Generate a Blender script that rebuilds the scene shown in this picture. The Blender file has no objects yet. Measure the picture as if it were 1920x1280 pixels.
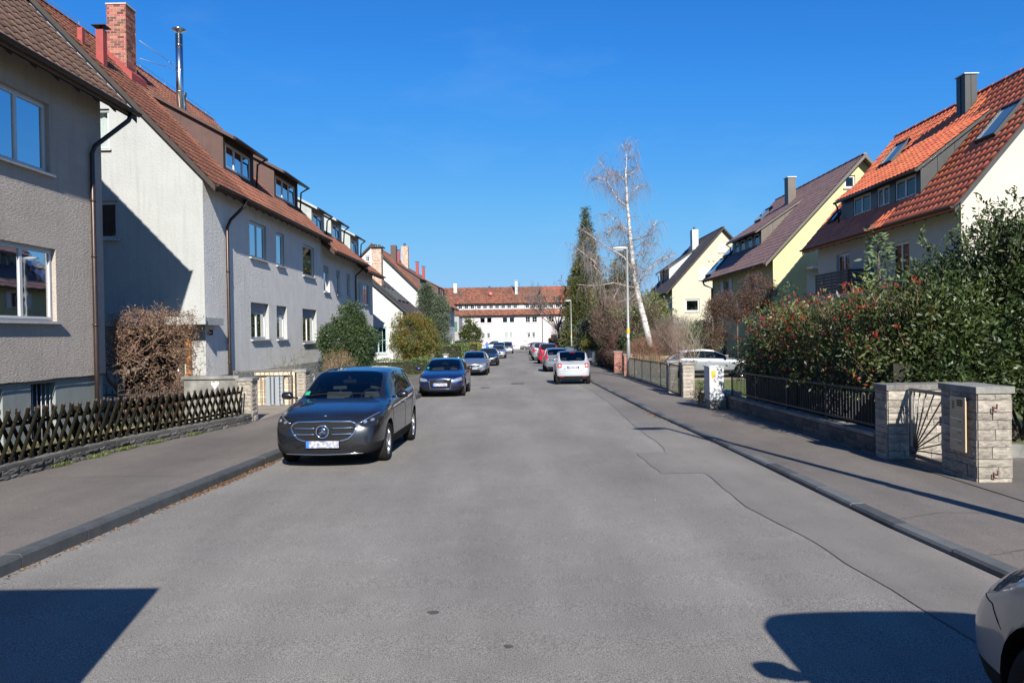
import bpy, bmesh, math, random
import numpy as np
from mathutils import Vector, Matrix, geometry, noise
from mathutils.bvhtree import BVHTree

R = math.radians
rng = random.Random(7)
nrng = np.random.RandomState(11)
SC = bpy.context.scene
COL = SC.collection

# ------------------------------------------------------------------ camera, sky, sun
FPX = 1450.0
EYE = Vector((0, 0, 1.95))
yaw, pit, rol = math.atan(15 / FPX), math.atan(15 / FPX), R(0.9)
FWD = Vector((-math.sin(yaw) * math.cos(pit), math.cos(yaw) * math.cos(pit), -math.sin(pit)))
r0 = FWD.cross(Vector((0, 0, 1))).normalized()
u0 = r0.cross(FWD)
RGT = math.cos(rol) * r0 - math.sin(rol) * u0
UPV = math.cos(rol) * u0 + math.sin(rol) * r0
cam = bpy.data.cameras.new('camera')
cam.lens = FPX / 1920 * 36
cam.sensor_width = 36
cam.clip_start = 0.05
cam.clip_end = 3000
camo = bpy.data.objects.new('camera', cam)
COL.objects.link(camo)
M = Matrix.Identity(4)
for i in range(3):
    M[i][0], M[i][1], M[i][2], M[i][3] = RGT[i], UPV[i], -FWD[i], EYE[i]
camo.matrix_world = M
SC.camera = camo

SUN_EL = R(31.5)
SUN_DIR = Vector((0.20, -0.98, 0)).normalized()          # horizontal direction TOWARDS the sun
world = bpy.data.worlds.new('World')
SC.world = world
world.use_nodes = True
nt = world.node_tree
bg = nt.nodes['Background']
sky = nt.nodes.new('ShaderNodeTexSky')
sky.sky_type = 'NISHITA'
sky.sun_disc = False
sky.sun_elevation = SUN_EL
sky.sun_rotation = math.atan2(SUN_DIR.x, SUN_DIR.y)
sky.altitude = 300
sky.air_density = 1.0
sky.dust_density = 0.3
sky.ozone_density = 2.5
EXPO = 0.95
# the clear deep blue of the photograph: tone curves over the physical sky
sc1 = nt.nodes.new('ShaderNodeVectorMath'); sc1.operation = 'SCALE'; sc1.inputs['Scale'].default_value = 0.05
cv = nt.nodes.new('ShaderNodeRGBCurve')
CV = [[(0, 0), (.076, .036), (.095, .053), (.138, .102), (.188, .165), (.287, .265), (.43, .34), (1, .42)],
      [(0, 0), (.133, .255), (.162, .315), (.227, .42), (.296, .52), (.402, .60), (.55, .64), (1, .68)],
      [(0, 0), (.231, .80), (.275, .90), (.352, .96), (.45, .98), (1, .98)]]
for ci in range(3):
    c_ = cv.mapping.curves[ci]
    c_.points[0].location = CV[ci][0]; c_.points[1].location = CV[ci][-1]
    for q_ in CV[ci][1:-1]: c_.points.new(*q_)
    for q_ in c_.points: q_.handle_type = 'AUTO_CLAMPED'
cv.mapping.update()
hs = nt.nodes.new('ShaderNodeVectorMath'); hs.operation = 'SCALE'; hs.inputs['Scale'].default_value = 0.95 / 2 ** EXPO / 0.1
# a few faint wisps of cirrus
tc = nt.nodes.new('ShaderNodeTexCoord')
mp = nt.nodes.new('ShaderNodeMapping')
mp.inputs['Scale'].default_value = (3, 3, 9)
no = nt.nodes.new('ShaderNodeTexNoise')
no.inputs['Scale'].default_value = 1.6
no.inputs['Detail'].default_value = 7
no.inputs['Roughness'].default_value = 0.6
rp = nt.nodes.new('ShaderNodeValToRGB')
rp.color_ramp.elements[0].position = 0.56
rp.color_ramp.elements[0].color = (0, 0, 0, 1)
rp.color_ramp.elements[1].position = 0.9
rp.color_ramp.elements[1].color = (0.05, 0.05, 0.05, 1)
mx = nt.nodes.new('ShaderNodeMix')
mx.data_type = 'RGBA'
mx.inputs[7].default_value = (5, 6, 6.6, 1)
nt.links.new(tc.outputs['Generated'], mp.inputs[0])
nt.links.new(mp.outputs[0], no.inputs['Vector'])
nt.links.new(no.outputs[0], rp.inputs[0])
nt.links.new(rp.outputs[0], mx.inputs[0])
nt.links.new(sky.outputs[0], sc1.inputs[0])
nt.links.new(sc1.outputs[0], cv.inputs[1])
nt.links.new(cv.outputs[0], hs.inputs[0])
nt.links.new(hs.outputs[0], mx.inputs[6])
nt.links.new(mx.outputs[2], bg.inputs[0])
bg.inputs[1].default_value = 0.1

sun = bpy.data.lights.new('sun', 'SUN')
sun.energy = 5.0
sun.angle = R(0.53)
sun.color = (1.0, 0.95, 0.87)
suno = bpy.data.objects.new('sun', sun)
COL.objects.link(suno)
sd = Vector((SUN_DIR.x * math.cos(SUN_EL), SUN_DIR.y * math.cos(SUN_EL), math.sin(SUN_EL)))
suno.rotation_euler = sd.to_track_quat('Z', 'Y').to_euler()
suno.location = (0, 0, 30)
vs = SC.view_settings
vs.view_transform = 'Standard'
vs.look = 'None'
vs.exposure = EXPO
vs.gamma = 1.0
vs.use_curve_mapping = False
SC.cycles.max_bounces = 6
SC.cycles.transparent_max_bounces = 12

# ------------------------------------------------------------------ helpers
def gz(y):
    return -0.0125 * y if y < 36 else -0.45 - 0.0065 * (min(y, 160) - 36)

def proj(p):
    v = Vector(p) - EYE
    w = v.dot(FWD)
    if w < 0.1:
        return None
    return 960 + FPX * v.dot(RGT) / w, 640 - FPX * v.dot(UPV) / w, w

def interp(pts, x):
    if x <= pts[0][0]:
        return pts[0][1]
    for (a, b), (c, d) in zip(pts, pts[1:]):
        if x <= c:
            return b + (d - b) * (x - a) / (c - a)
    return pts[-1][1]

WL = {}                                                     # world origin of each object

def tag(o, label=None, cat=None, group=None, kind=None):
    if label: o['label'] = label
    if cat: o['category'] = cat
    if group: o['group'] = group
    if kind: o['kind'] = kind
    return o

def thing(name, loc, label, cat, group=None, rotz=0):
    o = bpy.data.objects.new(name, None)
    COL.objects.link(o)
    o.location = loc
    o.rotation_euler = (0, 0, rotz)
    o.empty_display_size = 0.3
    WL[o] = Vector(loc) if rotz == 0 else Vector((0, 0, 0))
    return tag(o, label, cat, group)

def link_mesh(name, me, parent=None, origin=None):
    o = bpy.data.objects.new(name, me)
    COL.objects.link(o)
    if parent is not None:
        o.parent = parent
        WL[o] = WL[parent]
    else:
        WL[o] = Vector(origin) if origin is not None else Vector((0, 0, 0))
        o.location = WL[o]
    return o

class MB:
    def __init__(s):
        s.v, s.f, s.m, s.sm = [], [], [], []
    def add(s, vs_, fs, mi=0, smooth=False):
        b = len(s.v)
        s.v.extend([tuple(p) for p in vs_])
        for f in fs:
            s.f.append(tuple(b + i for i in f))
            s.m.append(mi)
            s.sm.append(smooth)
    def box(s, a, b, mi=0):
        x0, y0, z0 = min(a[0], b[0]), min(a[1], b[1]), min(a[2], b[2])
        x1, y1, z1 = max(a[0], b[0]), max(a[1], b[1]), max(a[2], b[2])
        s.add([(x0, y0, z0), (x1, y0, z0), (x1, y1, z0), (x0, y1, z0), (x0, y0, z1), (x1, y0, z1), (x1, y1, z1), (x0, y1, z1)],
              [(0, 3, 2, 1), (4, 5, 6, 7), (0, 1, 5, 4), (1, 2, 6, 5), (2, 3, 7, 6), (3, 0, 4, 7)], mi)
    def obox(s, o, ax, ay, az, mi=0):
        o, ax, ay, az = Vector(o), Vector(ax), Vector(ay), Vector(az)
        p = [o, o + ax, o + ax + ay, o + ay]
        s.add(p + [q + az for q in p], [(0, 3, 2, 1), (4, 5, 6, 7), (0, 1, 5, 4), (1, 2, 6, 5), (2, 3, 7, 6), (3, 0, 4, 7)], mi)
    def prism(s, poly, ext, mi=0):
        poly = [Vector(p) for p in poly]
        n = len(poly)
        e = Vector(ext)
        s.add(poly + [p + e for p in poly],
              [tuple(range(n - 1, -1, -1)), tuple(range(n, 2 * n))] + [(i, (i + 1) % n, n + (i + 1) % n, n + i) for i in range(n)], mi)
    def tube(s, pts, rad, n=8, mi=0, cap=True, smooth=True):
        pts = [Vector(p) for p in pts]
        if not hasattr(rad, '__len__'):
            rad = [rad] * len(pts)
        b = len(s.v)
        up = None
        for i, p in enumerate(pts):
            d = (pts[min(i + 1, len(pts) - 1)] - pts[max(i - 1, 0)])
            if d.length < 1e-9: d = Vector((0, 0, 1))
            d.normalize()
            if up is None:
                up = Vector((0, 0, 1)) if abs(d.z) < 0.9 else Vector((1, 0, 0))
            a = d.cross(up)
            if a.length < 1e-5: a = d.cross(Vector((0, 1, 0)))
            a.normalize()
            up = a.cross(d)
            for k in range(n):
                t = 2 * math.pi * k / n
                s.v.append(tuple(p + a * (math.cos(t) * rad[i]) + up * (math.sin(t) * rad[i])))
        for i in range(len(pts) - 1):
            for k in range(n):
                s.f.append((b + i * n + k, b + i * n + (k + 1) % n, b + (i + 1) * n + (k + 1) % n, b + (i + 1) * n + k))
                s.m.append(mi); s.sm.append(smooth)
        if cap:
            s.f.append(tuple(b + k for k in range(n - 1, -1, -1))); s.m.append(mi); s.sm.append(False)
            e = b + (len(pts) - 1) * n
            s.f.append(tuple(e + k for k in range(n))); s.m.append(mi); s.sm.append(False)
    def lathe(s, prof, n=24, axis='z', c=(0, 0, 0), mi=0, smooth=True):
        b = len(s.v)
        for (r, h) in prof:
            for k in range(n):
                t = 2 * math.pi * k / n
                a, d = r * math.cos(t), r * math.sin(t)
                if axis == 'z': q = (a, d, h)
                elif axis == 'x': q = (h, a, d)
                else: q = (d, h, a)
                s.v.append((q[0] + c[0], q[1] + c[1], q[2] + c[2]))
        for i in range(len(prof) - 1):
            for k in range(n):
                s.f.append((b + i * n + k, b + i * n + (k + 1) % n, b + (i + 1) * n + (k + 1) % n, b + (i + 1) * n + k))
                s.m.append(mi); s.sm.append(smooth)
    def grid(s, rows, mi=0, smooth=True, close=False):
        b = len(s.v)
        n = len(rows[0])
        for r_ in rows:
            s.v.extend([tuple(p) for p in r_])
        for i in range(len(rows) - 1):
            for k in range(n - 1):
                s.f.append((b + i * n + k, b + i * n + k + 1, b + (i + 1) * n + k + 1, b + (i + 1) * n + k))
                s.m.append(mi); s.sm.append(smooth)
    def mesh(s, name, mats, org=(0, 0, 0)):
        me = bpy.data.meshes.new(name)
        if org != (0, 0, 0):
            a = np.array(s.v, dtype=float).reshape(-1, 3) - np.array(org)
            vv = a.tolist()
        else:
            vv = s.v
        me.from_pydata(vv, [], s.f)
        for m in (mats if isinstance(mats, (list, tuple)) else [mats]):
            me.materials.append(m)
        me.polygons.foreach_set('material_index', s.m)
        me.polygons.foreach_set('use_smooth', s.sm)
        me.update()
        return me
    def build(s, name, mats, parent=None, origin=None, bevel=0, fix=False):
        org = WL[parent] if parent is not None else (Vector(origin) if origin is not None else Vector((0, 0, 0)))
        me = s.mesh(name, mats, tuple(org))
        if fix or bevel:
            bm = bmesh.new(); bm.from_mesh(me)
            if fix:
                bmesh.ops.remove_doubles(bm, verts=bm.verts, dist=1e-5)
                bmesh.ops.recalc_face_normals(bm, faces=bm.faces)
            if bevel:
                bmesh.ops.bevel(bm, geom=[e for e in bm.edges if len(e.link_faces) == 2 and e.calc_face_angle(0) > 0.5],
                                offset=bevel, segments=2, profile=0.6, affect='EDGES', clamp_overlap=True)
            bm.to_mesh(me); bm.free()
        return link_mesh(name, me, parent, origin)

def pieces(parent, name, me, mats4, limit=300, rest=None, rest_label=None, up=None):
    """alike pieces sharing one mesh: those that show largest become objects, the remainder one joined part"""
    sc = []
    for i, m in enumerate(mats4):
        p = proj(m.translation)
        if p is None or not (-80 < p[0] < 2000 and -80 < p[1] < 1360):
            sc.append((1e6 + i, i))
        else:
            sc.append((p[2], i))
    sc.sort()
    first = [i for s_, i in sc[:limit] if s_ < 1e6]
    fs = set(first)
    mes = me if isinstance(me, list) else [me]
    org = WL[parent]
    T = Matrix.Translation(-org)
    for i in first:
        o = bpy.data.objects.new(name, mes[i % len(mes)])
        COL.objects.link(o)
        o.parent = parent
        o.matrix_local = T @ mats4[i]
        WL[o] = org
    left = [i for i in range(len(mats4)) if i not in fs]
    if left and rest:
        V, F, MI, off = [], [], [], 0
        cache = []
        for q in mes:
            a = np.empty(len(q.vertices) * 3); q.vertices.foreach_get('co', a)
            cache.append((a.reshape(-1, 3), [tuple(p.vertices) for p in q.polygons], [p.material_index for p in q.polygons]))
        for i in left:
            a, fcs, mi = cache[i % len(mes)]
            m = np.array(T @ mats4[i])
            V.append(a @ m[:3, :3].T + m[:3, 3])
            F.extend([tuple(k + off for k in f) for f in fcs]); MI.extend(mi)
            off += len(a)
        nm = bpy.data.meshes.new(rest)
        nm.from_pydata(np.concatenate(V).tolist(), [], F)
        for m in mes[0].materials: nm.materials.append(m)
        nm.polygons.foreach_set('material_index', MI)
        nm.update()
        o = link_mesh(rest, nm, parent)
        o['kind'] = 'stuff'
        return o

# ------------------------------------------------------------------ materials
MATS = {}
def mat(name, col, rough=0.8, metal=0.0, var=0.0, vscale=3.0, bump=0.0, bscale=40.0, coat=0.0, col2=None, island=0.0,
        spec=0.5, detail=5.0, fine=0.0, fscale=200.0, stretch=None, objrand=False, streak=0.0, bdist=0.01, alpha=None, backdark=False, flake=0.0):
    if name in MATS:
        return MATS[name]
    col = tuple(c * (0.84 if metal < .8 else 1) for c in col)
    if col2: col2 = tuple(c * 0.84 for c in col2)
    m = bpy.data.materials.new(name)
    m.use_nodes = True
    n, l = m.node_tree.nodes, m.node_tree.links
    b = n['Principled BSDF']
    b.inputs['Roughness'].default_value = rough
    b.inputs['Metallic'].default_value = metal
    b.inputs['Specular IOR Level'].default_value = spec
    b.inputs['Coat Weight'].default_value = coat
    b.inputs['Coat Roughness'].default_value = 0.03
    tc = n.new('ShaderNodeTexCoord')
    vec = tc.outputs['Object']
    if stretch:
        mp = n.new('ShaderNodeMapping'); mp.inputs['Scale'].default_value = stretch
        l.new(vec, mp.inputs[0]); vec = mp.outputs[0]
    def rgb(c):
        q = n.new('ShaderNodeRGB'); q.outputs[0].default_value = (*c, 1); return q.outputs[0]
    def nz(scale, det=detail, ro=0.6):
        q = n.new('ShaderNodeTexNoise'); q.inputs['Scale'].default_value = scale
        q.inputs['Detail'].default_value = det; q.inputs['Roughness'].default_value = ro
        l.new(vec, q.inputs['Vector']); return q.outputs[0]
    def mixc(fac, a, c, typ='MIX'):
        q = n.new('ShaderNodeMix'); q.data_type = 'RGBA'; q.blend_type = typ
        if hasattr(fac, 'node'): l.new(fac, q.inputs[0])
        else: q.inputs[0].default_value = fac
        l.new(a, q.inputs[6]); l.new(c, q.inputs[7]); return q.outputs[2]
    def ramp(v, lo, hi):
        q = n.new('ShaderNodeMapRange'); q.inputs[1].default_value = lo; q.inputs[2].default_value = hi
        l.new(v, q.inputs[0]); return q.outputs[0]
    c = rgb(col)
    if var or col2:
        c2 = rgb(col2 if col2 else tuple(x * (1 - var) for x in col))
        c = mixc(ramp(nz(vscale), 0.35, 0.68), c, c2)
    if streak:
        mp2 = n.new('ShaderNodeMapping'); mp2.inputs['Scale'].default_value = (6, 6, 0.5)
        l.new(tc.outputs['Object'], mp2.inputs[0])
        q = n.new('ShaderNodeTexNoise'); q.inputs['Scale'].default_value = 1.0; q.inputs['Detail'].default_value = 6
        l.new(mp2.outputs[0], q.inputs['Vector'])
        mm = n.new('ShaderNodeMath'); mm.operation = 'MULTIPLY'; mm.inputs[1].default_value = streak
        l.new(ramp(q.outputs[0], 0.5, 0.8), mm.inputs[0])
        c = mixc(mm.outputs[0], c, rgb(tuple(x * 0.45 for x in col)))
    if fine:
        q = n.new('ShaderNodeTexNoise'); q.inputs['Scale'].default_value = fscale; q.inputs['Detail'].default_value = 2
        l.new(vec, q.inputs['Vector'])
        v = ramp(q.outputs[0], 0.3, 0.7)
        mm = n.new('ShaderNodeMapRange'); mm.inputs[3].default_value = 1 - fine; mm.inputs[4].default_value = 1 + fine
        l.new(v, mm.inputs[0])
        hv = n.new('ShaderNodeHueSaturation'); l.new(mm.outputs[0], hv.inputs['Value']); l.new(c, hv.inputs['Color']); c = hv.outputs[0]
    if island:
        g = n.new('ShaderNodeNewGeometry')
        src = g.outputs['Random Per Island']
        if objrand:
            oi = n.new('ShaderNodeObjectInfo')
            ad = n.new('ShaderNodeMath'); ad.operation = 'ADD'; l.new(src, ad.inputs[0]); l.new(oi.outputs['Random'], ad.inputs[1])
            fr = n.new('ShaderNodeMath'); fr.operation = 'FRACT'; l.new(ad.outputs[0], fr.inputs[0]); src = fr.outputs[0]
        mm = n.new('ShaderNodeMapRange'); mm.inputs[3].default_value = 1 - island; mm.inputs[4].default_value = 1 + island
        l.new(src, mm.inputs[0])
        hv = n.new('ShaderNodeHueSaturation'); l.new(mm.outputs[0], hv.inputs['Value']); l.new(c, hv.inputs['Color'])
        hh = n.new('ShaderNodeMapRange'); hh.inputs[3].default_value = 0.5 - island * 0.035; hh.inputs[4].default_value = 0.5 + island * 0.035
        q7 = n.new('ShaderNodeMath'); q7.operation = 'MULTIPLY'; q7.inputs[1].default_value = 7.13; l.new(src, q7.inputs[0])
        q8 = n.new('ShaderNodeMath'); q8.operation = 'FRACT'; l.new(q7.outputs[0], q8.inputs[0])
        l.new(q8.outputs[0], hh.inputs[0]); l.new(hh.outputs[0], hv.inputs['Hue'])
        c = hv.outputs[0]
    if backdark:
        g = n.new('ShaderNodeNewGeometry')
        c = mixc(g.outputs['Backfacing'], c, rgb((0.012, 0.012, 0.013)))
    l.new(c, b.inputs['Base Color'])
    if flake:
        q = n.new('ShaderNodeTexVoronoi'); q.inputs['Scale'].default_value = 900
        l.new(tc.outputs['Object'], q.inputs['Vector'])
        nm_ = n.new('ShaderNodeMapRange'); nm_.inputs[3].default_value = rough; nm_.inputs[4].default_value = rough + flake
        l.new(q.outputs[0], nm_.inputs[0]); l.new(nm_.outputs[0], b.inputs['Roughness'])
    if bump:
        bp = n.new('ShaderNodeBump'); bp.inputs['Strength'].default_value = bump; bp.inputs['Distance'].default_value = bdist
        l.new(nz(bscale, 6, 0.65), bp.inputs['Height']); l.new(bp.outputs[0], b.inputs['Normal'])
    MATS[name] = m
    return m

def leafmat(name, col, col2, rough=0.5, trans=0.25, island=0.35, vscale=1.2):
    m = mat(name, col, rough, col2=col2, vscale=vscale, island=island)
    n, l = m.node_tree.nodes, m.node_tree.links
    b = n['Principled BSDF']; out = n['Material Output']
    src = b.inputs['Base Color'].links[0].from_socket
    t = n.new('ShaderNodeBsdfTranslucent'); l.new(src, t.inputs[0])
    mx = n.new('ShaderNodeMixShader'); mx.inputs[0].default_value = trans
    l.new(b.outputs[0], mx.inputs[1]); l.new(t.outputs[0], mx.inputs[2]); l.new(mx.outputs[0], out.inputs[0])
    return m

def glassmat(name, tint=(0.35, 0.42, 0.42), refl=0.06, rough=0.02, wav=0.0, gl=1.0):
    m = bpy.data.materials.new(name); m.use_nodes = True
    n, l = m.node_tree.nodes, m.node_tree.links
    n.remove(n['Principled BSDF']); out = n['Material Output']
    t = n.new('ShaderNodeBsdfTransparent'); t.inputs[0].default_value = (*tint, 1)
    g = n.new('ShaderNodeBsdfGlossy'); g.inputs['Roughness'].default_value = rough; g.inputs[0].default_value = (0.95 * gl, 0.97 * gl, gl, 1)
    f = n.new('ShaderNodeFresnel'); f.inputs[0].default_value = 1.5
    a = n.new('ShaderNodeMath'); a.operation = 'MULTIPLY_ADD'; a.inputs[1].default_value = 1.15; a.inputs[2].default_value = refl; a.use_clamp = True
    l.new(f.outputs[0], a.inputs[0])
    mx = n.new('ShaderNodeMixShader'); l.new(a.outputs[0], mx.inputs[0]); l.new(t.outputs[0], mx.inputs[1]); l.new(g.outputs[0], mx.inputs[2])
    if wav:
        tc = n.new('ShaderNodeTexCoord'); q = n.new('ShaderNodeTexNoise'); q.inputs['Scale'].default_value = 2.2
        l.new(tc.outputs['Object'], q.inputs['Vector'])
        bp = n.new('ShaderNodeBump'); bp.inputs['Strength'].default_value = wav; bp.inputs['Distance'].default_value = 0.02
        l.new(q.outputs[0], bp.inputs['Height']); l.new(bp.outputs[0], g.inputs['Normal'])
    l.new(mx.outputs[0], out.inputs[0])
    MATS[name] = m
    return m

def asphalt(name, col, patch, speck=0.5, cracks=False, spk=260):
    m = mat(name, col, 0.9, spec=0.25)
    n, l = m.node_tree.nodes, m.node_tree.links
    b = n['Principled BSDF']
    for k in list(b.inputs['Base Color'].links): l.remove(k)
    tc = n.new('ShaderNodeTexCoord'); vec = tc.outputs['Object']
    def nz(s, d=4, r_=0.6, v=vec):
        q = n.new('ShaderNodeTexNoise'); q.inputs['Scale'].default_value = s; q.inputs['Detail'].default_value = d; q.inputs['Roughness'].default_value = r_
        l.new(v, q.inputs['Vector']); return q.outputs[0]
    def mr(v, a, b_, c, d):
        q = n.new('ShaderNodeMapRange')
        for i, x in enumerate((a, b_, c, d)): q.inputs[i + 1].default_value = x
        l.new(v, q.inputs[0]); return q.outputs[0]
    def mul(a, b_):
        q = n.new('ShaderNodeMath'); q.operation = 'MULTIPLY'; l.new(a, q.inputs[0]); l.new(b_, q.inputs[1]); return q.outputs[0]
    mp = n.new('ShaderNodeMapping'); mp.inputs['Scale'].default_value = (1.0, 0.16, 1); l.new(vec, mp.inputs[0])
    v = mr(nz(0.7, 5, 0.6, mp.outputs[0]), 0.3, 0.7, 0.76, 1.14)      # streaks along the driving direction
    v = mul(v, mr(nz(0.35, 6, 0.65), 0.3, 0.7, 0.88, 1.08))
    v = mul(v, mr(nz(3.5, 6, 0.7), 0.3, 0.75, 0.93, 1.06))
    v = mul(v, mr(nz(spk, 2, 0.8), 0.32, 0.7, 1 - speck * 0.75, 1 + speck))
    q = n.new('ShaderNodeTexVoronoi'); q.inputs['Scale'].default_value = 90; l.new(vec, q.inputs['Vector'])
    v = mul(v, mr(q.outputs[0], 0.0, 0.22, 1.45, 1.0))                 # pale chippings
    if cracks:
        w = n.new('ShaderNodeTexVoronoi'); w.feature = 'DISTANCE_TO_EDGE'; w.inputs['Scale'].default_value = 0.22
        wv = n.new('ShaderNodeMix'); wv.data_type = 'RGBA'; wv.inputs[0].default_value = 0.12
        qn = n.new('ShaderNodeTexNoise'); qn.inputs['Scale'].default_value = 3; qn.inputs['Detail'].default_value = 5; l.new(vec, qn.inputs['Vector'])
        l.new(vec, wv.inputs[6]); l.new(qn.outputs[1], wv.inputs[7]); l.new(wv.outputs[2], w.inputs['Vector'])
        brk = mr(nz(0.5, 3), 0.52, 0.58, 0, 1)
        line = mr(w.outputs[0], 0.0, 0.0035, 1, 0)
        cm = mul(line, brk)
        v = mul(v, mr(cm, 0, 1, 1, 0.6))
    hv = n.new('ShaderNodeMix'); hv.data_type = 'RGBA'
    hv.inputs[6].default_value = (*[c * .84 for c in col], 1); hv.inputs[7].default_value = (*[c * .84 for c in patch], 1)
    l.new(mr(nz(0.25, 4), 0.4, 0.62, 0, 1), hv.inputs[0])
    sc = n.new('ShaderNodeVectorMath'); sc.operation = 'SCALE'
    l.new(hv.outputs[2], sc.inputs[0]); l.new(v, sc.inputs['Scale']); l.new(sc.outputs[0], b.inputs['Base Color'])
    bp = n.new('ShaderNodeBump'); bp.inputs['Strength'].default_value = 0.5; bp.inputs['Distance'].default_value = 0.006
    l.new(nz(spk * 0.7, 3, 0.7), bp.inputs['Height']); l.new(bp.outputs[0], b.inputs['Normal'])
    return m

M_road = asphalt('asphalt_road', (0.222, 0.208, 0.186), (0.202, 0.190, 0.172), 0.95, spk=120)
M_patch = asphalt('asphalt_repair', (0.200, 0.184, 0.166), (0.184, 0.170, 0.154), 0.55, False, spk=150)
M_walk = asphalt('asphalt_pavement', (0.168, 0.146, 0.128), (0.145, 0.128, 0.114), 0.75, spk=130)
M_kerb = mat('kerb_basalt', (0.075, 0.08, 0.082), 0.75, var=0.35, vscale=6, bump=0.4, bscale=60, fine=0.2, fscale=120, island=0.15, objrand=True)
M_kerbl = mat('kerb_granite', (0.125, 0.13, 0.13), 0.8, var=0.3, vscale=2, bump=0.4, bscale=60, fine=0.25, fscale=120, island=0.12, objrand=True)
M_soil = mat('garden_soil', (0.10, 0.085, 0.055), 0.95, col2=(0.07, 0.10, 0.03), vscale=1.3, bump=1, bscale=20, fine=0.3, fscale=60, bdist=0.03)
M_lawn = mat('lawn', (0.11, 0.15, 0.035), 0.9, col2=(0.16, 0.17, 0.06), vscale=2.5, bump=1, bscale=60, fine=0.35, fscale=90, bdist=0.02)
M_drive = mat('driveway_gravel', (0.30, 0.25, 0.19), 0.9, var=0.3, vscale=2, bump=0.6, bscale=90, fine=0.25, fscale=150)
M_stuccoA = mat('stucco_taupe', (0.52, 0.455, 0.395), 0.9, var=0.12, vscale=1.2, bump=1.0, bscale=24, stretch=(1, 0.45, 1.6), bdist=0.05, streak=0.35)
M_stuccoW = mat('render_white', (0.39, 0.40, 0.385), 0.9, var=0.09, vscale=1.1, bump=0.7, bscale=14, bdist=0.03, streak=0.3)
M_stuccoG = mat('render_grey_blue', (0.72, 0.695, 0.65), 0.9, var=0.12, vscale=1.2, bump=0.9, bscale=14, bdist=0.03, streak=0.35)
M_white = mat('render_bright_white', (0.56, 0.55, 0.53), 0.85, var=0.05, vscale=1.0, bump=0.3, bscale=20, streak=0.06)
M_red_house = mat('render_cream_white', (0.52, 0.485, 0.42), 0.88, var=0.05, vscale=1.0, bump=0.4, bscale=20, streak=0.06)
M_yellow = mat('render_yellow', (0.54, 0.50, 0.27), 0.88, var=0.05, vscale=1.0, bump=0.4, bscale=20, streak=0.06)
M_cream = mat('render_cream', (0.50, 0.465, 0.355), 0.88, var=0.05, vscale=1.0, bump=0.4, bscale=20, streak=0.06)
M_farwall = mat('render_far_white', (0.52, 0.47, 0.47), 0.88, var=0.05, vscale=0.7, bump=0.3, bscale=10, streak=0.1)
M_plinth = mat('plinth_grey_green', (0.26, 0.29, 0.275), 0.85, var=0.15, vscale=2, bump=0.3, bscale=25, streak=0.25)
M_tile1 = mat('clay_tile_brown', (0.17, 0.095, 0.062), 0.75, col2=(0.115, 0.075, 0.055), vscale=1.1, island=0.22, objrand=True, bump=0.3, bscale=60, fine=0.25, fscale=50)
M_tile2 = mat('clay_tile_redbrown', (0.23, 0.085, 0.048), 0.75, col2=(0.16, 0.07, 0.045), vscale=0.6, island=0.25, objrand=True, bump=0.2, bscale=60, fine=0.2, fscale=50)
M_tile3 = mat('clay_tile_orange', (0.66, 0.17, 0.07), 0.6, island=0.18, objrand=True, var=0.22, vscale=1, fine=0.15, fscale=50)
M_tile4 = mat('concrete_tile_brown', (0.18, 0.115, 0.105), 0.5, island=0.12, objrand=True, var=0.15, vscale=1)
M_tile5 = mat('slate_tile_dark', (0.055, 0.048, 0.05), 0.6, island=0.15, objrand=True, var=0.2, vscale=1)
M_tile6 = mat('clay_tile_far', (0.225, 0.082, 0.048), 0.85, col2=(0.14, 0.062, 0.04), vscale=0.35, island=0.35, objrand=True, fine=0.25, fscale=3)
M_brick = mat('brick_red', (0.36, 0.10, 0.055), 0.85, col2=(0.14, 0.08, 0.075), vscale=4, island=0.6, objrand=True, bump=0.3, bscale=80)
M_brick2 = mat('brick_pale', (0.42, 0.24, 0.17), 0.85, col2=(0.55, 0.42, 0.34), vscale=4, island=0.35, objrand=True, bump=0.3, bscale=80)
M_mortar = mat('mortar', (0.46, 0.43, 0.39), 0.9, var=0.1, vscale=6)
M_stone = mat('travertine_block', (0.50, 0.44, 0.355), 0.85, col2=(0.24, 0.215, 0.185), vscale=3.5, island=0.2, objrand=True, bump=1.0, bscale=16, bdist=0.02, fine=0.12, fscale=40)
M_stoneg = mat('travertine_mossy', (0.22, 0.21, 0.19), 0.9, col2=(0.12, 0.115, 0.105), vscale=3, bump=0.8, bscale=16, fine=0.25, fscale=40, island=0.15, objrand=True, bdist=0.02)
M_stoned = mat('wall_stone_dark', (0.17, 0.16, 0.145), 0.9, col2=(0.09, 0.085, 0.08), vscale=4, bump=1.0, bscale=18, fine=0.25, fscale=40, island=0.35, objrand=True, bdist=0.03)
M_stonet = mat('travertine_tan', (0.58, 0.44, 0.28), 0.85, col2=(0.55, 0.50, 0.42), vscale=2, bump=0.6, bscale=18, island=0.2, objrand=True)
M_joint = mat('stone_joint', (0.20, 0.19, 0.17), 0.95, var=0.2, vscale=10)
M_conc = mat('old_concrete', (0.27, 0.26, 0.235), 0.9, col2=(0.11, 0.11, 0.10), vscale=2.2, bump=0.5, bscale=25, fine=0.15, fscale=60, streak=0.4)
M_larch = mat('fence_wood_dark', (0.020, 0.018, 0.009), 0.95, spec=0.1, col2=(0.011, 0.008, 0.006), vscale=5, fine=0.35, fscale=60, island=0.3, objrand=True, bump=0.6, bscale=60)
M_larchend = mat('fence_wood_endgrain', (0.10, 0.075, 0.06), 0.9, var=0.2, vscale=20)
M_iron = mat('painted_iron_dark', (0.045, 0.047, 0.05), 0.55, var=0.3, vscale=8, metal=0.3)
M_irong = mat('galvanised_grey', (0.33, 0.345, 0.35), 0.5, metal=0.5, var=0.2, vscale=8)
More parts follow.
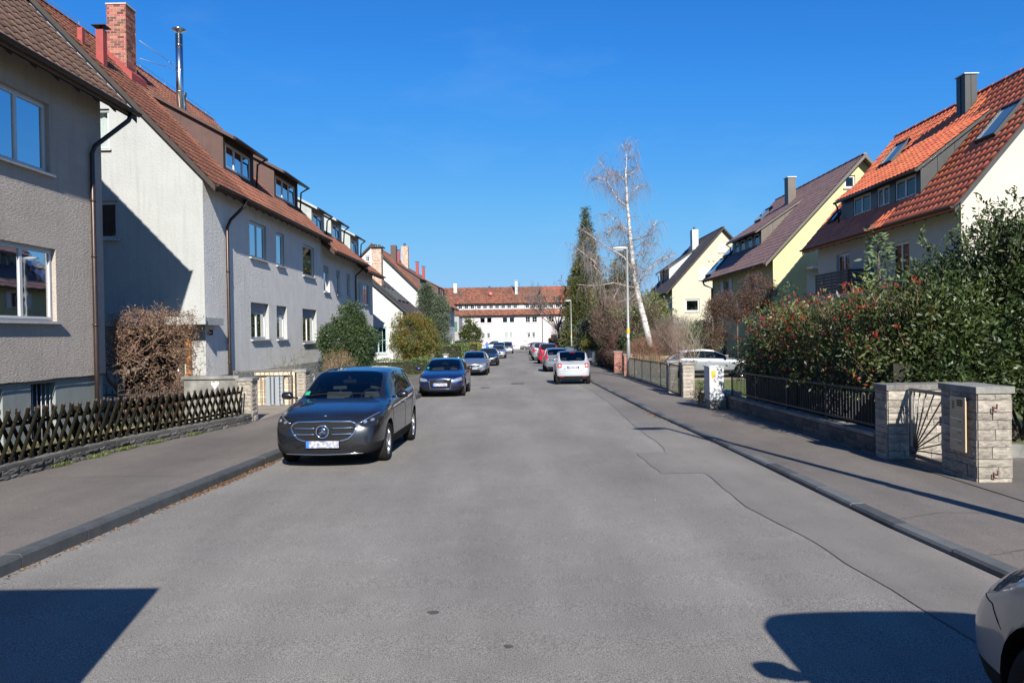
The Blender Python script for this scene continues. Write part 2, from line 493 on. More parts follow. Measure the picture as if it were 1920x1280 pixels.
M_ironb = mat('gate_iron_brown', (0.16, 0.14, 0.125), 0.55, metal=0.3, var=0.3, vscale=8)
M_rust = mat('rust', (0.13, 0.045, 0.025), 0.9, var=0.4, vscale=30)
M_gutter = mat('copper_gutter_dark', (0.035, 0.028, 0.026), 0.42, metal=0.4, var=0.25, vscale=5)
M_pipe = mat('downpipe_brown', (0.075, 0.052, 0.045), 0.38, metal=0.6, var=0.25, vscale=4, streak=0.3)
M_copper = mat('copper_sheet_brown', (0.115, 0.068, 0.058), 0.5, metal=0.4, var=0.25, vscale=2, streak=0.3)
M_zinc = mat('zinc_sheet', (0.42, 0.46, 0.45), 0.5, metal=0.5, var=0.2, vscale=2, streak=0.2)
M_anth = mat('anthracite_sheet', (0.04, 0.042, 0.045), 0.45, metal=0.3, var=0.2, vscale=2, streak=0.2)
M_browns = mat('brown_sheet', (0.10, 0.085, 0.075), 0.5, metal=0.4, var=0.2, vscale=2, streak=0.2)
M_steel = mat('stainless_flue', (0.62, 0.62, 0.62), 0.22, metal=1.0, var=0.1, vscale=3)
M_redp = mat('red_painted_vent', (0.34, 0.055, 0.045), 0.7, var=0.25, vscale=4, streak=0.3)
M_pvc = mat('white_window_frame', (0.56, 0.57, 0.58), 0.4)
M_sill = mat('window_sill_stone', (0.50, 0.49, 0.47), 0.7, var=0.2, vscale=8)
M_shut = mat('roller_shutter_grey', (0.30, 0.31, 0.33), 0.6)
M_shutw = mat('roller_shutter_white', (0.66, 0.66, 0.65), 0.6)
M_soffit = mat('soffit_wood_brown', (0.05, 0.035, 0.025), 0.8, var=0.3, vscale=5)
M_soffitw = mat('soffit_pale', (0.30, 0.28, 0.24), 0.8, var=0.1)
M_wood = mat('varnished_orange_wood', (0.42, 0.17, 0.05), 0.45, var=0.3, vscale=4, stretch=(8, 8, 1))
M_woodf = mat('pale_fence_wood', (0.42, 0.31, 0.19), 0.8, var=0.25, vscale=6, island=0.2, objrand=True)
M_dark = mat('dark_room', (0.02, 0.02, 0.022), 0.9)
M_curt = mat('net_curtain', (0.85, 0.85, 0.83), 0.9)
M_curtr = mat('brown_curtain', (0.28, 0.15, 0.12), 0.9)
M_glass = glassmat('window_glass', (0.86, 0.90, 0.90), 0.03, 0.02, 0.03, gl=0.62)
M_cab = mat('cabinet_grey', (0.52, 0.535, 0.54), 0.6, var=0.12, vscale=4, streak=0.35)
M_black = mat('black_rubber', (0.012, 0.012, 0.012), 0.7)
M_yel = mat('yellow_sticker', (0.75, 0.42, 0.03), 0.6, col2=(0.60, 0.30, 0.02), vscale=30)
M_pole = mat('lamp_pole_grey', (0.27, 0.29, 0.275), 0.5, metal=0.2, var=0.15, vscale=3)
M_bark = mat('bark_brown', (0.11, 0.085, 0.065), 0.9, col2=(0.06, 0.05, 0.04), vscale=12, bump=0.8, bscale=30)
M_twig = mat('twig_brown', (0.155, 0.105, 0.08), 0.85, var=0.35, vscale=6, island=0.3)
M_twigg = mat('twig_grey', (0.17, 0.145, 0.13), 0.85, var=0.3, vscale=6, island=0.3)
M_birch = mat('birch_bark', (0.66, 0.64, 0.61), 0.75, col2=(0.10, 0.09, 0.085), vscale=3.2, stretch=(1.2, 1.2, 3.2), bump=0.3, bscale=30)
M_birchb = mat('birch_limb', (0.48, 0.44, 0.40), 0.75, col2=(0.28, 0.22, 0.19), vscale=3)

# ------------------------------------------------------------------ ground
LK = [(-20, -4.55), (0, -4.53), (6.6, -4.51), (7.7, -4.46), (10, -4.38), (13.3, -4.22), (20, -3.95), (28.4, -3.7), (60, -3.6), (90, -3.45), (137, -3.4)]
RK = [(-20, 3.95), (3, 3.9), (6, 3.84), (8, 3.74), (11.8, 3.70), (16.5, 3.62), (20.4, 3.5), (27, 3.45), (37.5, 3.38), (60, 3.5), (137, 3.7)]
LF = [(-20, -7.4), (12.5, -7.35), (14.2, -7.28), (18.3, -6.62), (24, -6.7), (24.4, -7.6), (40, -6.2), (47, -5.75), (90, -5.2), (137, -5.0)]
RF = [(-20, 5.7), (60, 5.7), (137, 6.2)]
YS = sorted(set([-20, -10, 0, 36, 24.4, 137] + [y for y, _ in LK + RK + LF] + list(range(2, 60, 2)) + list(range(60, 137, 8))))

def sheet(name, xl, xr, ys, dz, m, z=gz, nx=1):
    mb = MB()
    rows = []
    for y in ys:
        a = interp(xl, y) if isinstance(xl, list) else xl
        b = interp(xr, y) if isinstance(xr, list) else xr
        rows.append([(a + (b - a) * k / nx, y, z(y) + dz) for k in range(nx + 1)])
    mb.grid(rows, smooth=False)
    o = mb.build(name, m)
    o['kind'] = 'structure'
    return o

sheet('ground', -700, 700, [-300, -20, 0, 36, 100, 160, 300, 900], -0.30, M_soil)
sheet('road', LK, RK, YS, 0.0, M_road)
LKo = [(y, x - 0.16) for y, x in LK]
RKo = [(y, x + 0.16) for y, x in RK]
sheet('pavement_left', [(y, x - 0.05) for y, x in LF], LKo, YS, 0.115, M_walk)
sheet('pavement_right', RKo, RF, YS, 0.058, M_walk)
sheet('cross_street', -80, 80, [137, 141, 147.5], -0.004, M_road)
sheet('garden_ground_left', -60, [(y, x - 0.05) for y, x in LF], YS, 0.112, M_soil)
sheet('driveway_left', -9.9, [(19.35, -6.6), (24.2, -6.7)], [19.42, 21, 23, 24.22], 0.118, M_drive)
sheet('garden_ground_right', [(y, x + 0.001) for y, x in RF], 60, YS, 0.060, M_lawn)
sheet('driveway_right', 5.70, 10.5, [4.0, 7.0, 9.0, 11.95], 0.0675, M_walk)
sheet('parking_ground_right', 5.72, 13.0, [36.2, 38, 41.2], 0.07, M_drive)

# asphalt repair strips, 4 mm above the road
def flat(name, poly, m, dz=0.004):
    pts = [Vector((x, y)) for x, y in poly]
    ys = [y for _, y in poly]
    extra = []
    if min(ys) < 36 < max(ys):                           # a point on every edge that crosses the change of slope
        q = []
        for (a, b) in zip(pts, pts[1:] + pts[:1]):
            q.append(a)
            if (a.y - 36) * (b.y - 36) < 0:
                t = (36 - a.y) / (b.y - a.y); q.append(Vector((a.x + (b.x - a.x) * t, 36.0)))
        pts = q
    r_ = geometry.delaunay_2d_cdt(pts, [], [list(range(len(pts)))], 1, 1e-5)
    mb = MB()
    mb.add([(p.x, p.y, gz(p.y) + dz) for p in r_[0]], r_[2])
    o = mb.build(name, m)
    o['kind'] = 'structure'
    return o
def wob(pts, amp=0.02, step=0.35):
    out = []
    for (a, b) in zip(pts, pts[1:]):
        n_ = max(1, int(math.hypot(b[0] - a[0], b[1] - a[1]) / step))
        for k in range(n_):
            t = k / n_
            out.append((a[0] + (b[0] - a[0]) * t + rng.uniform(-amp, amp), a[1] + (b[1] - a[1]) * t + rng.uniform(-amp, amp)))
    out.append(pts[-1])
    return out
edge = wob([(2.95, -6), (2.92, 3.0), (2.84, 5.6), (2.76, 7.75), (2.62, 9.02), (2.68, 11.35), (2.04, 11.33), (2.0, 13.43), (2.5, 13.6), (2.58, 14.1), (2.63, 18.8), (2.8, 24), (2.82, 30.7), (2.6, 38)])
ri = [(interp(RK, y) - 0.004, y) for y in (38, 30.7, 27, 24, 20.4, 16.5, 14, 11.8, 8, 6, 3, -6)]
flat('asphalt_repair_strip', edge + ri, M_patch)
M_seam = mat('tar_seam', (0.14, 0.132, 0.125), 0.7, var=.5, vscale=9)
def ribbon(name, pts, w, dz, m):
    mb = MB()
    rows = []
    for i, p in enumerate(pts):
        a, b = pts[max(0, i - 1)], pts[min(len(pts) - 1, i + 1)]
        d = Vector((b[0] - a[0], b[1] - a[1])).normalized()
        n_ = Vector((-d.y, d.x)) * (w * rng.uniform(0.4, 1.3) / 2)
        rows.append([(p[0] - n_.x, p[1] - n_.y, gz(p[1]) + dz), (p[0] + n_.x, p[1] + n_.y, gz(p[1]) + dz)])
    mb.grid(rows, smooth=False)
    o = mb.build(name, m); o['kind'] = 'structure'
    return o
ribbon('tar_seam_along_repair', edge, 0.006, 0.008, M_seam)
ribbon('pavement_seam_left', wob([(-4.7, 11.0), (-5.6, 11.1), (-7.1, 11.0)], 0.015, 0.2), 0.010, 0.119, M_seam)
ribbon('pavement_seam_right', wob([(3.9, 6.65), (4.6, 6.9), (5.6, 6.75)], 0.015, 0.2), 0.014, 0.063, M_seam)
ribbon('pavement_seam_right_two', wob([(3.8, 8.0), (4.5, 8.35), (5.6, 8.2)], 0.015, 0.2), 0.010, 0.063, M_seam)
ribbon('cross_seam_left', wob([(-3.6, 19.0), (-1.5, 19.2), (1.8, 19.1)], 0.02, 0.3), 0.012, 0.005, M_seam)
# drain covers far down the road, stains
def disc(name, x, y, r_, m, label, cat, n=20, rim=None):
    t = thing(name, (x, y, gz(y)), label, cat)
    mb = MB()
    mb.lathe([(0.001, 0.012), (r_ * 0.86, 0.012), (r_ * 0.86, 0.004), (r_ * 0.9, 0.004), (r_ * 0.9, 0.014), (r_, 0.014), (r_ * 1.02, 0.0)], n, 'z', (x, y, gz(y)), smooth=False)
    mb.build('cover', m, t)
    mb = MB()
    for k in range(-3, 4):
        h = math.sqrt(max(0, 1 - (k / 4.2) ** 2)) * r_ * 0.75
        mb.box((x + k * r_ / 4.6 - 0.012, y - h, gz(y) + 0.012), (x + k * r_ / 4.6 + 0.012, y + h, gz(y) + 0.018))
    mb.build('rib', m, t)
disc('manhole_cover', -0.15, 36.9, 0.32, M_iron, 'round dark manhole cover in the middle of the road between the blue and white cars', 'manhole cover')
disc('manhole_cover', -1.55, 34.0, 0.2, M_iron, 'small dark drain cover in the road right of the blue hatchback', 'manhole cover')
for i, (x, y, sx, sy) in enumerate([(-0.66, 5.6, .045, .022), (-0.1, 4.95, .04, .018)]):
    flat('road_stain', [(x + sx * math.cos(a) * rng.uniform(.6, 1.2), y + sy * 2 * math.sin(a) * rng.uniform(.6, 1.2)) for a in [k * math.pi / 5 for k in range(10)]], mat('stain', (0.07, 0.068, 0.065), 0.8), 0.0045)

def kerb(name, line, side, top, m, ymax_obj=40, other=None):
    root = thing(name, (line[1][1], 8, gz(8)), None, None)
    root['kind'] = 'structure'
    y = 1.0
    k = 0
    rest = MB()
    while y < 136:
        Ln = 0.98 if y < 60 else 3.0
        x0, x1 = interp(line, y), interp(line, y + Ln)
        z0, z1 = gz(y), gz(y + Ln)
        g = 0.006
        w = 0.16 * side
        tp = top + rng.uniform(-0.006, 0.006)
        if name == 'kerb_left' and 19.5 < y < 24: tp = top - 0.06
        b = 0.02 * side
        A = [(x0, y + g, z0 - 0.1), (x0 + b * .3, y + g, z0 + tp - 0.025), (x0 + b * 1.3, y + g, z0 + tp), (x0 + w, y + g, z0 + tp + .003), (x0 + w, y + g, z0 - 0.1)]
        B = [(x1, y + Ln - g, z1 - 0.1), (x1 + b * .3, y + Ln - g, z1 + tp - 0.025), (x1 + b * 1.3, y + Ln - g, z1 + tp), (x1 + w, y + Ln - g, z1 + tp + .003), (x1 + w, y + Ln - g, z1 - 0.1)]
        mb = rest if y > ymax_obj else MB()
        mb.add(A + B, [(0, 1, 2, 3, 4), (9, 8, 7, 6, 5)] + [(i, i + 5, (i + 1) % 5 + 5, (i + 1) % 5) for i in range(5)])
        if mb is not rest: mb.build('kerb_stone', (other if other and k % 3 == 1 else m), root, fix=True)
        y += Ln
        k += 1
    o = rest.build('kerb_stones', m, root, fix=True)
    o['kind'] = 'stuff'
kerb('kerb_left', LK, -1, 0.125, M_kerb)
kerb('kerb_right', RK, 1, 0.066, M_kerbl, 40, M_kerb)
M_jd = mat('kerb_bed', (0.04, 0.038, 0.035), 0.95, var=0.3, vscale=20)
for nm, ln, s in (('kerb_bed_left', LK, -1), ('kerb_bed_right', RK, 1)):
    mb = MB()
    rows = []
    for y in YS:
        if y < -10: continue
        x = interp(ln, y); z = gz(y)
        rows.append([(x + s * 0.012, y, z - 0.05), (x + s * 0.012, y, z + 0.035), (x + s * 0.17, y, z + 0.035)])
    mb.grid(rows, smooth=False)
    mb.build(nm, M_jd)['kind'] = 'structure'

# ------------------------------------------------------------------ tiles
def tile_mesh(name, w, h, m, roll=0.035, lip=0.022, n=5):
    """pantile: u across 0..w, v up the slope 0..h, normal z; raised roll on one side, lower edge lifted"""
    us = [0, 0.18, 0.36, 0.52, 0.76, 1.0] if n > 4 else [0, 0.2, 0.4, 1.0]
    hs_ = [0.25, 0.9, 0.75, 0.1, 0.0, 0.22] if n > 4 else [0.2, 1, .1, .1]
    v, f = [], []
    k = len(us)
    for (vv, add) in ((0, lip), (h * 1.06, 0.0)):
        for u, q in zip(us, hs_):
            v.append(((u * 1.01) * w, vv, q * roll + add))
    for u, q in zip(us, hs_):
        v.append((u * 1.01 * w, 0.0, q * roll + lip - 0.03))
    for i in range(k - 1):
        f.append((i, i + 1, k + i + 1, k + i))
        f.append((2 * k + i, 2 * k + i + 1, i + 1, i))
    me = bpy.data.meshes.new(name)
    me.from_pydata(v, [], f)
    me.materials.append(m)
    me.polygons.foreach_set('use_smooth', [i % 2 == 0 for i in range(len(f))])
    me.update()
    return me
TILES = {}
def tile_field(parent, O, U, V, Lu, Lv, m, tw=0.3, th=0.34, limit=300, skip=None, flat_=False, name='roof_tile', batten=True, jit=0.006):
    """roof plane at O spanned by unit U (along the eave) and unit V (up the slope); the slab below plus real tiles on it"""
    U, V = Vector(U).normalized(), Vector(V).normalized()
    N = U.cross(V)
    flip = N.z < 0
    if flip:
        O = Vector(O) + U * Lu; U = -U; N = U.cross(V)
    O = Vector(O)
    key = (m.name, tw, th, flat_)
    if key not in TILES:
        TILES[key] = tile_mesh('roof_tile', tw, th, m, roll=0.012 if flat_ else 0.04 * tw / 0.3, n=3 if flat_ else 5)
    nu, nv = max(1, int(round(Lu / tw))), max(1, int(round(Lv / th)))
    su, sv = Lu / nu / tw, Lv / nv / th
    B = Matrix((U, V, N)).transposed().to_4x4()
    out = []
    for j in range(nv):
        for i in range(nu):
            u, v = i * Lu / nu, j * Lv / nv
            if skip and skip(u if not flip else Lu - u - Lu / nu / 2, v + Lv / nv / 2):
                continue
            p = O + U * u + V * (v) + N * (0.0 + rng.uniform(-jit, jit) * .6)
            mt = Matrix.Translation(p) @ B @ Matrix.Rotation(rng.uniform(-jit, jit), 4, 'Z') @ Matrix.Diagonal((su, sv, 1, 1))
            out.append(mt)
    pieces(parent, name, TILES[key], out, limit, name + 's')

def poly_faces(outer, holes=()):
    pts = [Vector(p) for p in outer]
    faces = [list(range(len(pts)))]
    edges = []
    for h in holes:
        b = len(pts)
        pts += [Vector(p) for p in h]
        edges += [(b + i, b + (i + 1) % len(h)) for i in range(len(h))]
    edges += [(i, (i + 1) % len(outer)) for i in range(len(outer))]
    r_ = geometry.delaunay_2d_cdt(pts, edges, [], 0, 1e-6)
    V_, F_ = r_[0], r_[2]
    def inside(p, poly):
        c = False
        n = len(poly)
        for i in range(n):
            x1, y1 = poly[i]; x2, y2 = poly[(i + 1) % n]
            if (y1 > p.y) != (y2 > p.y) and p.x < (x2 - x1) * (p.y - y1) / (y2 - y1) + x1:
                c = not c
        return c
    out = []
    for f in F_:
        c = sum((V_[i] for i in f), Vector((0, 0))) / len(f)
        if inside(c, [tuple(p) for p in outer]) and not any(inside(c, [tuple(p) for p in h]) for h in holes):
            out.append(f)
    return [tuple(p) for p in V_], out

class Frame:
    """facade frame: O + u*U + z*Z + d*N (N points outwards)"""
    def __init__(s, O, U, N):
        s.O, s.U, s.N = Vector(O), Vector(U), Vector(N)
    def p(s, u, z, d=0.0):
        return s.O + s.U * u + Vector((0, 0, z)) + s.N * d
    def box(s, mb, u0, u1, z0, z1, d0, d1, mi=0):
        mb.obox(s.p(u0, z0, d0), s.U * (u1 - u0), s.N * (d1 - d0), Vector((0, 0, z1 - z0)), mi)

def wall(parent, name, fr, outer, holes, m, depth=0.2, mrev=None):
    """outer: polygon (u,z); holes: list of (u0,u1,z0,z1); with reveals going `depth` inwards"""
    hp = [[(h[0], h[2]), (h[1], h[2]), (h[1], h[3]), (h[0], h[3])] for h in holes]
    V_, F_ = poly_faces(outer, hp)
    mb = MB()
    mb.add([fr.p(u, z) for u, z in V_], F_)
    for h in hp:
        for (a, b) in zip(h, h[1:] + h[:1]):
            mb.add([fr.p(*a), fr.p(*b), fr.p(*b, -depth), fr.p(*a, -depth)], [(0, 1, 2, 3)], 1 if mrev else 0)
    return mb.build(name, [m, mrev] if mrev else m, parent, fix=True)

def window(parent, fr, u0, u1, z0, z1, sashes=1, depth=0.12, shut=0.0, curtain=0, sill=True, mshut=None, name='window', fw=0.055,
           cross=0, mfr=None, mpane=None, sub=None, ssash=0.045, split=None, sillw=0.09):
    """frame (part) with pane, sill, shutter and curtain as sub-parts; sub = use this object as the parent for everything"""
    mfr = mfr or M_pvc
    zt = z1 - (z1 - z0) * shut
    d1, d0 = -depth, -depth - 0.06
    mb = MB()
    fr.box(mb, u0, u1, z0, z0 + fw, d0, d1); fr.box(mb, u0, u1, z1 - fw, z1, d0, d1)
    fr.box(mb, u0, u0 + fw, z0 + fw, z1 - fw, d0, d1); fr.box(mb, u1 - fw, u1, z0 + fw, z1 - fw, d0, d1)
    W = u1 - u0 - 2 * fw
    cuts = [0] + ([s_ for s_ in split] if split else [k / sashes for k in range(1, sashes)]) + [1]
    for a, b in zip(cuts, cuts[1:]):
        a_, b_ = u0 + fw + W * a, u0 + fw + W * b
        s_ = ssash
        e0, e1 = -depth - 0.04, -depth + 0.016
        fr.box(mb, a_, b_, z0 + fw, z0 + fw + s_, e0, e1); fr.box(mb, a_, b_, z1 - fw - s_, z1 - fw, e0, e1)
        fr.box(mb, a_, a_ + s_, z0 + fw + s_, z1 - fw - s_, e0, e1); fr.box(mb, b_ - s_, b_, z0 + fw + s_, z1 - fw - s_, e0, e1)
        if cross:
            mu = (a_ + b_) / 2
            fr.box(mb, mu - 0.015, mu + 0.015, z0 + fw + s_, z1 - fw - s_, e0, e1 + 0.004)
            for c in range(1, cross):
                zc = z0 + (z1 - z0) * c / cross
                fr.box(mb, a_ + s_, b_ - s_, zc - 0.015, zc + 0.015, e0, e1 + 0.002)
    wo = mb.build(name, mfr, sub or parent)
    par = sub or wo
    for a, b in zip(cuts, cuts[1:]):
        a_, b_ = u0 + fw + W * a + ssash, u0 + fw + W * b - ssash
        mb = MB()
        fr.box(mb, a_, b_, z0 + fw + ssash, z1 - fw - ssash, -depth - 0.022, -depth - 0.012)
        mb.build('pane', mpane or M_glass, par)
    if sill:
        mb = MB()
        fr.box(mb, u0 - 0.06, u1 + 0.06, z0 - 0.055, z0 - 0.002, -depth, sillw)
        mb.build('sill', M_sill, par)
    if shut:
        mb = MB()
        n = max(3, int((z1 - zt) / 0.045))
        for k in range(n):
            za, zb = z1 - (z1 - zt) * k / n, z1 - (z1 - zt) * (k + 1) / n
            fr.box(mb, u0 + 0.01, u1 - 0.01, zb + 0.006, za, -depth + 0.02, -depth + 0.032)
            fr.box(mb, u0 + 0.01, u1 - 0.01, zb, zb + 0.006, -depth + 0.02, -depth + 0.024)
        mb.build('roller_shutter', mshut or M_shut, par)
    if curtain:
        mb = MB()
        n = 24
        def cur(ua, ub, mi):
            rows = []
            for z in (z0 + 0.05, z1 - 0.05):
                rows.append([fr.p(ua + (ub - ua) * k / n, z, -depth - 0.16 + 0.02 * math.sin(k * 1.9 + ua * 5)) for k in range(n + 1)])
            mb.grid(rows, mi)
        if curtain == 1: cur(u0, u1, 0)
        elif curtain == 2: cur(u0, u0 + (u1 - u0) * .22, 0); cur(u1 - (u1 - u0) * .28, u1, 0)
        elif curtain == 3: cur(u1 - (u1 - u0) * .22, u1, 1); cur(u1 - (u1 - u0) * .30, u1 - (u1 - u0) * .2, 0)
        mb.build('curtain', [M_curt, M_curtr], par)
    return wo

def gutter(parent, a, b, r_=0.075, m=None, caps=True):
    a, b = Vector(a), Vector(b)
    d = (b - a).normalized()
    s = d.cross(Vector((0, 0, 1))).normalized()
    mb = MB()
    prof = [(math.cos(t), math.sin(t)) for t in [math.pi * (1 + k / 8) for k in range(9)]]
    rows = [[p + s * (c * r_) + Vector((0, 0, q * r_)) for c, q in prof] for p in (a, b)]
    mb.grid(rows)
    rows = [[p + s * (c * (r_ - .006)) + Vector((0, 0, q * (r_ - .006))) for c, q in prof] for p in (a, b)]
    mb.grid(rows)
    for p in (a, b):
        mb.add([p + s * (c * r_) + Vector((0, 0, q * r_)) for c, q in prof], [tuple(range(9))])
    mb.tube([a + s * r_, b + s * r_], 0.011, 6)
    return mb.build('gutter', m or M_gutter, parent)

def downpipe(parent, pts, r_=0.05, m=None, brackets=()):
    mb = MB()
    mb.tube(pts, r_, 12)
    for (p, w) in brackets:
        mb.lathe([(r_ * 1.0, -w), (r_ * 1.18, -w), (r_ * 1.18, w), (r_ * 1.0, w)], 12, 'z', p)
    return mb.build('downpipe', m or M_pipe, parent)

def house_shell(label, cat, side, y0, y1, xf, xr, xb, zb, ze, zr, oe, og0, og1, mwall, mtile, fac=(), gab=(), tw=0.3, th=0.34, limit=300,
                name='house', skip=None, group=None, flat_=False, mgut=None, back_windows=False, gabplane=True, ridge_tiles=True, verge=None,
                mgable=None, facdepth=0.2, farm=None, far_gable=True, tileback=False, mrev=None):
    """side -1: stands on the left, facade looks to +x; +1: on the right, facade looks to -x.  xf facade plane, xr ridge, xb back wall.
    fac: holes on the facade (y0,y1,z0,z1); gab: holes in the near gable (x0,x1,z0,z1)"""
    out = 1 if side < 0 else -1
    root = thing(name, (xf, y0, zb), label, cat, group)
    ff = Frame((xf, 0, 0), (0, 1, 0), (out, 0, 0))
    xe = xf + out * oe
    s = (zr - ze) / abs(xr - xe)                      # slope
    zw = ze + oe * s - 0.16
    wall(root, 'facade', ff, [(y0, zb), (y1, zb), (y1, zw), (y0, zw)], list(fac), mwall, facdepth, mrev)
    gf = Frame((0, y0, 0), (1, 0, 0), (0, -1, 0))
    zr2 = zr - 0.16
    xs = [xf, xb]
    wall(root, 'gable_wall', gf, [(min(xs), zb), (max(xs), zb), (max(xs), zw), (xr, zr2), (min(xs), zw)], list(gab), mgable or mwall, facdepth, mrev)
    gf2 = Frame((0, y1, 0), (1, 0, 0), (0, 1, 0))
    wall(root, 'gable_wall', gf2, [(min(xs), zb), (max(xs), zb), (max(xs), zw), (xr, zr2), (min(xs), zw)], [], mwall, facdepth)
    fb = Frame((xb, 0, 0), (0, 1, 0), (-out, 0, 0))
    wall(root, 'back_wall', fb, [(y0, zb), (y1, zb), (y1, zw), (y0, zw)], [], mwall, 0.2)
    # interior floors so that windows look into a room, not through the house
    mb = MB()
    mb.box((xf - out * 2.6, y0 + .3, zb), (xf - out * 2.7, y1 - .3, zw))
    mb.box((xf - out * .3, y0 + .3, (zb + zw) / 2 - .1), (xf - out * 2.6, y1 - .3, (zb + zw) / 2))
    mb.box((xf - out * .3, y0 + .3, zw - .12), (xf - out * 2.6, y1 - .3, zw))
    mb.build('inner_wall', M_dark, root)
    # roof slabs
    Y0, Y1 = y0 - og0, y1 + og1
    xbe = xb - out * oe
    zbe = zr - s * abs(xbe - xr)
    t = 0.13
    def slab(x_e, z_e):
        mb = MB()
        mb.prism([(x_e, Y0, z_e - t), (x_e, Y0, z_e - 0.02), (xr, Y0, zr - 0.02), (xr, Y0, zr - t)], (0, Y1 - Y0, 0))
        return mb
    rs = slab(xe, ze).build('roof', farm or mtile, root, fix=True)
    slab(xbe, zbe).build('roof', farm or mtile, root, fix=True)
    # soffit boards with rafters
    mb = MB()
    mb.prism([(xe - out * .03, Y0 + .02, ze - t - .02), (xe - out * .03, Y0 + .02, ze - t - .002), (xf, Y0 + .02, ze + oe * s - t - .002), (xf, Y0 + .02, ze + oe * s - t - .02)], (0, Y1 - Y0 - .04, 0))
    yy = Y0 + 0.3
    while yy < Y1 - .2:
        mb.prism([(xe - out * .06, yy, ze - t - .12 + .06 * s), (xe - out * .06, yy, ze - t - .022 + .06 * s), (xf, yy, ze + oe * s - t - .022), (xf, yy, ze + oe * s - t - .15)], (0, 0.09, 0))
        yy += 0.75
    mb.build('rafters', M_soffit, root)['kind'] = 'stuff'
    # verge boards
    for yy, dd in ((Y0, -0.028), (Y1, 0.004)):
        mb = MB()
        for (x_e, z_e) in ((xe, ze), (xbe, zbe)):
            mb.prism([(x_e, yy + dd, z_e - t - .08), (x_e, yy + dd, z_e + .0), (xr, yy + dd, zr + .0), (xr, yy + dd, zr - t - .08)], (0, 0.024, 0))
        mb.build('verge_board', verge or M_soffit, root)
    L = math.hypot(xr - xe, zr - ze)
    V = Vector((xr - xe, 0, zr - ze)).normalized()
    if mtile:
        tile_field(root, (xe, Y0, ze), (0, 1, 0), V, Y1 - Y0, L, mtile, tw, th, limit, skip, flat_)
    # ridge tiles
    if ridge_tiles:
        mb = MB()
        n = max(2, int((Y1 - Y0) / .4))
        for k in range(n):
            a, b = Y0 + (Y1 - Y0) * k / n, Y0 + (Y1 - Y0) * (k + 1) / n + .03
            rr = .10 + .008 * (k % 2)
            prof = [(math.cos(q), math.sin(q)) for q in [math.pi * j / 6 for j in range(7)]]
            mb.grid([[(xr + c * rr * 1.1, yv, zr - .03 + h * rr) for c, h in prof] for yv in (a, b)])
            mb.add([(xr + c * rr * 1.1, a, zr - .03 + h * rr) for c, h in prof], [tuple(range(7))])
        mb.build('ridge_tile', mtile, root)
    gutter(root, (xe + out * .07, Y0, ze + .0), (xe + out * .07, Y1, ze + .0), .075, mgut)
    return root, ff, gf, (xe, ze, s, Y0, Y1, out)

def brick_stack(root, x0, x1, y0, y1, z0, z1, mb_mat, bw=0.24, bh=0.071, joint=0.012, limit=300, name='chimney', taper=None, rest='bricks'):
    """chimney core (mortar) with single bricks standing 4 mm proud on the faces"""
    core = MB()
    core.box((x0 + .012, y0 + .012, z0), (x1 - .012, y1 - .012, z1))
    ch = core.build(name, M_mortar, root)
    q = MB(); q.box((0, 0, 0), (1, 1, 1))
    me = q.mesh('brick', mb_mat)
    if True:
        bm = bmesh.new(); bm.from_mesh(me); bmesh.ops.recalc_face_normals(bm, faces=bm.faces); bm.to_mesh(me); bm.free()
    mats4 = []
    n = int((z1 - z0) / (bh + joint))
    def face(O, U, N, L):
        for k in range(n):
            z = z0 + k * (z1 - z0) / n
            off = (k % 2) * (bw + joint) / 2
            u = -off
            while u < L:
                a, b = max(u, 0), min(u + bw, L)
                if b - a > .03:
                    o = Vector(O) + Vector(U) * a + Vector((0, 0, z)) - Vector(N) * .011
                    d = 0.016 + rng.uniform(0, .004)
                    Bm = Matrix((Vector(U) * (b - a), Vector(N) * d, Vector((0, 0, (z1 - z0) / n - joint)))).transposed().to_4x4()
                    mats4.append(Matrix.Translation(o) @ Bm)
                u += bw + joint
    face((x0, y0 + .012, 0), (1, 0, 0), (0, -1, 0), x1 - x0)
    face((x1 - .012, y0, 0), (0, 1, 0), (1, 0, 0), y1 - y0)
    face((x0 + .012, y0, 0), (0, 1, 0), (-1, 0, 0), y1 - y0)
    face((x0, y1 - .012, 0), (1, 0, 0), (0, 1, 0), x1 - x0)
    pieces(ch, 'brick', me, mats4, limit, rest)
    return ch

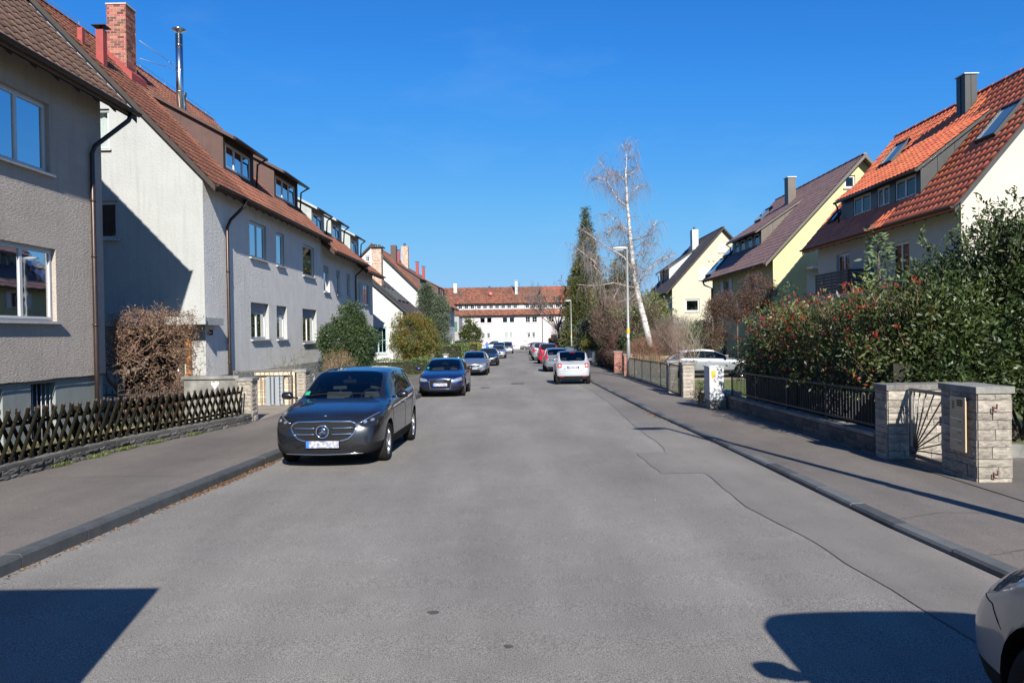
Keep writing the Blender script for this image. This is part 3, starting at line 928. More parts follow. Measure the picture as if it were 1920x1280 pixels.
def shed_dormer(root, side, xfr, y0, y1, zsill, ztop, xback, zback, mcheek, wins, mroof, over=0.35, dz=None, tiled=None, roofz=None, sash=2, mfront=None):
    """dormer: front wall at x=xfr, roof rising to (xback,zback).  wins: (y0,y1,z0,z1)"""
    out = 1 if side < 0 else -1
    f = Frame((xfr, 0, 0), (0, 1, 0), (out, 0, 0))
    zlow = zsill - .5
    d = wall(root, 'dormer', f, [(y0, zlow), (y1, zlow), (y1, ztop), (y0, ztop)], [(a, b, c, e) for a, b, c, e in wins], mfront or M_anth, 0.12)
    for (a, b, c, e) in wins:
        window(None, f, a, b, c, e, sash, 0.03, sub=d, sill=False, name='dormer_window', fw=.055, ssash=.045, curtain=2)
    sl = (zback - ztop) / abs(xback - xfr)
    for yy, w in ((y0, -0.02), (y1, 0.0)):
        mb = MB()
        mb.prism([(xfr, yy + w, zlow), (xfr, yy + w, ztop), (xback, yy + w, zback), (xback, yy + w, zback - 1.0)], (0, 0.02, 0))
        n = 4
        for k in range(1, n):                                   # standing seams
            x = xfr + (xback - xfr) * k / n
            zt = ztop + sl * abs(x - xfr)
            mb.box((x - .012, yy + w - .02, zlow), (x + .012, yy + w + .04, zt))
        mb.build('cheek', mcheek, d)
    t = .12
    mb = MB()
    xo = xfr + out * over
    zo = ztop - sl * over
    mb.prism([(xo, y0 - .2, zo), (xo, y0 - .2, zo + t), (xback, y0 - .2, zback + t), (xback, y0 - .2, zback)], (0, y1 - y0 + .4, 0))
    mb.build('dormer_roof', mroof, d, fix=True)
    mb = MB()
    mb.tube([(xo + out * .05, y0 - .2, zo + .04), (xo + out * .05, y1 + .2, zo + .04)], .06, 8)
    ye = y1 + .05
    mb.tube([(xo + out * .05, ye, zo), (xfr + out * .16, ye, zo - .2), (xfr + out * .1, ye, zlow + .35)], .04, 8)
    mb.build('dormer_gutter', M_gutter, d)
    if tiled:
        V = Vector((xback - xo, 0, zback - zo)).normalized()
        # tiles of a dormer roof are one stuff part of it
        keep = len(COL.objects)
        tile_field(d, (xo, y0 - .2, zo + t + .01), (0, 1, 0), V, y1 - y0 + .4, math.hypot(xback - xo, zback - zo), tiled, limit=0, name='dormer_tile')
    return d

# ------------------------------------------------------------------ left house, nearest
h1, f1, g1, e1 = house_shell('nearest left house: taupe stucco, white windows, dark downpipe, mossy brown tiled roof', 'house',
    -1, 7.0, 18.54, -10, -15, -20, 1.13, 7.5, 13.45, 0.6, 0.4, 0.55, M_stuccoA, M_tile1,
    fac=[(13.9, 16.5, 5.5, 7.0), (13.9, 16.62, 2.36, 3.92)], tw=0.30, th=0.36, name='stucco_house')
window(h1, f1, 13.9, 16.5, 5.5, 7.0, 2, 0.10, curtain=1, split=[0.62])
window(h1, f1, 13.9, 16.62, 2.36, 3.92, 2, 0.10, curtain=3, split=[0.62])
fp = Frame((-10.05, 0, 0), (0, 1, 0), (1, 0, 0))
wall(h1, 'plinth', fp, [(7, -.6), (18.49, -.6), (18.49, 1.13), (7, 1.13)], [(12.7, 14.88, -.4, 1.02), (15.75, 16.59, -.4, 1.06)], M_plinth, 0.3)
wall(h1, 'plinth', Frame((0, 18.49, 0), (1, 0, 0), (0, 1, 0)), [(-20, -.6), (-10.05, -.6), (-10.05, 1.13), (-20, 1.13)], [], M_plinth, 0.2)
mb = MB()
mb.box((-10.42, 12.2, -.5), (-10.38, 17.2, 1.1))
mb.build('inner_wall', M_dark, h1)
for k in range(5):
    mb = MB()
    y = 15.9 + k * .15
    mb.tube([(-10.12, y, -.4), (-10.12, y, 1.04)], .013, 6)
    mb.build('window_bar', M_irong, h1)
mb = MB()
pp = [(-9.985, 7 + k * .5, 1.125 + .012 * math.sin(k * 1.7)) for k in range(24)]
mb.tube(pp, .012, 5)
mb.build('cable', M_black, h1)
downpipe(h1, [(-9.36, 18.75, 7.42), (-9.40, 18.7, 7.25), (-9.90, 18.1, 6.5), (-9.92, 18.0, 6.3), (-9.92, 18.0, 1.3), (-9.92, 18.0, -.25)], .055, M_pipe, [((-9.92, 18.0, 3.9), .03), ((-9.92, 18.0, 2.3), .03), ((-9.92, 18.0, 5.2), .03), ((-9.92, 18.0, .0), .05)])
shed_dormer(h1, -1, -11.3, 7.6, 13.2, 9.4, 10.4, -14.2, 12.0, M_copper, [(9, 11, 9.5, 10.3)], M_copper)

# ------------------------------------------------------------------ house two: white gable, grey facade
up2 = [(28.7, 30.6, 4.95, 6.33), (31.85, 32.95, 4.92, 6.3), (35.75, 37.75, 4.8, 6.27)]
lo2 = [(28.7, 30.75, 1.88, 3.27), (31.75, 33.15, 1.86, 3.25), (35.55, 38.0, 1.66, 3.25)]
h2, f2, g2, e2 = house_shell('tall house with sunlit white gable, grey road front, brick chimney and two copper dormers', 'house',
    -1, 24.5, 39.1, -10, -15.36, -20.7, -.5, 6.8, 12.96, 0.45, 0.12, 0.1, M_stuccoG, M_tile2, fac=up2 + lo2,
    gab=[(-14.3, -12.93, 8.0, 9.28), (-14.1, -12.74, 5.15, 6.36), (-13.0, -10.6, -.3, 2.28)], tw=0.27, th=0.34, name='gabled_house', mgable=M_stuccoW, mrev=M_stuccoW)
for i, w in enumerate(up2):
    window(h2, f2, *w, 2 if i == 0 else 1, .08, curtain=[1, 1, 2][i])
for i, w in enumerate(lo2):
    window(h2, f2, *w, 2 if i != 1 else 1, .16, shut=[.3, .33, .25][i], curtain=2)
window(h2, g2, -14.3, -12.93, 8.0, 9.28, 2, .1, curtain=1, shut=.08, mshut=M_shut)
window(h2, g2, -14.1, -12.74, 5.15, 6.36, 1, .1, curtain=0)
# recessed entrance behind the gable opening
mb = MB()
mb.box((-13.0, 25.7, -.5), (-10.62, 25.76, 2.3)); mb.box((-13.05, 24.7, -.5), (-13.0, 25.7, 2.3))
mb.build('entrance_recess', M_stuccoG, h2)
mb = MB()
mb.box((-10.6, 24.72, -.5), (-10.56, 25.7, 2.28))
mb.build('entrance_side_wall', M_stuccoW, h2)
mb = MB()
mb.box((-10.60, 24.38, -.35), (-10.44, 24.60, 2.26))
dj = mb.build('door_jamb', M_wood, h2)
mb = MB()
mb.box((-12.6, 25.6, -.4), (-11.2, 25.69, 2.0))
dr = mb.build('door', M_browns, h2)
mb = MB(); mb.tube([(-11.35, 25.55, .5), (-11.35, 25.55, 1.1)], .015, 6); mb.build('handle', M_steel, dr)
mb = MB()
mb.box((-13.1, 23.75, 2.36), (-9.72, 25.3, 2.60))
mb.box((-13.0, 23.68, 2.38), (-9.66, 23.76, 2.63))
mb.build('canopy', M_stuccoW, h2, bevel=.008)
mb = MB(); mb.box((-9.94, 24.62, 2.05), (-9.86, 24.75, 2.22)); mb.build('doorbell_lamp', M_dark, h2)
downpipe(h2, [(-9.47, 26.9, 6.75), (-9.5, 26.8, 6.5), (-9.84, 26.4, 5.98), (-9.9, 26.25, 5.7), (-9.9, 26.25, 1.15), (-9.9, 26.25, -.4)], .055, M_pipe,
         [((-9.9, 26.25, 4.2), .03), ((-9.9, 26.25, 1.1), .03)])
mb = MB(); mb.box((-9.99, 24.6, -.5), (-9.955, 39.0, .72)); mb.build('plinth', M_plinth, h2)
shed_dormer(h2, -1, -10.8, 28.4, 31.6, 8.2, 9.45, -13.9, 11.15, M_copper, [(28.6, 31.3, 8.25, 9.2)], M_copper, over=.45, sash=3, mfront=M_soffit)
shed_dormer(h2, -1, -10.8, 34.3, 37.9, 8.2, 9.45, -13.9, 11.15, M_copper, [(34.5, 37.5, 8.25, 9.2)], M_copper, over=.45, sash=3, mfront=M_soffit)
ch = brick_stack(h2, -14.52, -13.82, 27.45, 28.15, 11.2, 13.85, M_brick, limit=300)
mb = MB(); mb.box((-14.54, 27.43, 13.85), (-13.8, 28.17, 13.9)); mb.build('cap', M_mortar, ch)
mb = MB(); mb.prism([(-13.6, 27.35, 11.05), (-14.65, 27.35, 12.15), (-14.65, 27.35, 12.4), (-13.6, 27.35, 11.4)], (0, 1.1, 0)); mb.build('flashing', M_redp, ch)
mb = MB()
mb.tube([(-13.15, 30.4, 10.3), (-13.15, 30.3, 10.9), (-13.05, 30.0, 11.3), (-13.05, 30.0, 13.75)], .135, 16)
for z in (11.5, 12.4, 13.3): mb.lathe([(.13, z), (.145, z), (.145, z + .04), (.13, z + .04)], 16, 'z', (-13.05, 30.0, 0))
fl = mb.build('flue', M_steel, h2)
mb = MB(); mb.lathe([(.001, 13.97), (.27, 13.93), (.27, 13.90), (.09, 13.84), (.09, 13.75)], 18, 'z', (-13.05, 30.0, 0)); mb.build('rain_cap', M_steel, fl)
mb = MB(); mb.tube([(-13.1, 30, 12.45), (-13.8, 28.35, 12.9)], .012, 5); mb.tube([(-13.1, 30, 12.35), (-13.8, 28.35, 12.25)], .012, 5); mb.build('brace', M_irong, fl)
mb = MB(); mb.tube([(-13.6, 31.7, 11), (-13.6, 31.7, 11.9)], .06, 8); mb.lathe([(.08, 11.9), (.08, 12.02)], 8, 'z', (-13.6, 31.7, 0)); mb.build('vent_pipe', M_anth, h2)
for (x, y, w, zt_, hcap) in ((-13.4, 25.0, .12, 11.95, 1), (-14.0, 24.9, .08, 12.0, 0)):
    mb = MB(); mb.box((x - w, y - w, 10.2), (x + w, y + w, zt_)); v = mb.build('roof_vent', M_redp, h2)
    if hcap:
        mb = MB(); mb.box((x - w - .1, y - w - .1, zt_ + .10), (x + w + .1, y + w + .1, zt_ + .13)); mb.box((x - .03, y - .03, zt_), (x + .03, y + .03, zt_ + .1)); mb.build('cap', M_anth, v)
mb = MB(); mb.tube([(-15.36, 24.6, 13.2), (-15.36, 38.8, 13.2)], .008, 4)
for k in range(7): mb.tube([(-15.36, 25 + k * 2.2, 12.9), (-15.36, 25 + k * 2.2, 13.21)], .01, 4)
mb.build('lightning_wire', M_irong, h2)

# ------------------------------------------------------------------ houses three and four of the row
w3 = [(39.6, 40.8, 4.25, 5.6), (42.3, 43.3, 4.23, 5.6), (44.9, 45.9, 4.22, 5.6)]
l3 = [(39.9, 41.2, 1.2, 2.6), (43.0, 44.2, 1.2, 2.6)]
h3, f3, g3, e3 = house_shell('grey row house beyond the copper dormers with two zinc dormers on its roof', 'house',
    -1, 39.12, 47.6, -10.02, -15, -20, -.8, 6.28, 11.5, 0.7, 0, 0.1, M_stuccoG, M_tile2, fac=w3 + l3, limit=0, name='row_house')
for w in w3: window(h3, f3, *w, 1, .1, shut=.25, curtain=2)
for w in l3: window(h3, f3, *w, 1, .1, curtain=2)
shed_dormer(h3, -1, -10.8, 40.4, 43.0, 7.6, 8.75, -13.0, 9.95, M_zinc, [(40.7, 42.6, 7.7, 8.5)], M_zinc, sash=2, mfront=M_zinc)
shed_dormer(h3, -1, -10.8, 44.6, 47.2, 7.6, 8.75, -13.0, 9.95, M_zinc, [(44.9, 46.8, 7.7, 8.5)], M_zinc, sash=2, mfront=M_zinc)
c3 = brick_stack(h3, -13.9, -13.2, 38.9, 39.7, 9.6, 10.95, M_brick, limit=0, rest='bricks')
mb = MB(); mb.box((-13.98, 38.8, 10.95), (-13.12, 39.8, 11.03)); mb.lathe([(.1, 11.03), (.12, 11.2), (.16, 11.22), (.001, 11.3)], 10, 'z', (-13.5, 39.3, 0)); mb.build('cap', M_anth, c3)
downpipe(h3, [(-9.3, 47.2, 6.2), (-9.9, 46.9, 5.6), (-9.92, 46.9, 5.2), (-9.92, 46.9, -.5)], .05)
w4 = [(47.9, 49.0, 3.97, 5.3), (49.6, 51.6, 3.97, 5.3)]
h4, f4, g4, e4 = house_shell('last narrow grey unit of the left row, one zinc dormer, beside the white cottage', 'house',
    -1, 47.62, 52.7, -10.0, -15, -20, -.8, 5.95, 10.9, 0.7, 0, 0.5, M_stuccoG, M_tile2, fac=w4 + [(49.0, 50.5, 1.0, 2.3)], limit=0, name='row_house')
for w in w4: window(h4, f4, *w, 2, .1, curtain=3)
window(h4, f4, 49.0, 50.5, 1.0, 2.3, 2, .1)
shed_dormer(h4, -1, -10.8, 49.6, 52.2, 7.2, 8.5, -12.8, 9.6, M_zinc, [(49.9, 51.9, 7.3, 8.2)], M_zinc, sash=2, mfront=M_zinc)

# ------------------------------------------------------------------ white cottage with dark roof
h5, f5, g5, e5 = house_shell('low white cottage with a steep dark tiled roof, skylights and a speckled brick chimney', 'house',
    -1, 58.0, 67.5, -8.75, -13, -17, -1.0, 3.6, 7.8, 0.5, .25, .2, M_white, M_tile5, gab=[(-11.3, -10.0, .6, 2.6)], limit=0, name='cottage', verge=M_anth)
window(h5, g5, -11.3, -10.0, .6, 2.6, 2, .1, cross=2, mfr=mat('teal_frame', (.35, .52, .52), .5))
def skylight(root, O, U, V, w, h, name='skylight', m=None, mf=None):
    O, U, V = Vector(O), Vector(U).normalized(), Vector(V).normalized()
    N = U.cross(V)
    if N.z < 0: N = -N
    mb = MB()
    b = .06
    mb.obox(O, U * w, V * b, N * .13); mb.obox(O + V * (h - b), U * w, V * b, N * .13)
    mb.obox(O + V * b, U * b, V * (h - 2 * b), N * .13); mb.obox(O + V * b + U * (w - b), U * b, V * (h - 2 * b), N * .13)
    s = mb.build(name, mf or M_anth, root, fix=True)
    mb = MB(); mb.obox(O + V * b + U * b + N * .07, U * (w - 2 * b), V * (h - 2 * b), N * .015)
    mb.build('pane', m or M_sky, s, fix=True)
    return s
M_sky = mat('skylight_glass', (0.10, 0.17, 0.17), 0.08, spec=0.9, coat=0.5)
M_pan = mat('solar_panel_glass', (0.30, 0.42, 0.55), 0.12, spec=1.0, coat=1.0)
def roofpt(e, x):
    xe, ze, s, Y0, Y1, out = e
    return ze + s * abs(x - xe)
V5 = (-1, 0, e5[2])
for y in (59.0, 61.0, 63.0): skylight(h5, (-9.3, y, roofpt(e5, -9.3) + .04), (0, 1, 0), V5, 1.5, 1.7)
c5 = brick_stack(h5, -11.35, -10.6, 59.6, 60.4, 5.6, 8.7, M_brick2, limit=0)
mb = MB(); mb.box((-11.5, 59.45, 8.72), (-10.45, 60.55, 8.82)); mb.lathe([(.1, 8.82), (.12, 9.0), (.001, 9.05)], 8, 'z', (-11.1, 60, 0)); mb.lathe([(.08, 8.82), (.09, 8.98), (.001, 9.0)], 8, 'z', (-10.8, 60, 0)); mb.build('cap', M_anth, c5)

# ------------------------------------------------------------------ big white gable house and the two beyond it
h6, f6, g6, e6 = house_shell('white house with big sunlit gable and red roof behind the grey-green juniper', 'house',
    -1, 79.0, 99.5, -10, -15, -20, -1.2, 5.66, 11.3, 0.7, .3, .1, M_white, M_tile2, fac=[(82 + 4 * k, 83.5 + 4 * k, 3.4, 4.7) for k in range(4)], gab=[(-15.7, -15.2, 9.5, 10.1), (-14.5, -14.0, 7, 8.1)], limit=0, name='white_house')
window(h6, g6, -15.7, -15.2, 9.5, 10.1, 1, .1, cross=2); window(h6, g6, -14.5, -14.0, 7, 8.1, 1, .1)
for k in range(4): window(h6, f6, 82 + 4 * k, 83.5 + 4 * k, 3.4, 4.7, 2, .1)
shed_dormer(h6, -1, -10.9, 85, 91, 7.0, 8.2, -13.6, 10.0, M_copper, [(85.4, 87.6, 7.1, 8.0), (88.3, 90.5, 7.1, 8.0)], M_copper)
mb = MB(); mb.box((-14.5, 87.5, 9.8), (-13.9, 88.5, 12.15)); mb.build('chimney', M_copper, h6)
c6 = brick_stack(h6, -14.6, -13.75, 96, 96.9, 9.8, 13.0, M_brick2, limit=0)
mb = MB(); mb.lathe([(.12, 13.0), (.15, 13.3), (.001, 13.45)], 8, 'z', (-14.2, 96.4, 0)); mb.build('cap', M_anth, c6)
def vent(root, x, y, z0, z1, w=.2):
    mb = MB(); mb.box((x - w, y - w, z0), (x + w, y + w, z1)); v = mb.build('roof_vent', M_redp, root)
    mb = MB(); mb.box((x - w - .1, y - w - .1, z1 + .1), (x + w + .1, y + w + .1, z1 + .14)); mb.box((x - .04, y - .04, z1), (x + .04, y + .04, z1 + .1)); mb.build('cap', M_anth, v)
vent(h6, -14.3, 91.5, 10.2, 11.9); vent(h6, -14.4, 98.5, 10.3, 12.0)
h7, f7, g7, e7 = house_shell('far white row house with two small dormers, last but one on the left', 'house',
    -1, 101.0, 118.5, -10, -15, -20, -1.4, 5.66, 11.0, 0.7, .3, .1, M_white, M_tile2,
    fac=[(103 + 3.4 * k, 104.4 + 3.4 * k, 2.9, 4.3) for k in range(4)] + [(103 + 3.4 * k, 104.4 + 3.4 * k, .0, 1.4) for k in range(4)], limit=0, name='white_house')
for k in range(4):
    window(h7, f7, 103 + 3.4 * k, 104.4 + 3.4 * k, 2.9, 4.3, 2, .1); window(h7, f7, 103 + 3.4 * k, 104.4 + 3.4 * k, 0, 1.4, 2, .1)
shed_dormer(h7, -1, -10.9, 104.0, 106.6, 7.0, 8.4, -12.8, 9.4, M_copper, [(104.3, 106.3, 7.1, 8.2)], M_tile2)
shed_dormer(h7, -1, -10.9, 110.5, 113.1, 7.0, 8.4, -12.8, 9.4, M_copper, [(110.8, 112.8, 7.1, 8.2)], M_tile2)
vent(h7, -14.2, 108, 10.2, 12.0); vent(h7, -14.2, 115, 10.2, 12.0)
downpipe(h7, [(-9.3, 101.3, 5.6), (-9.9, 101.5, 4.8), (-9.92, 101.5, -.9)], .07, M_soffitw)
h8, f8, g8, e8 = house_shell('farthest left house, its red roof just showing above the white row house', 'house',
    -1, 119.0, 136.0, -11.4, -15, -19, -1.4, 6.4, 10.6, 0.6, .1, .1, M_white, M_tile2, limit=0, name='white_house', th=.5, tw=.4)
t = thing('grey_annex', (-10.8, 126, -1.1), 'narrow grey flat-roofed annex between the left houses and the end building', 'building')
mb = MB(); mb.box((-11.3, 126, -1.2), (-9.9, 134, 4.9)); an = mb.build('wall', mat('render_grey', (.33, .33, .33), .85, var=.1), t)
mb = MB(); mb.box((-11.38, 125.9, 4.905), (-9.8, 134.1, 5.02)); mb.build('roof_edge', M_anth, t)
mb = MB(); mb.box((-11.1, 125.96, 2.4), (-10.2, 125.99, 4.0)); mb.build('window', M_sky, t)
mb = MB(); mb.box((-11.3, 124.2, .75), (-9.5, 125.98, .9)); mb.build('canopy', M_anth, t)

# ------------------------------------------------------------------ end building across the street
eb = thing('apartment_building', (0, 150, -1.2), 'long white building closing the end of the street under a weathered orange-red tiled roof', 'building')
fe = Frame((0, 150, 0), (1, 0, 0), (0, -1, 0))
upw = [(-7.75, -6.65), (-6.45, -5.35), (-3.4, -2.3), (-2.05, -.95), (1.05, 2.1), (2.35, 3.45)]
low = [(-7.45, -6.7), (-6.45, -5.7), (-3.0, -2.25), (-2.1, -1.35), (1.4, 2.15), (2.3, 3.05)]
X0, X1 = -22, 18
holes = [(a, b, 4.0, 5.15) for a, b in upw] + [(a, b, 1.05, 2.2) for a, b in low] + [(-11, -9.9, 3.95, 5.0), (5.6, 6.7, 4.0, 5.15), (6.0, 7.2, .2, 1.6)]
wall(eb, 'wall', fe, [(X0, -1.4), (X1, -1.4), (X1, 5.5), (X0, 5.5)], holes, M_farwall, .25)
for i, (a, b) in enumerate(upw): window(eb, fe, a, b, 4.0, 5.15, 1, .1, cross=2 if i > 3 else 0, fw=.08, curtain=0)
for i, (a, b) in enumerate(low): window(eb, fe, a, b, 1.05, 2.2, 1, .06, cross=3, fw=.08, curtain=1 if i in (2, 3) else 2)
window(eb, fe, -11, -9.9, 3.95, 5.0, 1, .05, shut=1.0, mshut=M_shutw)
window(eb, fe, 5.6, 6.7, 4.0, 5.15, 1, .1, cross=2); window(eb, fe, 6.0, 7.2, .2, 1.6, 1, .1, mfr=M_anth)
for (xa, xb_) in ((X0, 4.35), (4.41, X1)):
    mt_ = M_tile6 if xa < 0 else mat('clay_tile_far_orange', (0.33, 0.10, 0.045), 0.85, col2=(0.25, 0.085, 0.045), vscale=0.5, island=0.25, objrand=True)
    def slab(p, q, t_, nm):
        mb = MB()
        mb.prism([(xa, p[0], p[1] - t_), (xa, p[0], p[1]), (xa, q[0], q[1]), (xa, q[0], q[1] - t_)], (xb_ - xa, 0, 0))
        o = mb.build(nm, mt_, eb, fix=True)
        V = Vector((0, q[0] - p[0], q[1] - p[1]))
        tile_field(eb, (xa, p[0], p[1] + .02), (1, 0, 0), V, xb_ - xa, V.length, mt_, .34, .36, limit=0, jit=.012)
    slab((149.5, 5.48), (151.2, 6.62), .12, 'lower_roof')
    slab((150.7, 7.82), (156.2, 11.3), .12, 'upper_roof')
mb = MB(); mb.prism([(X0, 156.2, 11.28), (X0, 162, 7.5), (X0, 162, 7.3), (X0, 156.2, 11.1)], (X1 - X0, 0, 0)); mb.build('back_roof', M_tile6, eb, fix=True)
fb2 = Frame((0, 151.2, 0), (1, 0, 0), (0, -1, 0))
bw_ = [(-12.1 + 1.18 * k + (.12 if k > 2 else 0), -11.05 + 1.18 * k + (.12 if k > 2 else 0)) for k in range(18)]
wall(eb, 'window_band', fb2, [(X0, 6.4), (X1, 6.4), (X1, 7.9), (X0, 7.9)], [(a, b, 6.75, 7.7) for a, b in bw_], mat('timber_band_grey', (.20, .20, .19), .8, var=.2), .1)
for k, (a, b) in enumerate(bw_): window(eb, fb2, a, b, 6.75, 7.7, 1, -.02, cross=2, fw=.10, shut=1.0 if k == 10 else 0, mshut=M_shutw, sill=False, ssash=.07)
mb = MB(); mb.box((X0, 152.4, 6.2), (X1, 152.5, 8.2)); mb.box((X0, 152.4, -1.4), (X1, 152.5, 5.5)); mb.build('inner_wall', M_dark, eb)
mb = MB(); mb.box((X0, 150.2, -1.4), (X0 + .2, 162, 7.3)); mb.box((X1 - .2, 150.2, -1.4), (X1, 162, 7.3)); mb.build('side_wall', M_farwall, eb)
gutter(eb, (X0, 149.42, 5.5), (X1, 149.42, 5.5), .09); gutter(eb, (X0, 150.62, 7.84), (X1, 150.62, 7.84), .09)
downpipe(eb, [(4.38, 149.45, 5.4), (4.38, 149.9, 5.0), (4.38, 149.9, -1.1)], .06); downpipe(eb, [(-9.0, 149.45, 5.4), (-9.0, 149.9, 5.0), (-9.0, 149.9, -1.1)], .05)
mb = MB(); mb.box((-13.1, 154.4, 9.8), (-12.45, 155.1, 12.1)); mb.build('chimney', mat('chimney_cream', (.62, .55, .42), .8), eb)
mb = MB(); mb.box((-.85, 153.6, 9.3), (-.3, 154.2, 12.3)); c = mb.build('chimney', M_zinc, eb)
mb = MB(); mb.box((-.95, 153.5, 12.4), (-.2, 154.3, 12.48)); mb.build('cap', M_zinc, c)
for x in (-6.0, -1.4):
    mb = MB(); mb.box((x - .3, 156, 11.45), (x + .3, 156.4, 11.53)); mb.tube([(x, 156.2, 11.2), (x, 156.2, 11.46)], .1, 6); mb.build('roof_vent', M_anth, eb)
V_ = Vector((0, 5.5, 3.48)).normalized()
skylight(eb, (-11.95, 153.6, 9.68), (1, 0, 0), V_, .6, .8)
mb = MB()
mb.lathe([(.001, .12), (.25, .09), (.42, 0.0), (.43, 0), (.25, .07), (.001, .10)], 18, 'y', (0, 0, 0))
mb.v = [(x - 5.6, 152.9 + y, z + 10.0) for x, y, z in mb.v]
di = mb.build('satellite_dish', mat('dish_red', (.45, .12, .12), .5), eb)
mb = MB(); mb.tube([(-5.6, 153.0, 9.0), (-5.6, 153.0, 9.95)], .04, 6); mb.tube([(-5.6, 152.9, 9.7), (-5.6, 152.4, 9.85)], .03, 6); mb.build('mast', M_anth, di)
tp = thing('pavement_far', (0, 148, -1.2), None, None); tp['kind'] = 'structure'
mb = MB(); mb.box((-80, 147.5, -1.5), (80, 149.95, -1.08)); mb.build('paving', M_walk, tp)

# ------------------------------------------------------------------ right houses
def balcony(root, x0, x1, y0, y1, z, h, m, n=7):
    mb = MB(); mb.box((x0, y0, z - .16), (x1, y1, z)); b = mb.build('balcony', M_white, root)
    zz = z + .05
    for k in range(n):
        mb = MB(); a = zz + k * h / n
        mb.box((x0 - .03, y0, a), (x0 - .005, y1, a + h / n - .022)); mb.box((x0, y0 - .03, a), (x1, y0 - .005, a + h / n - .022))
        mb.build('slat', m, b)
    mb = MB()
    for y in np.linspace(y0 + .03, y1 - .03, 5): mb.box((x0 + .0, y - .02, z), (x0 + .03, y + .02, z + h))
    mb.build('post', M_anth, b)
M_slat = mat('slat_dark_brown', (.035, .028, .025), .6, var=.2)
rw = [(33.15, 34.5, 3.5, 5.2), (28.1, 29.45, 3.5, 5.1)]
h9, f9, g9, e9 = house_shell('nearest right house with bright orange-red tiled roof, cream white gable and dark dormer', 'house',
    1, 24.8, 36.6, 14.1, 18, 21.9, -.6, 5.68, 11.0, 0.6, .7, .4, M_red_house, M_tile3, fac=rw, tw=.30, th=.36, name='red_roofed_house', verge=M_anth)
for w in rw: window(h9, f9, *w, 2, .1, curtain=3)
balcony(h9, 13.1, 14.1, 30.9, 34.3, 3.35, .92, M_slat)
shed_dormer(h9, 1, 14.35, 27.75, 34.5, 6.75, 7.62, 16.8, 9.5, M_anth, [(28.05, 29.6, 6.68, 7.48), (30.05, 31.1, 6.68, 7.48), (31.65, 33.3, 6.68, 7.48)], M_anth, over=.2, tiled=M_tile3)
V9 = (1, 0, e9[2])
skylight(h9, (15.9, 33.0, roofpt(e9, 15.9) + .42), (0, 1, 0), V9, 1.15, 1.25)
skylight(h9, (15.5, 25.2, roofpt(e9, 15.5) + .04), (0, 1, 0), V9, 1.15, 1.5)
skylight(h9, (14.4, 35.35, roofpt(e9, 14.4) + .04), (0, 1, 0), V9, .75, .75)
mb = MB(); mb.box((17.2, 29.9, 9.7), (17.66, 30.5, 11.6)); c9 = mb.build('chimney', M_anth, h9)
mb = MB(); mb.box((17.15, 29.85, 11.602), (17.71, 30.55, 11.64)); mb.build('cap', M_zinc, c9)
mb = MB()
for q in (30.2,): mb.box((17.18, q, 9.9), (17.2, q + .02, 11.58))
mb.box((17.42, 29.88, 9.9), (17.44, 29.9, 11.58)); mb.build('seam', M_anth, c9)

yw = [(51.3, 54.6, 4.3, 5.3), (46.0, 47.8, 4.3, 5.3)]
h10, f10, g10, e10 = house_shell('pale yellow house with brown tiled roof and long brown dormer behind the brown creeper', 'house',
    1, 43.1, 56.6, 14.1, 19, 23.9, -.8, 5.6, 11.45, 0.6, .6, .5, M_yellow, M_tile4, fac=[(52.0, 53.4, 4.2, 5.35), (46.3, 47.5, 4.2, 5.35)],
    gab=[(15.95, 17.2, 3.9, 5.2), (18.1, 18.7, 9.7, 10.4), (16.6, 17.6, 5.4, 7.4)], limit=0, name='yellow_house', verge=M_browns)
for a, b in ((52.0, 53.4), (46.3, 47.5)):
    wo = window(h10, f10, a, b, 4.2, 5.35, 2, .1, curtain=2)
    for (c_, d_) in ((a - .72, a - .03), (b + .03, b + .72)):
        mb = MB(); f10.box(mb, c_, d_, 4.2, 5.35, .02, .05)
        for k in range(12): f10.box(mb, c_ + .06, d_ - .06, 4.27 + k * .087, 4.31 + k * .087, .05, .062)
        mb.build('shutter', M_shutw, h10)
window(h10, g10, 15.95, 17.2, 3.9, 5.2, 1, .06, shut=1.0, mshut=M_shutw)
window(h10, g10, 18.1, 18.7, 9.7, 10.4, 1, .08); window(h10, g10, 16.6, 17.6, 5.4, 7.4, 1, .08)
mb = MB(); mb.box((15.9, 42.0, 5.2), (18.3, 43.08, 5.35)); bl = mb.build('balcony', M_white, h10)
for k in range(16):
    mb = MB(); mb.tube([(15.95 + k * .15, 42.05, 5.35), (15.95 + k * .15, 42.05, 6.35)], .012, 5); mb.build('bar', M_white, bl)
mb = MB(); mb.tube([(15.9, 42.05, 6.37), (18.3, 42.05, 6.37)], .025, 6); mb.build('handrail', M_white, bl)
shed_dormer(h10, 1, 15.0, 48.0, 54.4, 7.0, 8.15, 17.9, 10.1, M_browns, [(48.4, 49.5, 7.1, 7.95), (49.9, 51.0, 7.1, 7.95), (51.5, 52.5, 7.1, 7.95), (52.9, 53.8, 7.1, 7.95)], M_browns, tiled=M_tile4, sash=1)
mb = MB(); mb.box((17.6, 50.6, 9.5), (18.1, 51.3, 11.8)); c = mb.build('chimney', M_browns, h10)
mb = MB(); mb.box((17.55, 50.55, 11.802), (18.15, 51.35, 11.86)); mb.build('cap', M_zinc, c)
V10 = (1, 0, e10[2])
skylight(h10, (13.7, 55.2, roofpt(e10, 13.7) + .05), (0, 1, 0), V10, 1.7, 1.7, 'solar_panel', M_pan)
skylight(h10, (15.0, 55.2, roofpt(e10, 15.0) + .05), (0, 1, 0), V10, 1.7, 1.6, 'solar_panel', M_pan)
skylight(h10, (16.6, 53.0, roofpt(e10, 16.6) + .5), (0, 1, 0), V10, 1.4, 1.2, 'skylight', M_pan)
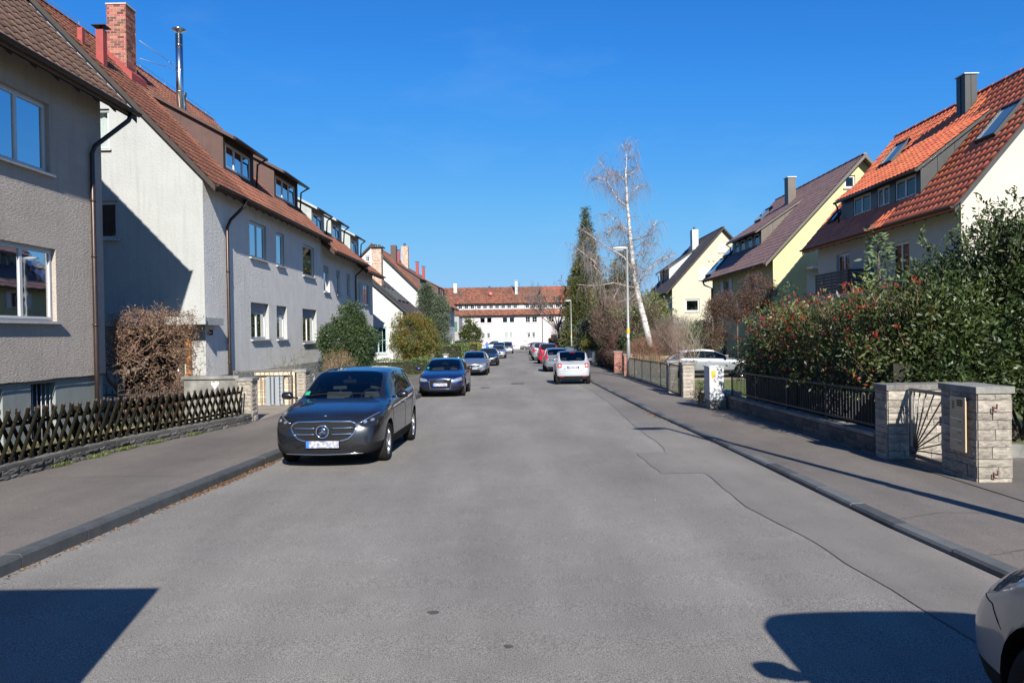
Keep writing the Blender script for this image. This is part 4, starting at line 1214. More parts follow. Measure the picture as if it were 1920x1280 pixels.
downpipe(h10, [(13.45, 56.7, 5.5), (13.5, 56.6, 5.25), (14.0, 56.4, 5.0), (14.0, 56.4, -.5)], .06, M_gutter)

h11, f11, g11, e11 = house_shell('cream house with dark roof and zinc dormer, behind the white birch', 'house',
    1, 71.5, 83.0, 14.1, 18.8, 23.5, -1.0, 5.5, 11.4, 0.6, .35, .4, M_cream, M_tile5, fac=[(74, 75.8, 3.4, 4.8), (78, 79.5, 3.4, 4.8), (74, 76, .2, 1.8)],
    gab=[(15.3, 16.6, 3.7, 4.85), (18.45, 19.15, 9.1, 10.0), (16.6, 17.9, 6.6, 7.75)], limit=0, name='cream_house')
for w in ((74, 75.8, 3.4, 4.8), (78, 79.5, 3.4, 4.8), (74, 76, .2, 1.8)): window(h11, f11, *w, 2, .1)
window(h11, g11, 15.3, 16.6, 3.7, 4.85, 1, .1, fw=.09); window(h11, g11, 18.45, 19.15, 9.1, 10.0, 1, .06, shut=1., mshut=M_shutw)
window(h11, g11, 16.6, 17.9, 6.6, 7.75, 1, .06, shut=1., mshut=M_shutw)
for x in (17.55, 17.95):
    mb = MB(); mb.lathe([(.001, 71.44), (.09, 71.45), (.09, 71.5)], 12, 'y', (x, 0, 8.35)); mb.build('round_vent', M_sill, h11)
shed_dormer(h11, 1, 14.9, 77.0, 82.0, 6.9, 8.2, 17.4, 9.9, M_zinc, [(77.5, 79, 7, 8), (79.8, 81.3, 7, 8)], M_tile5)
mb = MB(); mb.box((17.3, 77.2, 9.4), (17.9, 78.2, 12.0)); c = mb.build('chimney', M_zinc, h11)
mb = MB(); mb.lathe([(.1, 12.0), (.13, 12.2), (.001, 12.35)], 8, 'z', (17.6, 77.7, 0)); mb.build('cap', M_anth, c)
skylight(h11, (16.6, 79.6, roofpt(e11, 16.6) + .3), (0, 1, 0), (1, 0, e11[2]), 1.2, 1.3)

# ------------------------------------------------------------------ stones
def stone_mesh(m, seed, rough=0.25, nx=4, nz=3):
    r_ = random.Random(seed)
    v, f = [], []
    for j in range(nz + 1):
        for i in range(nx + 1):
            edge_ = i in (0, nx) or j in (0, nz)
            v.append((i / nx, 0.72 if edge_ else 1.0 + r_.uniform(-rough, rough), j / nz))
    for j in range(nz):
        for i in range(nx):
            a = j * (nx + 1) + i
            f.append((a, a + 1, a + nx + 2, a + nx + 1))
    b = len(v)
    ring = [j for j in range(nx + 1)] + [(k + 1) * (nx + 1) - 1 for k in range(1, nz + 1)] + [nz * (nx + 1) + i for i in range(nx - 1, -1, -1)] + [k * (nx + 1) for k in range(nz - 1, 0, -1)]
    for q in ring: v.append((v[q][0], 0, v[q][2]))
    n = len(ring)
    for k in range(n): f.append((ring[k], b + k, b + (k + 1) % n, ring[(k + 1) % n]))
    me = bpy.data.meshes.new('stone')
    me.from_pydata(v, [], f); me.materials.append(m); me.update()
    return me
SM = {}
def stones(m, rough=.25):
    k = (m.name, rough)
    if k not in SM: SM[k] = [stone_mesh(m, 5 + i, rough) for i in range(4)]
    return SM[k]
def stone_face(parent, O, U, N, L, z0, z1, m, hs_=(.08, .16), ls=(.18, .45), proud=.03, joint=.008, base=None, limit=300, rough=.25, name='stone', heights=None):
    """courses of single stones on a face; base(u) gives the ground height so courses follow the slope"""
    O, U, N = Vector(O), Vector(U), Vector(N)
    out = []
    z = z0
    k = 0
    while z < z1 - 0.02:
        h = heights[k % len(heights)] if heights else rng.uniform(*hs_)
        if z + h > z1 - .04: h = z1 - z
        u = 0
        while u < L - .01:
            l_ = rng.uniform(*ls)
            if u + l_ > L - ls[0] * .5: l_ = L - u
            bz = base(u + l_ / 2) if base else 0
            bz2 = (base(u + l_) - base(u)) if base else 0
            o = O + U * (u + joint / 2) + Vector((0, 0, z + bz + joint / 2)) - N * .004
            Us = U * (l_ - joint) + Vector((0, 0, bz2))
            B = Matrix((Us, N * (proud * rng.uniform(.6, 1.3) + .004), Vector((0, 0, h - joint)))).transposed().to_4x4()
            out.append(Matrix.Translation(o) @ B)
            u += l_
        z += h
        k += 1
    pieces(parent, name, stones(m, rough), out, limit, name + 's')

# ------------------------------------------------------------------ left: low wall with crossed-lath fence
def fy(y): return interp(LF, y)
lw = thing('garden_wall', (-7.3, 10, gz(10)), 'low dark quarry-stone wall under the crossed-lath wooden fence on the left', 'wall')
ys_ = [6, 8, 10, 12.5, 14.2, 15.5, 17, 18.3, 18.9]
mb = MB()
rows = []
for y in ys_:
    x, z = fy(y), gz(y)
    rows.append([(x, y, z), (x, y, z + .32), (x - .28, y, z + .34), (x - .28, y, z)])
mb.grid(rows, smooth=False)
mb.build('core', M_joint, lw)
for i, (a, b) in enumerate(zip(ys_, ys_[1:])):
    A, B_ = Vector((fy(a), a, 0)), Vector((fy(b), b, 0))
    U = (B_ - A).normalized()
    N = Vector((U.y, -U.x, 0))
    L = (B_ - A).length
    stone_face(lw, A, U, N, L, .10, .27, M_stoned, (.05, .10), (.16, .42), .035, base=lambda u, a=a, U=U: gz(a + u * U.y), limit=120, rough=.5)
    cap = []
    u = 0
    while u < L - .01:
        l_ = min(rng.uniform(.35, .6), L - u)
        o = A + U * (u + .004) + Vector((0, 0, gz(a + u * U.y) + .272)) + N * .02 - Vector((0, 0, 0))
        Bm = Matrix((U * (l_ - .008) + Vector((0, 0, -.0125 * l_)), Vector((0, 0, .065)), -N * .33)).transposed().to_4x4()
        cap.append(Matrix.Translation(o) @ Bm); u += l_
    pieces(lw, 'cap_stone', stones(M_stoned, .12), cap, 100, 'cap_stones')
fn = thing('lath_fence', (-7.3, 10, gz(10)), 'dark wooden fence of crossed pointed laths on the low stone wall, left', 'fence')
la = MB()
L_, r_ = 1.12, .037
n = 6
prof = [(math.cos(math.pi * k / n) * r_, math.sin(math.pi * k / n) * r_ * .8) for k in range(n + 1)]
for zz, s in ((0, 1), (L_ - .06, 1), (L_, .45)):
    la.v += [(c * s, q * s, zz) for c, q in prof]
for i in range(2):
    for k in range(n):
        la.f.append((i * (n + 1) + k, i * (n + 1) + k + 1, (i + 1) * (n + 1) + k + 1, (i + 1) * (n + 1) + k)); la.m.append(i); la.sm.append(True)
    la.f.append((i * (n + 1) + n, i * (n + 1), (i + 1) * (n + 1), (i + 1) * (n + 1) + n)); la.m.append(i); la.sm.append(False)
la.f.append(tuple(2 * (n + 1) + k for k in range(n + 1))); la.m.append(1); la.sm.append(False)
lam = la.mesh('lath', [M_larch, M_larchend])
out = []
y = 6.2
while y < 18.45:
    for s in (1, -1):
        A = Vector((fy(y) - .12, y, 0)); B_ = Vector((fy(y + .5) - .12, y + .5, 0)); U = (B_ - A).normalized(); N = Vector((U.y, -U.x, 0))
        hgt = interp([(6, .86), (10, .80), (19, .70)], y)
        ang = R(32) * s
        run = hgt * math.tan(ang)
        base = A - U * (run / 2) + Vector((0, 0, gz(y) + .315 + rng.uniform(-.012, .012))) + N * (.028 if s > 0 else -.006)
        d = Vector((U * math.sin(ang) + Vector((0, 0, math.cos(ang)))))
        X = d.cross(N).normalized()
        if s > 0: Nn = N
        else: Nn = -N
        Xn = Nn.cross(d).normalized()
        S = hgt / math.cos(ang) / L_
        Bm = Matrix((Xn, Nn, d * S * rng.uniform(.98, 1.02))).transposed().to_4x4()
        out.append(Matrix.Translation(base) @ Bm)
    y += .225
pieces(fn, 'lath', lam, out, 300, 'laths')
for (dz, ) in ((.42,), (.86,)):
    mb = MB()
    mb.tube([(fy(y) - .16, y, gz(y) + dz) for y in (6, 9, 12.5, 14.2, 16, 18.6)], .03, 6)
    mb.build('rail', M_larch, fn)
for y in (8.2, 10.6, 13.0, 15.4, 17.8):
    mb = MB(); mb.tube([(fy(y) - .21, y, gz(y) + .2), (fy(y) - .21, y, gz(y) + 1.0)], .04, 8); mb.build('post', M_larch, fn)

# end pillar with the short concrete wall
def pillar(name, x0, x1, y0, y1, h, m, label, cat='pillar', capm=None, caph=.08, heights=None, ls=(.2, .5), over=.03, faces='wnes', proud=.02, rough=.25, limit=120, group=None):
    zb = gz((y0 + y1) / 2)
    p = thing(name, ((x0 + x1) / 2, (y0 + y1) / 2, zb), label, cat, group)
    mb = MB(); mb.box((x0 + .02, y0 + .02, zb - .1), (x1 - .02, y1 - .02, zb + h - caph)); mb.build('core', M_joint, p)
    W, D = x1 - x0, y1 - y0
    kw = dict(hs_=(.07, .17), ls=ls, proud=proud, limit=limit, rough=rough, heights=heights)
    if 's' in faces: stone_face(p, (x0 + .02, y0 + .02, zb), (1, 0, 0), (0, -1, 0), W - .04, 0, h - caph, m, **kw)
    if 'w' in faces: stone_face(p, (x0 + .02, y1 - .02, zb), (0, -1, 0), (-1, 0, 0), D - .04, 0, h - caph, m, **kw)
    if 'e' in faces: stone_face(p, (x1 - .02, y0 + .02, zb), (0, 1, 0), (1, 0, 0), D - .04, 0, h - caph, m, **kw)
    if 'n' in faces: stone_face(p, (x1 - .02, y1 - .02, zb), (-1, 0, 0), (0, 1, 0), W - .04, 0, h - caph, m, **kw)
    mb = MB(); mb.box((x0 - over, y0 - over, zb + h - caph), (x1 + over, y1 + over, zb + h)); mb.build('cap', capm or M_conc, p, bevel=.01)
    return p
pillar('gate_pillar', -6.95, -6.58, 18.85, 19.3, 1.2, M_stone, 'narrow layered stone pillar at the end of the crossed-lath fence', caph=.08, ls=(.15, .37))
cw = thing('concrete_wall', (-7.6, 19.3, gz(19)), 'weathered grey concrete garden wall with a white stain behind the lath fence end', 'wall')
mb = MB(); mb.box((-8.35, 19.08, -.4), (-6.97, 19.28, .93)); mb.build('wall', M_conc, cw)
mb = MB(); mb.box((-8.4, 19.03, .932), (-6.97, 19.33, 1.01)); mb.build('cap', M_conc, cw, bevel=.01)
mb = MB(); mb.v = []; pts = [(-7.62, .74), (-7.58, .67), (-7.53, .75), (-7.49, .79), (-7.47, .86), (-7.55, .89), (-7.60, .84), (-7.66, .88), (-7.67, .80)]
mb.prism([(x, 19.076, z) for x, z in pts], (0, .003, 0)); mb.build('paint_stain', M_white, cw)
gf_ = thing('iron_fence', (-9.2, 19.3, gz(19)), 'thin grey iron garden fence with round-topped bars behind the corkscrew hazel', 'fence')
mb = MB()
for z in (-.05, .55): mb.box((-10.6, 19.3, z), (-8.36, 19.33, z + .03))
mb.build('rail', M_iron, gf_)
x = -10.55
k = 0
while x < -8.45:
    mb = MB()
    h = .82
    if k % 3 == 0: mb.tube([(x, 19.29, -.3), (x, 19.29, h - .05)] + [(x + .075 - .075 * math.cos(a), 19.29, h - .05 + .075 * math.sin(a)) for a in np.linspace(.3, math.pi - .01, 7)] + [(x + .15, 19.29, -.3)], .010, 5)
    else: mb.tube([(x, 19.29, -.3), (x, 19.29, h - .12)], .010, 5)
    mb.build('bar', M_iron, gf_)
    x += .15; k += 1

# loop gate and the tan stone wall behind it
lg = thing('driveway_gate', (-8.0, 24.0, gz(24)), 'grey iron gate with long looped bars in front of the tan stone wall', 'gate')
mb = MB()
xa, xb_, za, zb_ = -8.95, -7.12, -.22, .93
mb.box((xa, 23.98, zb_ - .05), (xb_, 24.02, zb_)); mb.box((-8.6, 23.98, za), (xb_, 24.02, za + .045))
mb.box((xa, 23.98, za), (xa + .05, 24.02, zb_ - .05)); mb.box((xb_ - .05, 23.98, za + .045), (xb_, 24.02, zb_ - .05))
mb.build('frame', M_ironb, lg)
for k in range(6):
    x = -8.85 + k * .29
    mb = MB()
    w = .085
    up = [(x + w - w * math.cos(a), 24.0, .80 + .08 * math.sin(a)) for a in np.linspace(0, math.pi, 9)]
    dn = [(x + 2 * w + .065 - .065 * math.cos(a), 24.0, -.10 - .065 * math.sin(a)) for a in np.linspace(0, math.pi, 7)][1:] if k < 5 else [(x + 2 * w, 24.0, -.2)]
    mb.tube([(x, 24.0, -.10)] + up + [(x + 2 * w, 24.0, -.10)] + dn, .011, 6)
    mb.build('loop_bar', M_ironb, lg)
sw = thing('stone_wall', (-7.7, 24.5, gz(24)), 'tan layered stone wall with a grey letterbox unit behind the looped gate', 'wall')
mb = MB(); mb.box((-8.4, 24.32, -.5), (-7.12, 24.6, .86)); mb.build('core', M_joint, sw)
stone_face(sw, (-8.4, 24.32, gz(24)), (1, 0, 0), (0, -1, 0), 1.28, 0, 1.16, M_stonet, (.05, .13), (.2, .6), .02, limit=120)
mb = MB(); mb.box((-8.42, 24.28, .862), (-6.75, 24.66, .93)); mb.build('cap', M_conc, sw, bevel=.008)
lb = thing('letterbox', (-7.8, 24.28, .1), 'grey sheet-metal letterbox unit set into the tan wall behind the gate', 'letterbox')
mb = MB(); mb.box((-8.02, 24.22, -.22), (-7.45, 24.298, .72)); mb.build('housing', mat('letterbox_grey', (.30, .34, .38), .5, metal=.3), lb, bevel=.004)
for k in range(6):
    mb = MB(); mb.box((-7.62, 24.205, -.1 + k * .125), (-7.5, 24.219, -.08 + k * .125)); mb.build('name_plate', M_pvc, lb)
pillar('gate_pillar', -7.05, -6.75, 24.2, 24.75, 1.22, M_stone, 'brown-grey stone pillar right behind the dark grey hatchback, by the looped gate', heights=[.1, .07, .12])
mw = thing('side_fence', (-6.4, 25.5, gz(25)), 'grey metal railing between the gate pillar and the bare shrubs on the left', 'fence')
mb = MB(); mb.box((-6.72, 24.9, .7), (-6.68, 29.1, .74)); mb.box((-6.72, 24.9, -.2), (-6.68, 29.1, -.16)); mb.build('rail', M_irong, mw)
for k in range(5):
    mb = MB(); y = 25 + k * 1.0; mb.box((-6.73, y, gz(y) - .1), (-6.67, y + .05, .7)); mb.build('post', M_irong, mw)

# ------------------------------------------------------------------ right: pillars, sunburst gate, wall and railing
pa = pillar('gate_pillar', 5.85, 6.32, 9.98, 10.86, 1.30, M_stone, 'nearest stone gate pillar on the right, with letterbox panel and rusty hinge hooks', caph=.09, capm=M_conc,
            heights=[.12, .15, .10, .15, .09, .14, .12, .10, .16], ls=(.18, .42), over=.015)
for z, dx in ((1.02, .17), (.17, .17)):
    mb = MB()
    x, y = 5.85 + dx + .05, 9.965
    zz = gz(10) + z
    mb.tube([(x, y + .01, zz), (x, y - .045, zz), (x, y - .05, zz + .06)], .010, 6)
    mb.tube([(x - .03, y - .02, zz + .02), (x - .03, y - .03, zz - .035), (x + .005, y - .03, zz - .04)], .009, 6)
    mb.build('hinge_hook', M_rust, pa)
# letterbox panel on the street side of the pillar
lp = thing('letterbox', (5.83, 10.4, .5), 'beige letterbox and doorbell panel on the shaded side of the nearest right pillar', 'letterbox')
M_beige = mat('powder_beige', (.52, .40, .25), .45, var=.05)
mb = MB(); mb.box((5.792, 10.14, .30), (5.812, 10.50, 1.02)); mb.build('panel', M_beige, lp, bevel=.004)
for k, z in enumerate((.78, .64, .50)):
    mb = MB(); mb.box((5.786, 10.17, z - .005), (5.7915, 10.47, z)); mb.box((5.787, 10.17, z - .125), (5.7915, 10.475, z - .0055))
    fl_ = mb.build('flap', [M_beige], lp)
    mb = MB(); mb.box((5.783, 10.20, z - .055), (5.7865, 10.45, z - .042)); mb.build('flap_edge', mat('flap_sky_steel', (.35, .45, .6), .15, metal=1.0), lp)
    mb = MB(); mb.box((5.784, 10.22, z - .10), (5.7868, 10.30, z - .082)); mb.build('name_plate', mat('label_grey', (.22, .22, .21), .6), lp)
for k in range(3):
    for j in range(3):
        mb = MB(); mb.box((5.786, 10.20 + j * .045, .90 + k * .03 - .0), (5.7915, 10.235 + j * .045, .92 + k * .03)); mb.build('bell_button', M_iron, lp)
for k in range(5):
    mb = MB(); mb.box((5.787, 10.39, .86 + k * .022), (5.7915, 10.44, .87 + k * .022)); mb.build('speaker_slot', M_iron, lp)
sg = thing('garden_gate', (5.97, 11.4, gz(11.4)), 'iron garden gate with sunburst bars between the two right stone pillars', 'gate')
mb = MB()
ya, yb, za, zb_ = 10.90, 11.92, -.02, 1.02
X = 5.97
mb.box((X - .02, ya, zb_ - .05), (X + .02, yb, zb_)); mb.box((X - .02, ya, za), (X + .02, yb, za + .05))
mb.box((X - .02, yb - .045, za + .05), (X + .02, yb, zb_ - .05)); mb.box((X - .02, ya, za + .05), (X + .02, ya + .03, zb_ - .05))
mb.build('frame', mat('gate_iron_grey', (.22, .215, .20), .5, metal=.5, var=.2), sg)
C_ = (X, yb - .10, .08)
for k, a in enumerate(np.linspace(R(4), R(88), 9)):
    dy, dz = -math.cos(a), math.sin(a)
    t_ = min((C_[1] - ya - .03) / max(1e-6, -dy), (zb_ - .05 - C_[2]) / max(1e-6, dz))
    mb = MB(); mb.tube([(X, C_[1] + dy * .02, C_[2] + dz * .02), (X, C_[1] + dy * t_, C_[2] + dz * t_)], .011, 6)
    mb.build('ray_bar', mat('gate_iron_grey', None) if False else MATS['gate_iron_grey'], sg)
mb = MB(); mb.lathe([(.001, X - .03), (.05, X - .03), (.06, X), (.05, X + .03), (.001, X + .03)], 14, 'x', (0, C_[1], C_[2])); mb.build('hub', M_ironb, sg)
mb = MB(); mb.box((X - .05, 10.93, .55), (X + .03, 11.0, .68)); mb.build('lock', M_ironb, sg)
pb = pillar('garden_wall', 5.65, 6.95, 11.98, 12.42, 1.22, M_stone, 'chest-high pale stone wall behind the sunburst gate, running back from the pavement', 'wall', caph=.09, capm=M_stoneg, ls=(.15, .45), over=.015)
lw2 = thing('garden_wall', (5.7, 16.5, gz(16.5)), 'low shaded stone wall under the dark railing along the right pavement', 'wall')
mb = MB(); rows = []
for y in (12.44, 15, 18, 21.4): rows.append([(5.68, y, gz(y)), (5.68, y, gz(y) + .36), (5.9, y, gz(y) + .36), (5.9, y, gz(y))])
mb.grid(rows, smooth=False); mb.build('core', M_joint, lw2)
stone_face(lw2, (5.68, 21.4, gz(21.4)), (0, -1, 0), (-1, 0, 0), 8.95, 0, .34, M_stoned, (.09, .14), (.25, .6), .025, base=lambda u: .0125 * u, limit=200)
mb = MB()
mb.prism([(5.64, 12.44, gz(12.44) + .362), (5.64, 12.44, gz(12.44) + .42), (5.64, 21.4, gz(21.4) + .42), (5.64, 21.4, gz(21.4) + .362)], (.3, 0, 0)); mb.build('cap', M_conc, lw2)
rl = thing('railing', (5.75, 16.5, gz(16.5)), 'dark vertical-bar iron railing in the shade below the red-tipped hedge', 'railing')
mb = MB()
for dz in (.50, 1.06):
    mb.prism([(5.77, 12.45, gz(12.45) + dz), (5.77, 12.45, gz(12.45) + dz + .035), (5.77, 21.3, gz(21.3) + dz + .035), (5.77, 21.3, gz(21.3) + dz)], (.035, 0, 0))
mb.build('rail', M_iron, rl)
q = MB(); q.box((-.006, -.006, 0), (.006, .006, .56)); qm = q.mesh('bar', M_iron)
pieces(rl, 'bar', qm, [Matrix.Translation((5.787, 12.55 + k * .125, gz(12.55 + k * .125) + .52)) for k in range(70)], 300)
q = MB(); q.box((-.018, -.018, 0), (.018, .018, .66)); qm = q.mesh('post', M_iron)
pieces(rl, 'post', qm, [Matrix.Translation((5.787, 12.5 + k * 2.18, gz(12.5 + k * 2.18) + .41)) for k in range(5)], 300)
eg = thing('lawn_edging', (9, 12, gz(12)), 'low pale concrete edging of the lawn to the right of the nearest pillar', 'edging')
mb = MB(); mb.box((6.96, 11.97, -.2), (13, 12.1, .12)); mb.build('edging', M_conc, eg, bevel=.01)
# utility cabinet
uc = thing('utility_cabinet', (5.32, 21.4, gz(21.4)), 'grey street distribution cabinet with a yellow sticker before the right hedge', 'cabinet')
zb_ = gz(21.4) + .07
mb = MB(); mb.box((5.17, 21.15, zb_), (5.53, 21.72, zb_ + .24)); mb.build('base', M_conc, uc)
mb = MB(); mb.box((5.15, 21.13, zb_ + .24), (5.55, 21.75, zb_ + 1.14)); mb.build('housing', M_cab, uc, bevel=.012)
mb = MB(); mb.prism([(5.13, 21.11, zb_ + 1.143), (5.57, 21.11, zb_ + 1.143), (5.57, 21.11, zb_ + 1.17), (5.35, 21.11, zb_ + 1.2), (5.13, 21.11, zb_ + 1.17)], (0, .66, 0)); mb.build('roof', M_cab, uc)
mb = MB(); mb.box((5.20, 21.122, zb_ + .92), (5.32, 21.128, zb_ + 1.05)); mb.box((5.21, 21.122, zb_ + .84), (5.28, 21.128, zb_ + .915)); mb.build('sticker', M_yel, uc)
mb = MB(); mb.box((5.46, 21.115, zb_ + .6), (5.49, 21.13, zb_ + .68)); mb.build('lock', M_iron, uc)
# second and third pillars with a narrow iron gate, mesh fence, brick pillars
pillar('gate_pillar', 5.38, 5.78, 25.7, 26.12, 1.22, M_stone, 'sunlit tan stone pillar beyond the grey cabinet, right of the narrow dark gate', heights=[.14, .11, .13], ls=(.2, .4))
pillar('gate_pillar', 5.36, 5.74, 28.2, 28.6, 1.22, M_stone, 'stone pillar at the end of the wire-mesh fence, left of the narrow dark gate', heights=[.13, .12], ls=(.2, .4))
g2_ = thing('garden_gate', (5.4, 27, gz(27)), 'narrow dark iron gate seen edge-on between two tan stone pillars', 'gate')
mb = MB()
z = gz(27)
for (a, b, c, d) in ((26.2, 28.1, .1, .14), (26.2, 28.1, 1.08, 1.12), (26.2, 26.25, .1, 1.12), (28.05, 28.1, .1, 1.12)): mb.box((5.38, a, z + c), (5.42, b, z + d))
mb.build('frame', M_iron, g2_)
q = MB(); q.box((-.008, -.008, 0), (.008, .008, .94)); qm = q.mesh('bar', M_iron)
pieces(g2_, 'bar', qm, [Matrix.Translation((5.4, 26.35 + k * .13, z + .14)) for k in range(13)])
rb = thing('rubble_edging', (5.8, 23.6, gz(23.6)), 'short stepped edging of tan rubble stones between cabinet and pillar', 'stone edging')
out = []
for k in range(22):
    x = 5.75 + rng.uniform(0, .5); y = 22.6 + (k % 8) * .38; zz = gz(y) + .05 + (k // 8) * .13
    l_ = rng.uniform(.25, .42)
    out.append(Matrix.Translation((x, y, zz)) @ Matrix.Rotation(rng.uniform(-.2, .2), 4, 'Z') @ Matrix.Diagonal((l_, -.36, rng.uniform(.10, .14), 1)))
pieces(rb, 'stone', stones(M_stone, .25), out, 60, 'stones')
mf_ = thing('mesh_fence', (5.65, 34, gz(34)), 'dark metal fence of five wire-mesh panels beside the street lamp', 'fence')
mb = MB()
for k in range(6):
    y = 28.8 + k * 2.36
    mb.box((5.62, y, gz(y) - .05), (5.68, y + .05, gz(y) + 1.12))
mb.build('post', M_iron, mf_)
M_net = mat('wire_mesh', (.10, .11, .11), .5, metal=.6)
for k in range(5):
    ya_, yb_ = 28.85 + k * 2.36, 28.8 + (k + 1) * 2.36
    mb = MB()
    for (dz, dh) in ((.16, .03), (1.05, .03)):
        mb.prism([(5.635, ya_, gz(ya_) + dz), (5.635, ya_, gz(ya_) + dz + dh), (5.635, yb_, gz(yb_) + dz + dh), (5.635, yb_, gz(yb_) + dz)], (.03, 0, 0))
    pn = mb.build('panel_frame', M_iron, mf_)
    mb = MB()
    n = 44
    for j in range(1, n):
        y = ya_ + (yb_ - ya_) * j / n
        mb.box((5.648, y - .004, gz(y) + .19), (5.652, y + .004, gz(y) + 1.05))
    for j in range(1, 16):
        dz = .19 + .86 * j / 16
        mb.prism([(5.646, ya_, gz(ya_) + dz), (5.646, ya_, gz(ya_) + dz + .007), (5.646, yb_, gz(yb_) + dz + .007), (5.646, yb_, gz(yb_) + dz)], (.004, 0, 0))
    mb.build('wire_mesh', M_net, pn)
mb = MB(); mb.prism([(5.6, 28.7, gz(28.7) - .05), (5.6, 28.7, gz(28.7) + .13), (5.6, 41, gz(41) + .13), (5.6, 41, gz(41) - .05)], (.15, 0, 0)); mb.build('footing', M_conc, mf_)
for (x0, y0, h, lb_) in ((5.5, 45.4, 1.25, 'square red-brick pillar with pale cap left of the street lamp'), (5.62, 42.0, 1.15, 'dark shaded red-brick pillar just behind the street lamp')):
    z = gz(y0)
    p = thing('brick_pillar', (x0 + .22, y0 + .22, z), lb_, 'pillar')
    brick_stack(p, x0, x0 + .46, y0, y0 + .46, z, z + h, M_brick, bw=.22, limit=0, name='pillar')
    mb = MB(); mb.box((x0 - .04, y0 - .04, z + h + .001), (x0 + .5, y0 + .5, z + h + .07)); mb.build('cap', M_conc, p)
bf = thing('blue_grey_fence', (5.9, 70, gz(70)), 'long blue-grey vertical-bar metal fence along the far right pavement', 'fence')
mb = MB()
for (a, b) in ((59, 80), (80, 104)):
    for dz in (.15, 1.1): mb.prism([(interp(RF, a), a, gz(a) + dz), (interp(RF, a), a, gz(a) + dz + .05), (interp(RF, b), b, gz(b) + dz + .05), (interp(RF, b), b, gz(b) + dz)], (.04, 0, 0))
M_bluef = mat('fence_blue_grey', (.085, .105, .14), .7)
mb.build('rail', M_bluef, bf)
q = MB(); q.box((-.012, -.02, 0), (.012, .02, .98)); qm = q.mesh('bar', M_bluef)
pieces(bf, 'bar', qm, [Matrix.Translation((interp(RF, 59 + k * .2) + .02, 59 + k * .2, gz(59 + k * .2) + .15)) for k in range(225)], 150, 'bars')
wf = thing('plank_fence', (9, 43, gz(43)), 'low pale wooden plank fence behind the parked silver-roofed car', 'fence')
q = MB(); q.box((0, 0, 0), (.11, .02, .95)); qm = q.mesh('plank', M_woodf)
pieces(wf, 'plank', qm, [Matrix.Translation((6.2 + k * .125, 43.5 + .004 * (k % 3), gz(43) + .1)) for k in range(70)], 80, 'planks')
mb = MB(); mb.box((6.2, 43.53, gz(43) + .9), (15, 43.57, gz(43) + .98)); mb.box((6.2, 43.53, gz(43) + .3), (15, 43.57, gz(43) + .38)); mb.build('rail', M_woodf, wf)

# ------------------------------------------------------------------ lamps
def lamp(x, y, h, label, arm=.75, band=True, group='street lamps', r_=.085):
    z = gz(y) + .05
    t = thing('street_lamp', (x, y, z), label, 'street lamp', group)
    mb = MB()
    mb.tube([(x, y, z), (x, y, z + 1.9), (x, y, z + 1.95), (x, y, z + h)], [r_ * 1.25, r_ * 1.15, r_ * .92, r_ * .55], 14)
    mb.tube([(x + .0, y, z + h - .02), (x - .25, y, z + h + .03)], .035, 8)
    mb.build('pole', M_pole, t)
    mb = MB()
    sec = []
    for k, (dx, w, a, b) in enumerate(((0.02, .07, -.03, .06), (-.12, .12, -.05, .10), (-.45, .15, -.05, .10), (-.68, .12, -.03, .07), (-.74, .05, 0, .04))):
        sec.append([(x + dx, y - w, z + h + .02), (x + dx, y - w * .7, z + h + .02 + b), (x + dx, y + w * .7, z + h + .02 + b), (x + dx, y + w, z + h + .02), (x + dx, y + w * .6, z + h + .02 + a), (x + dx, y - w * .6, z + h + .02 + a), (x + dx, y - w, z + h + .02)])
    mb.grid(sec); mb.add(sec[0][:6], [tuple(range(6))]); mb.add(sec[-1][:6], [tuple(range(5, -1, -1))])
    mb.build('lamp_head', mat('lamp_head_grey', (.50, .51, .50), .5), t)
    mb = MB(); mb.box((x - .62, y - .09, z + h - .05), (x - .2, y + .09, z + h - .028)); mb.build('lens', M_pvc, t)
    if band:
        mb = MB(); mb.lathe([(r_ * 1.06, z + 2.30), (r_ * 1.06, z + 2.52)], 14, 'z', (x, y, 0)); mb.build('yellow_band', M_yel, t)
        mb = MB(); mb.box((x - .08, y - r_ * 1.3, z + 2.05), (x + .04, y - r_ * .9, z + 2.25)); mb.build('plate', M_cab, t)
    return t
lamp(5.62, 40.2, 6.65, 'nearest grey street lamp with yellow band, in front of the birch tree')
lamp(6.45, 97.0, 6.7, 'farther street lamp with orange band beside the tall conifer')
lamp(6.6, 122.0, 6.4, 'farthest thin street lamp in front of the white end building', band=False)
lamp(5.45, 6.3, 6.6, 'street lamp just outside the frame whose shadow crosses the right pavement')
# signposts before the end building
for (x, y, h, lb_) in ((1.35, 143, 3.2, 'tall thin street-name signpost in front of the end building'), (.95, 143.5, 1.7, 'short signpost left of the taller one before the end building')):
    t = thing('signpost', (x, y, gz(y)), lb_, 'signpost')
    mb = MB(); mb.tube([(x, y, gz(y) - .05), (x, y, gz(y) + h)], .03, 6); mb.build('pole', M_irong, t)
    mb = MB(); mb.box((x - .3, y - .02, gz(y) + h - .18), (x + .3, y - .0, gz(y) + h)); mb.build('sign_plate', M_irong, t)

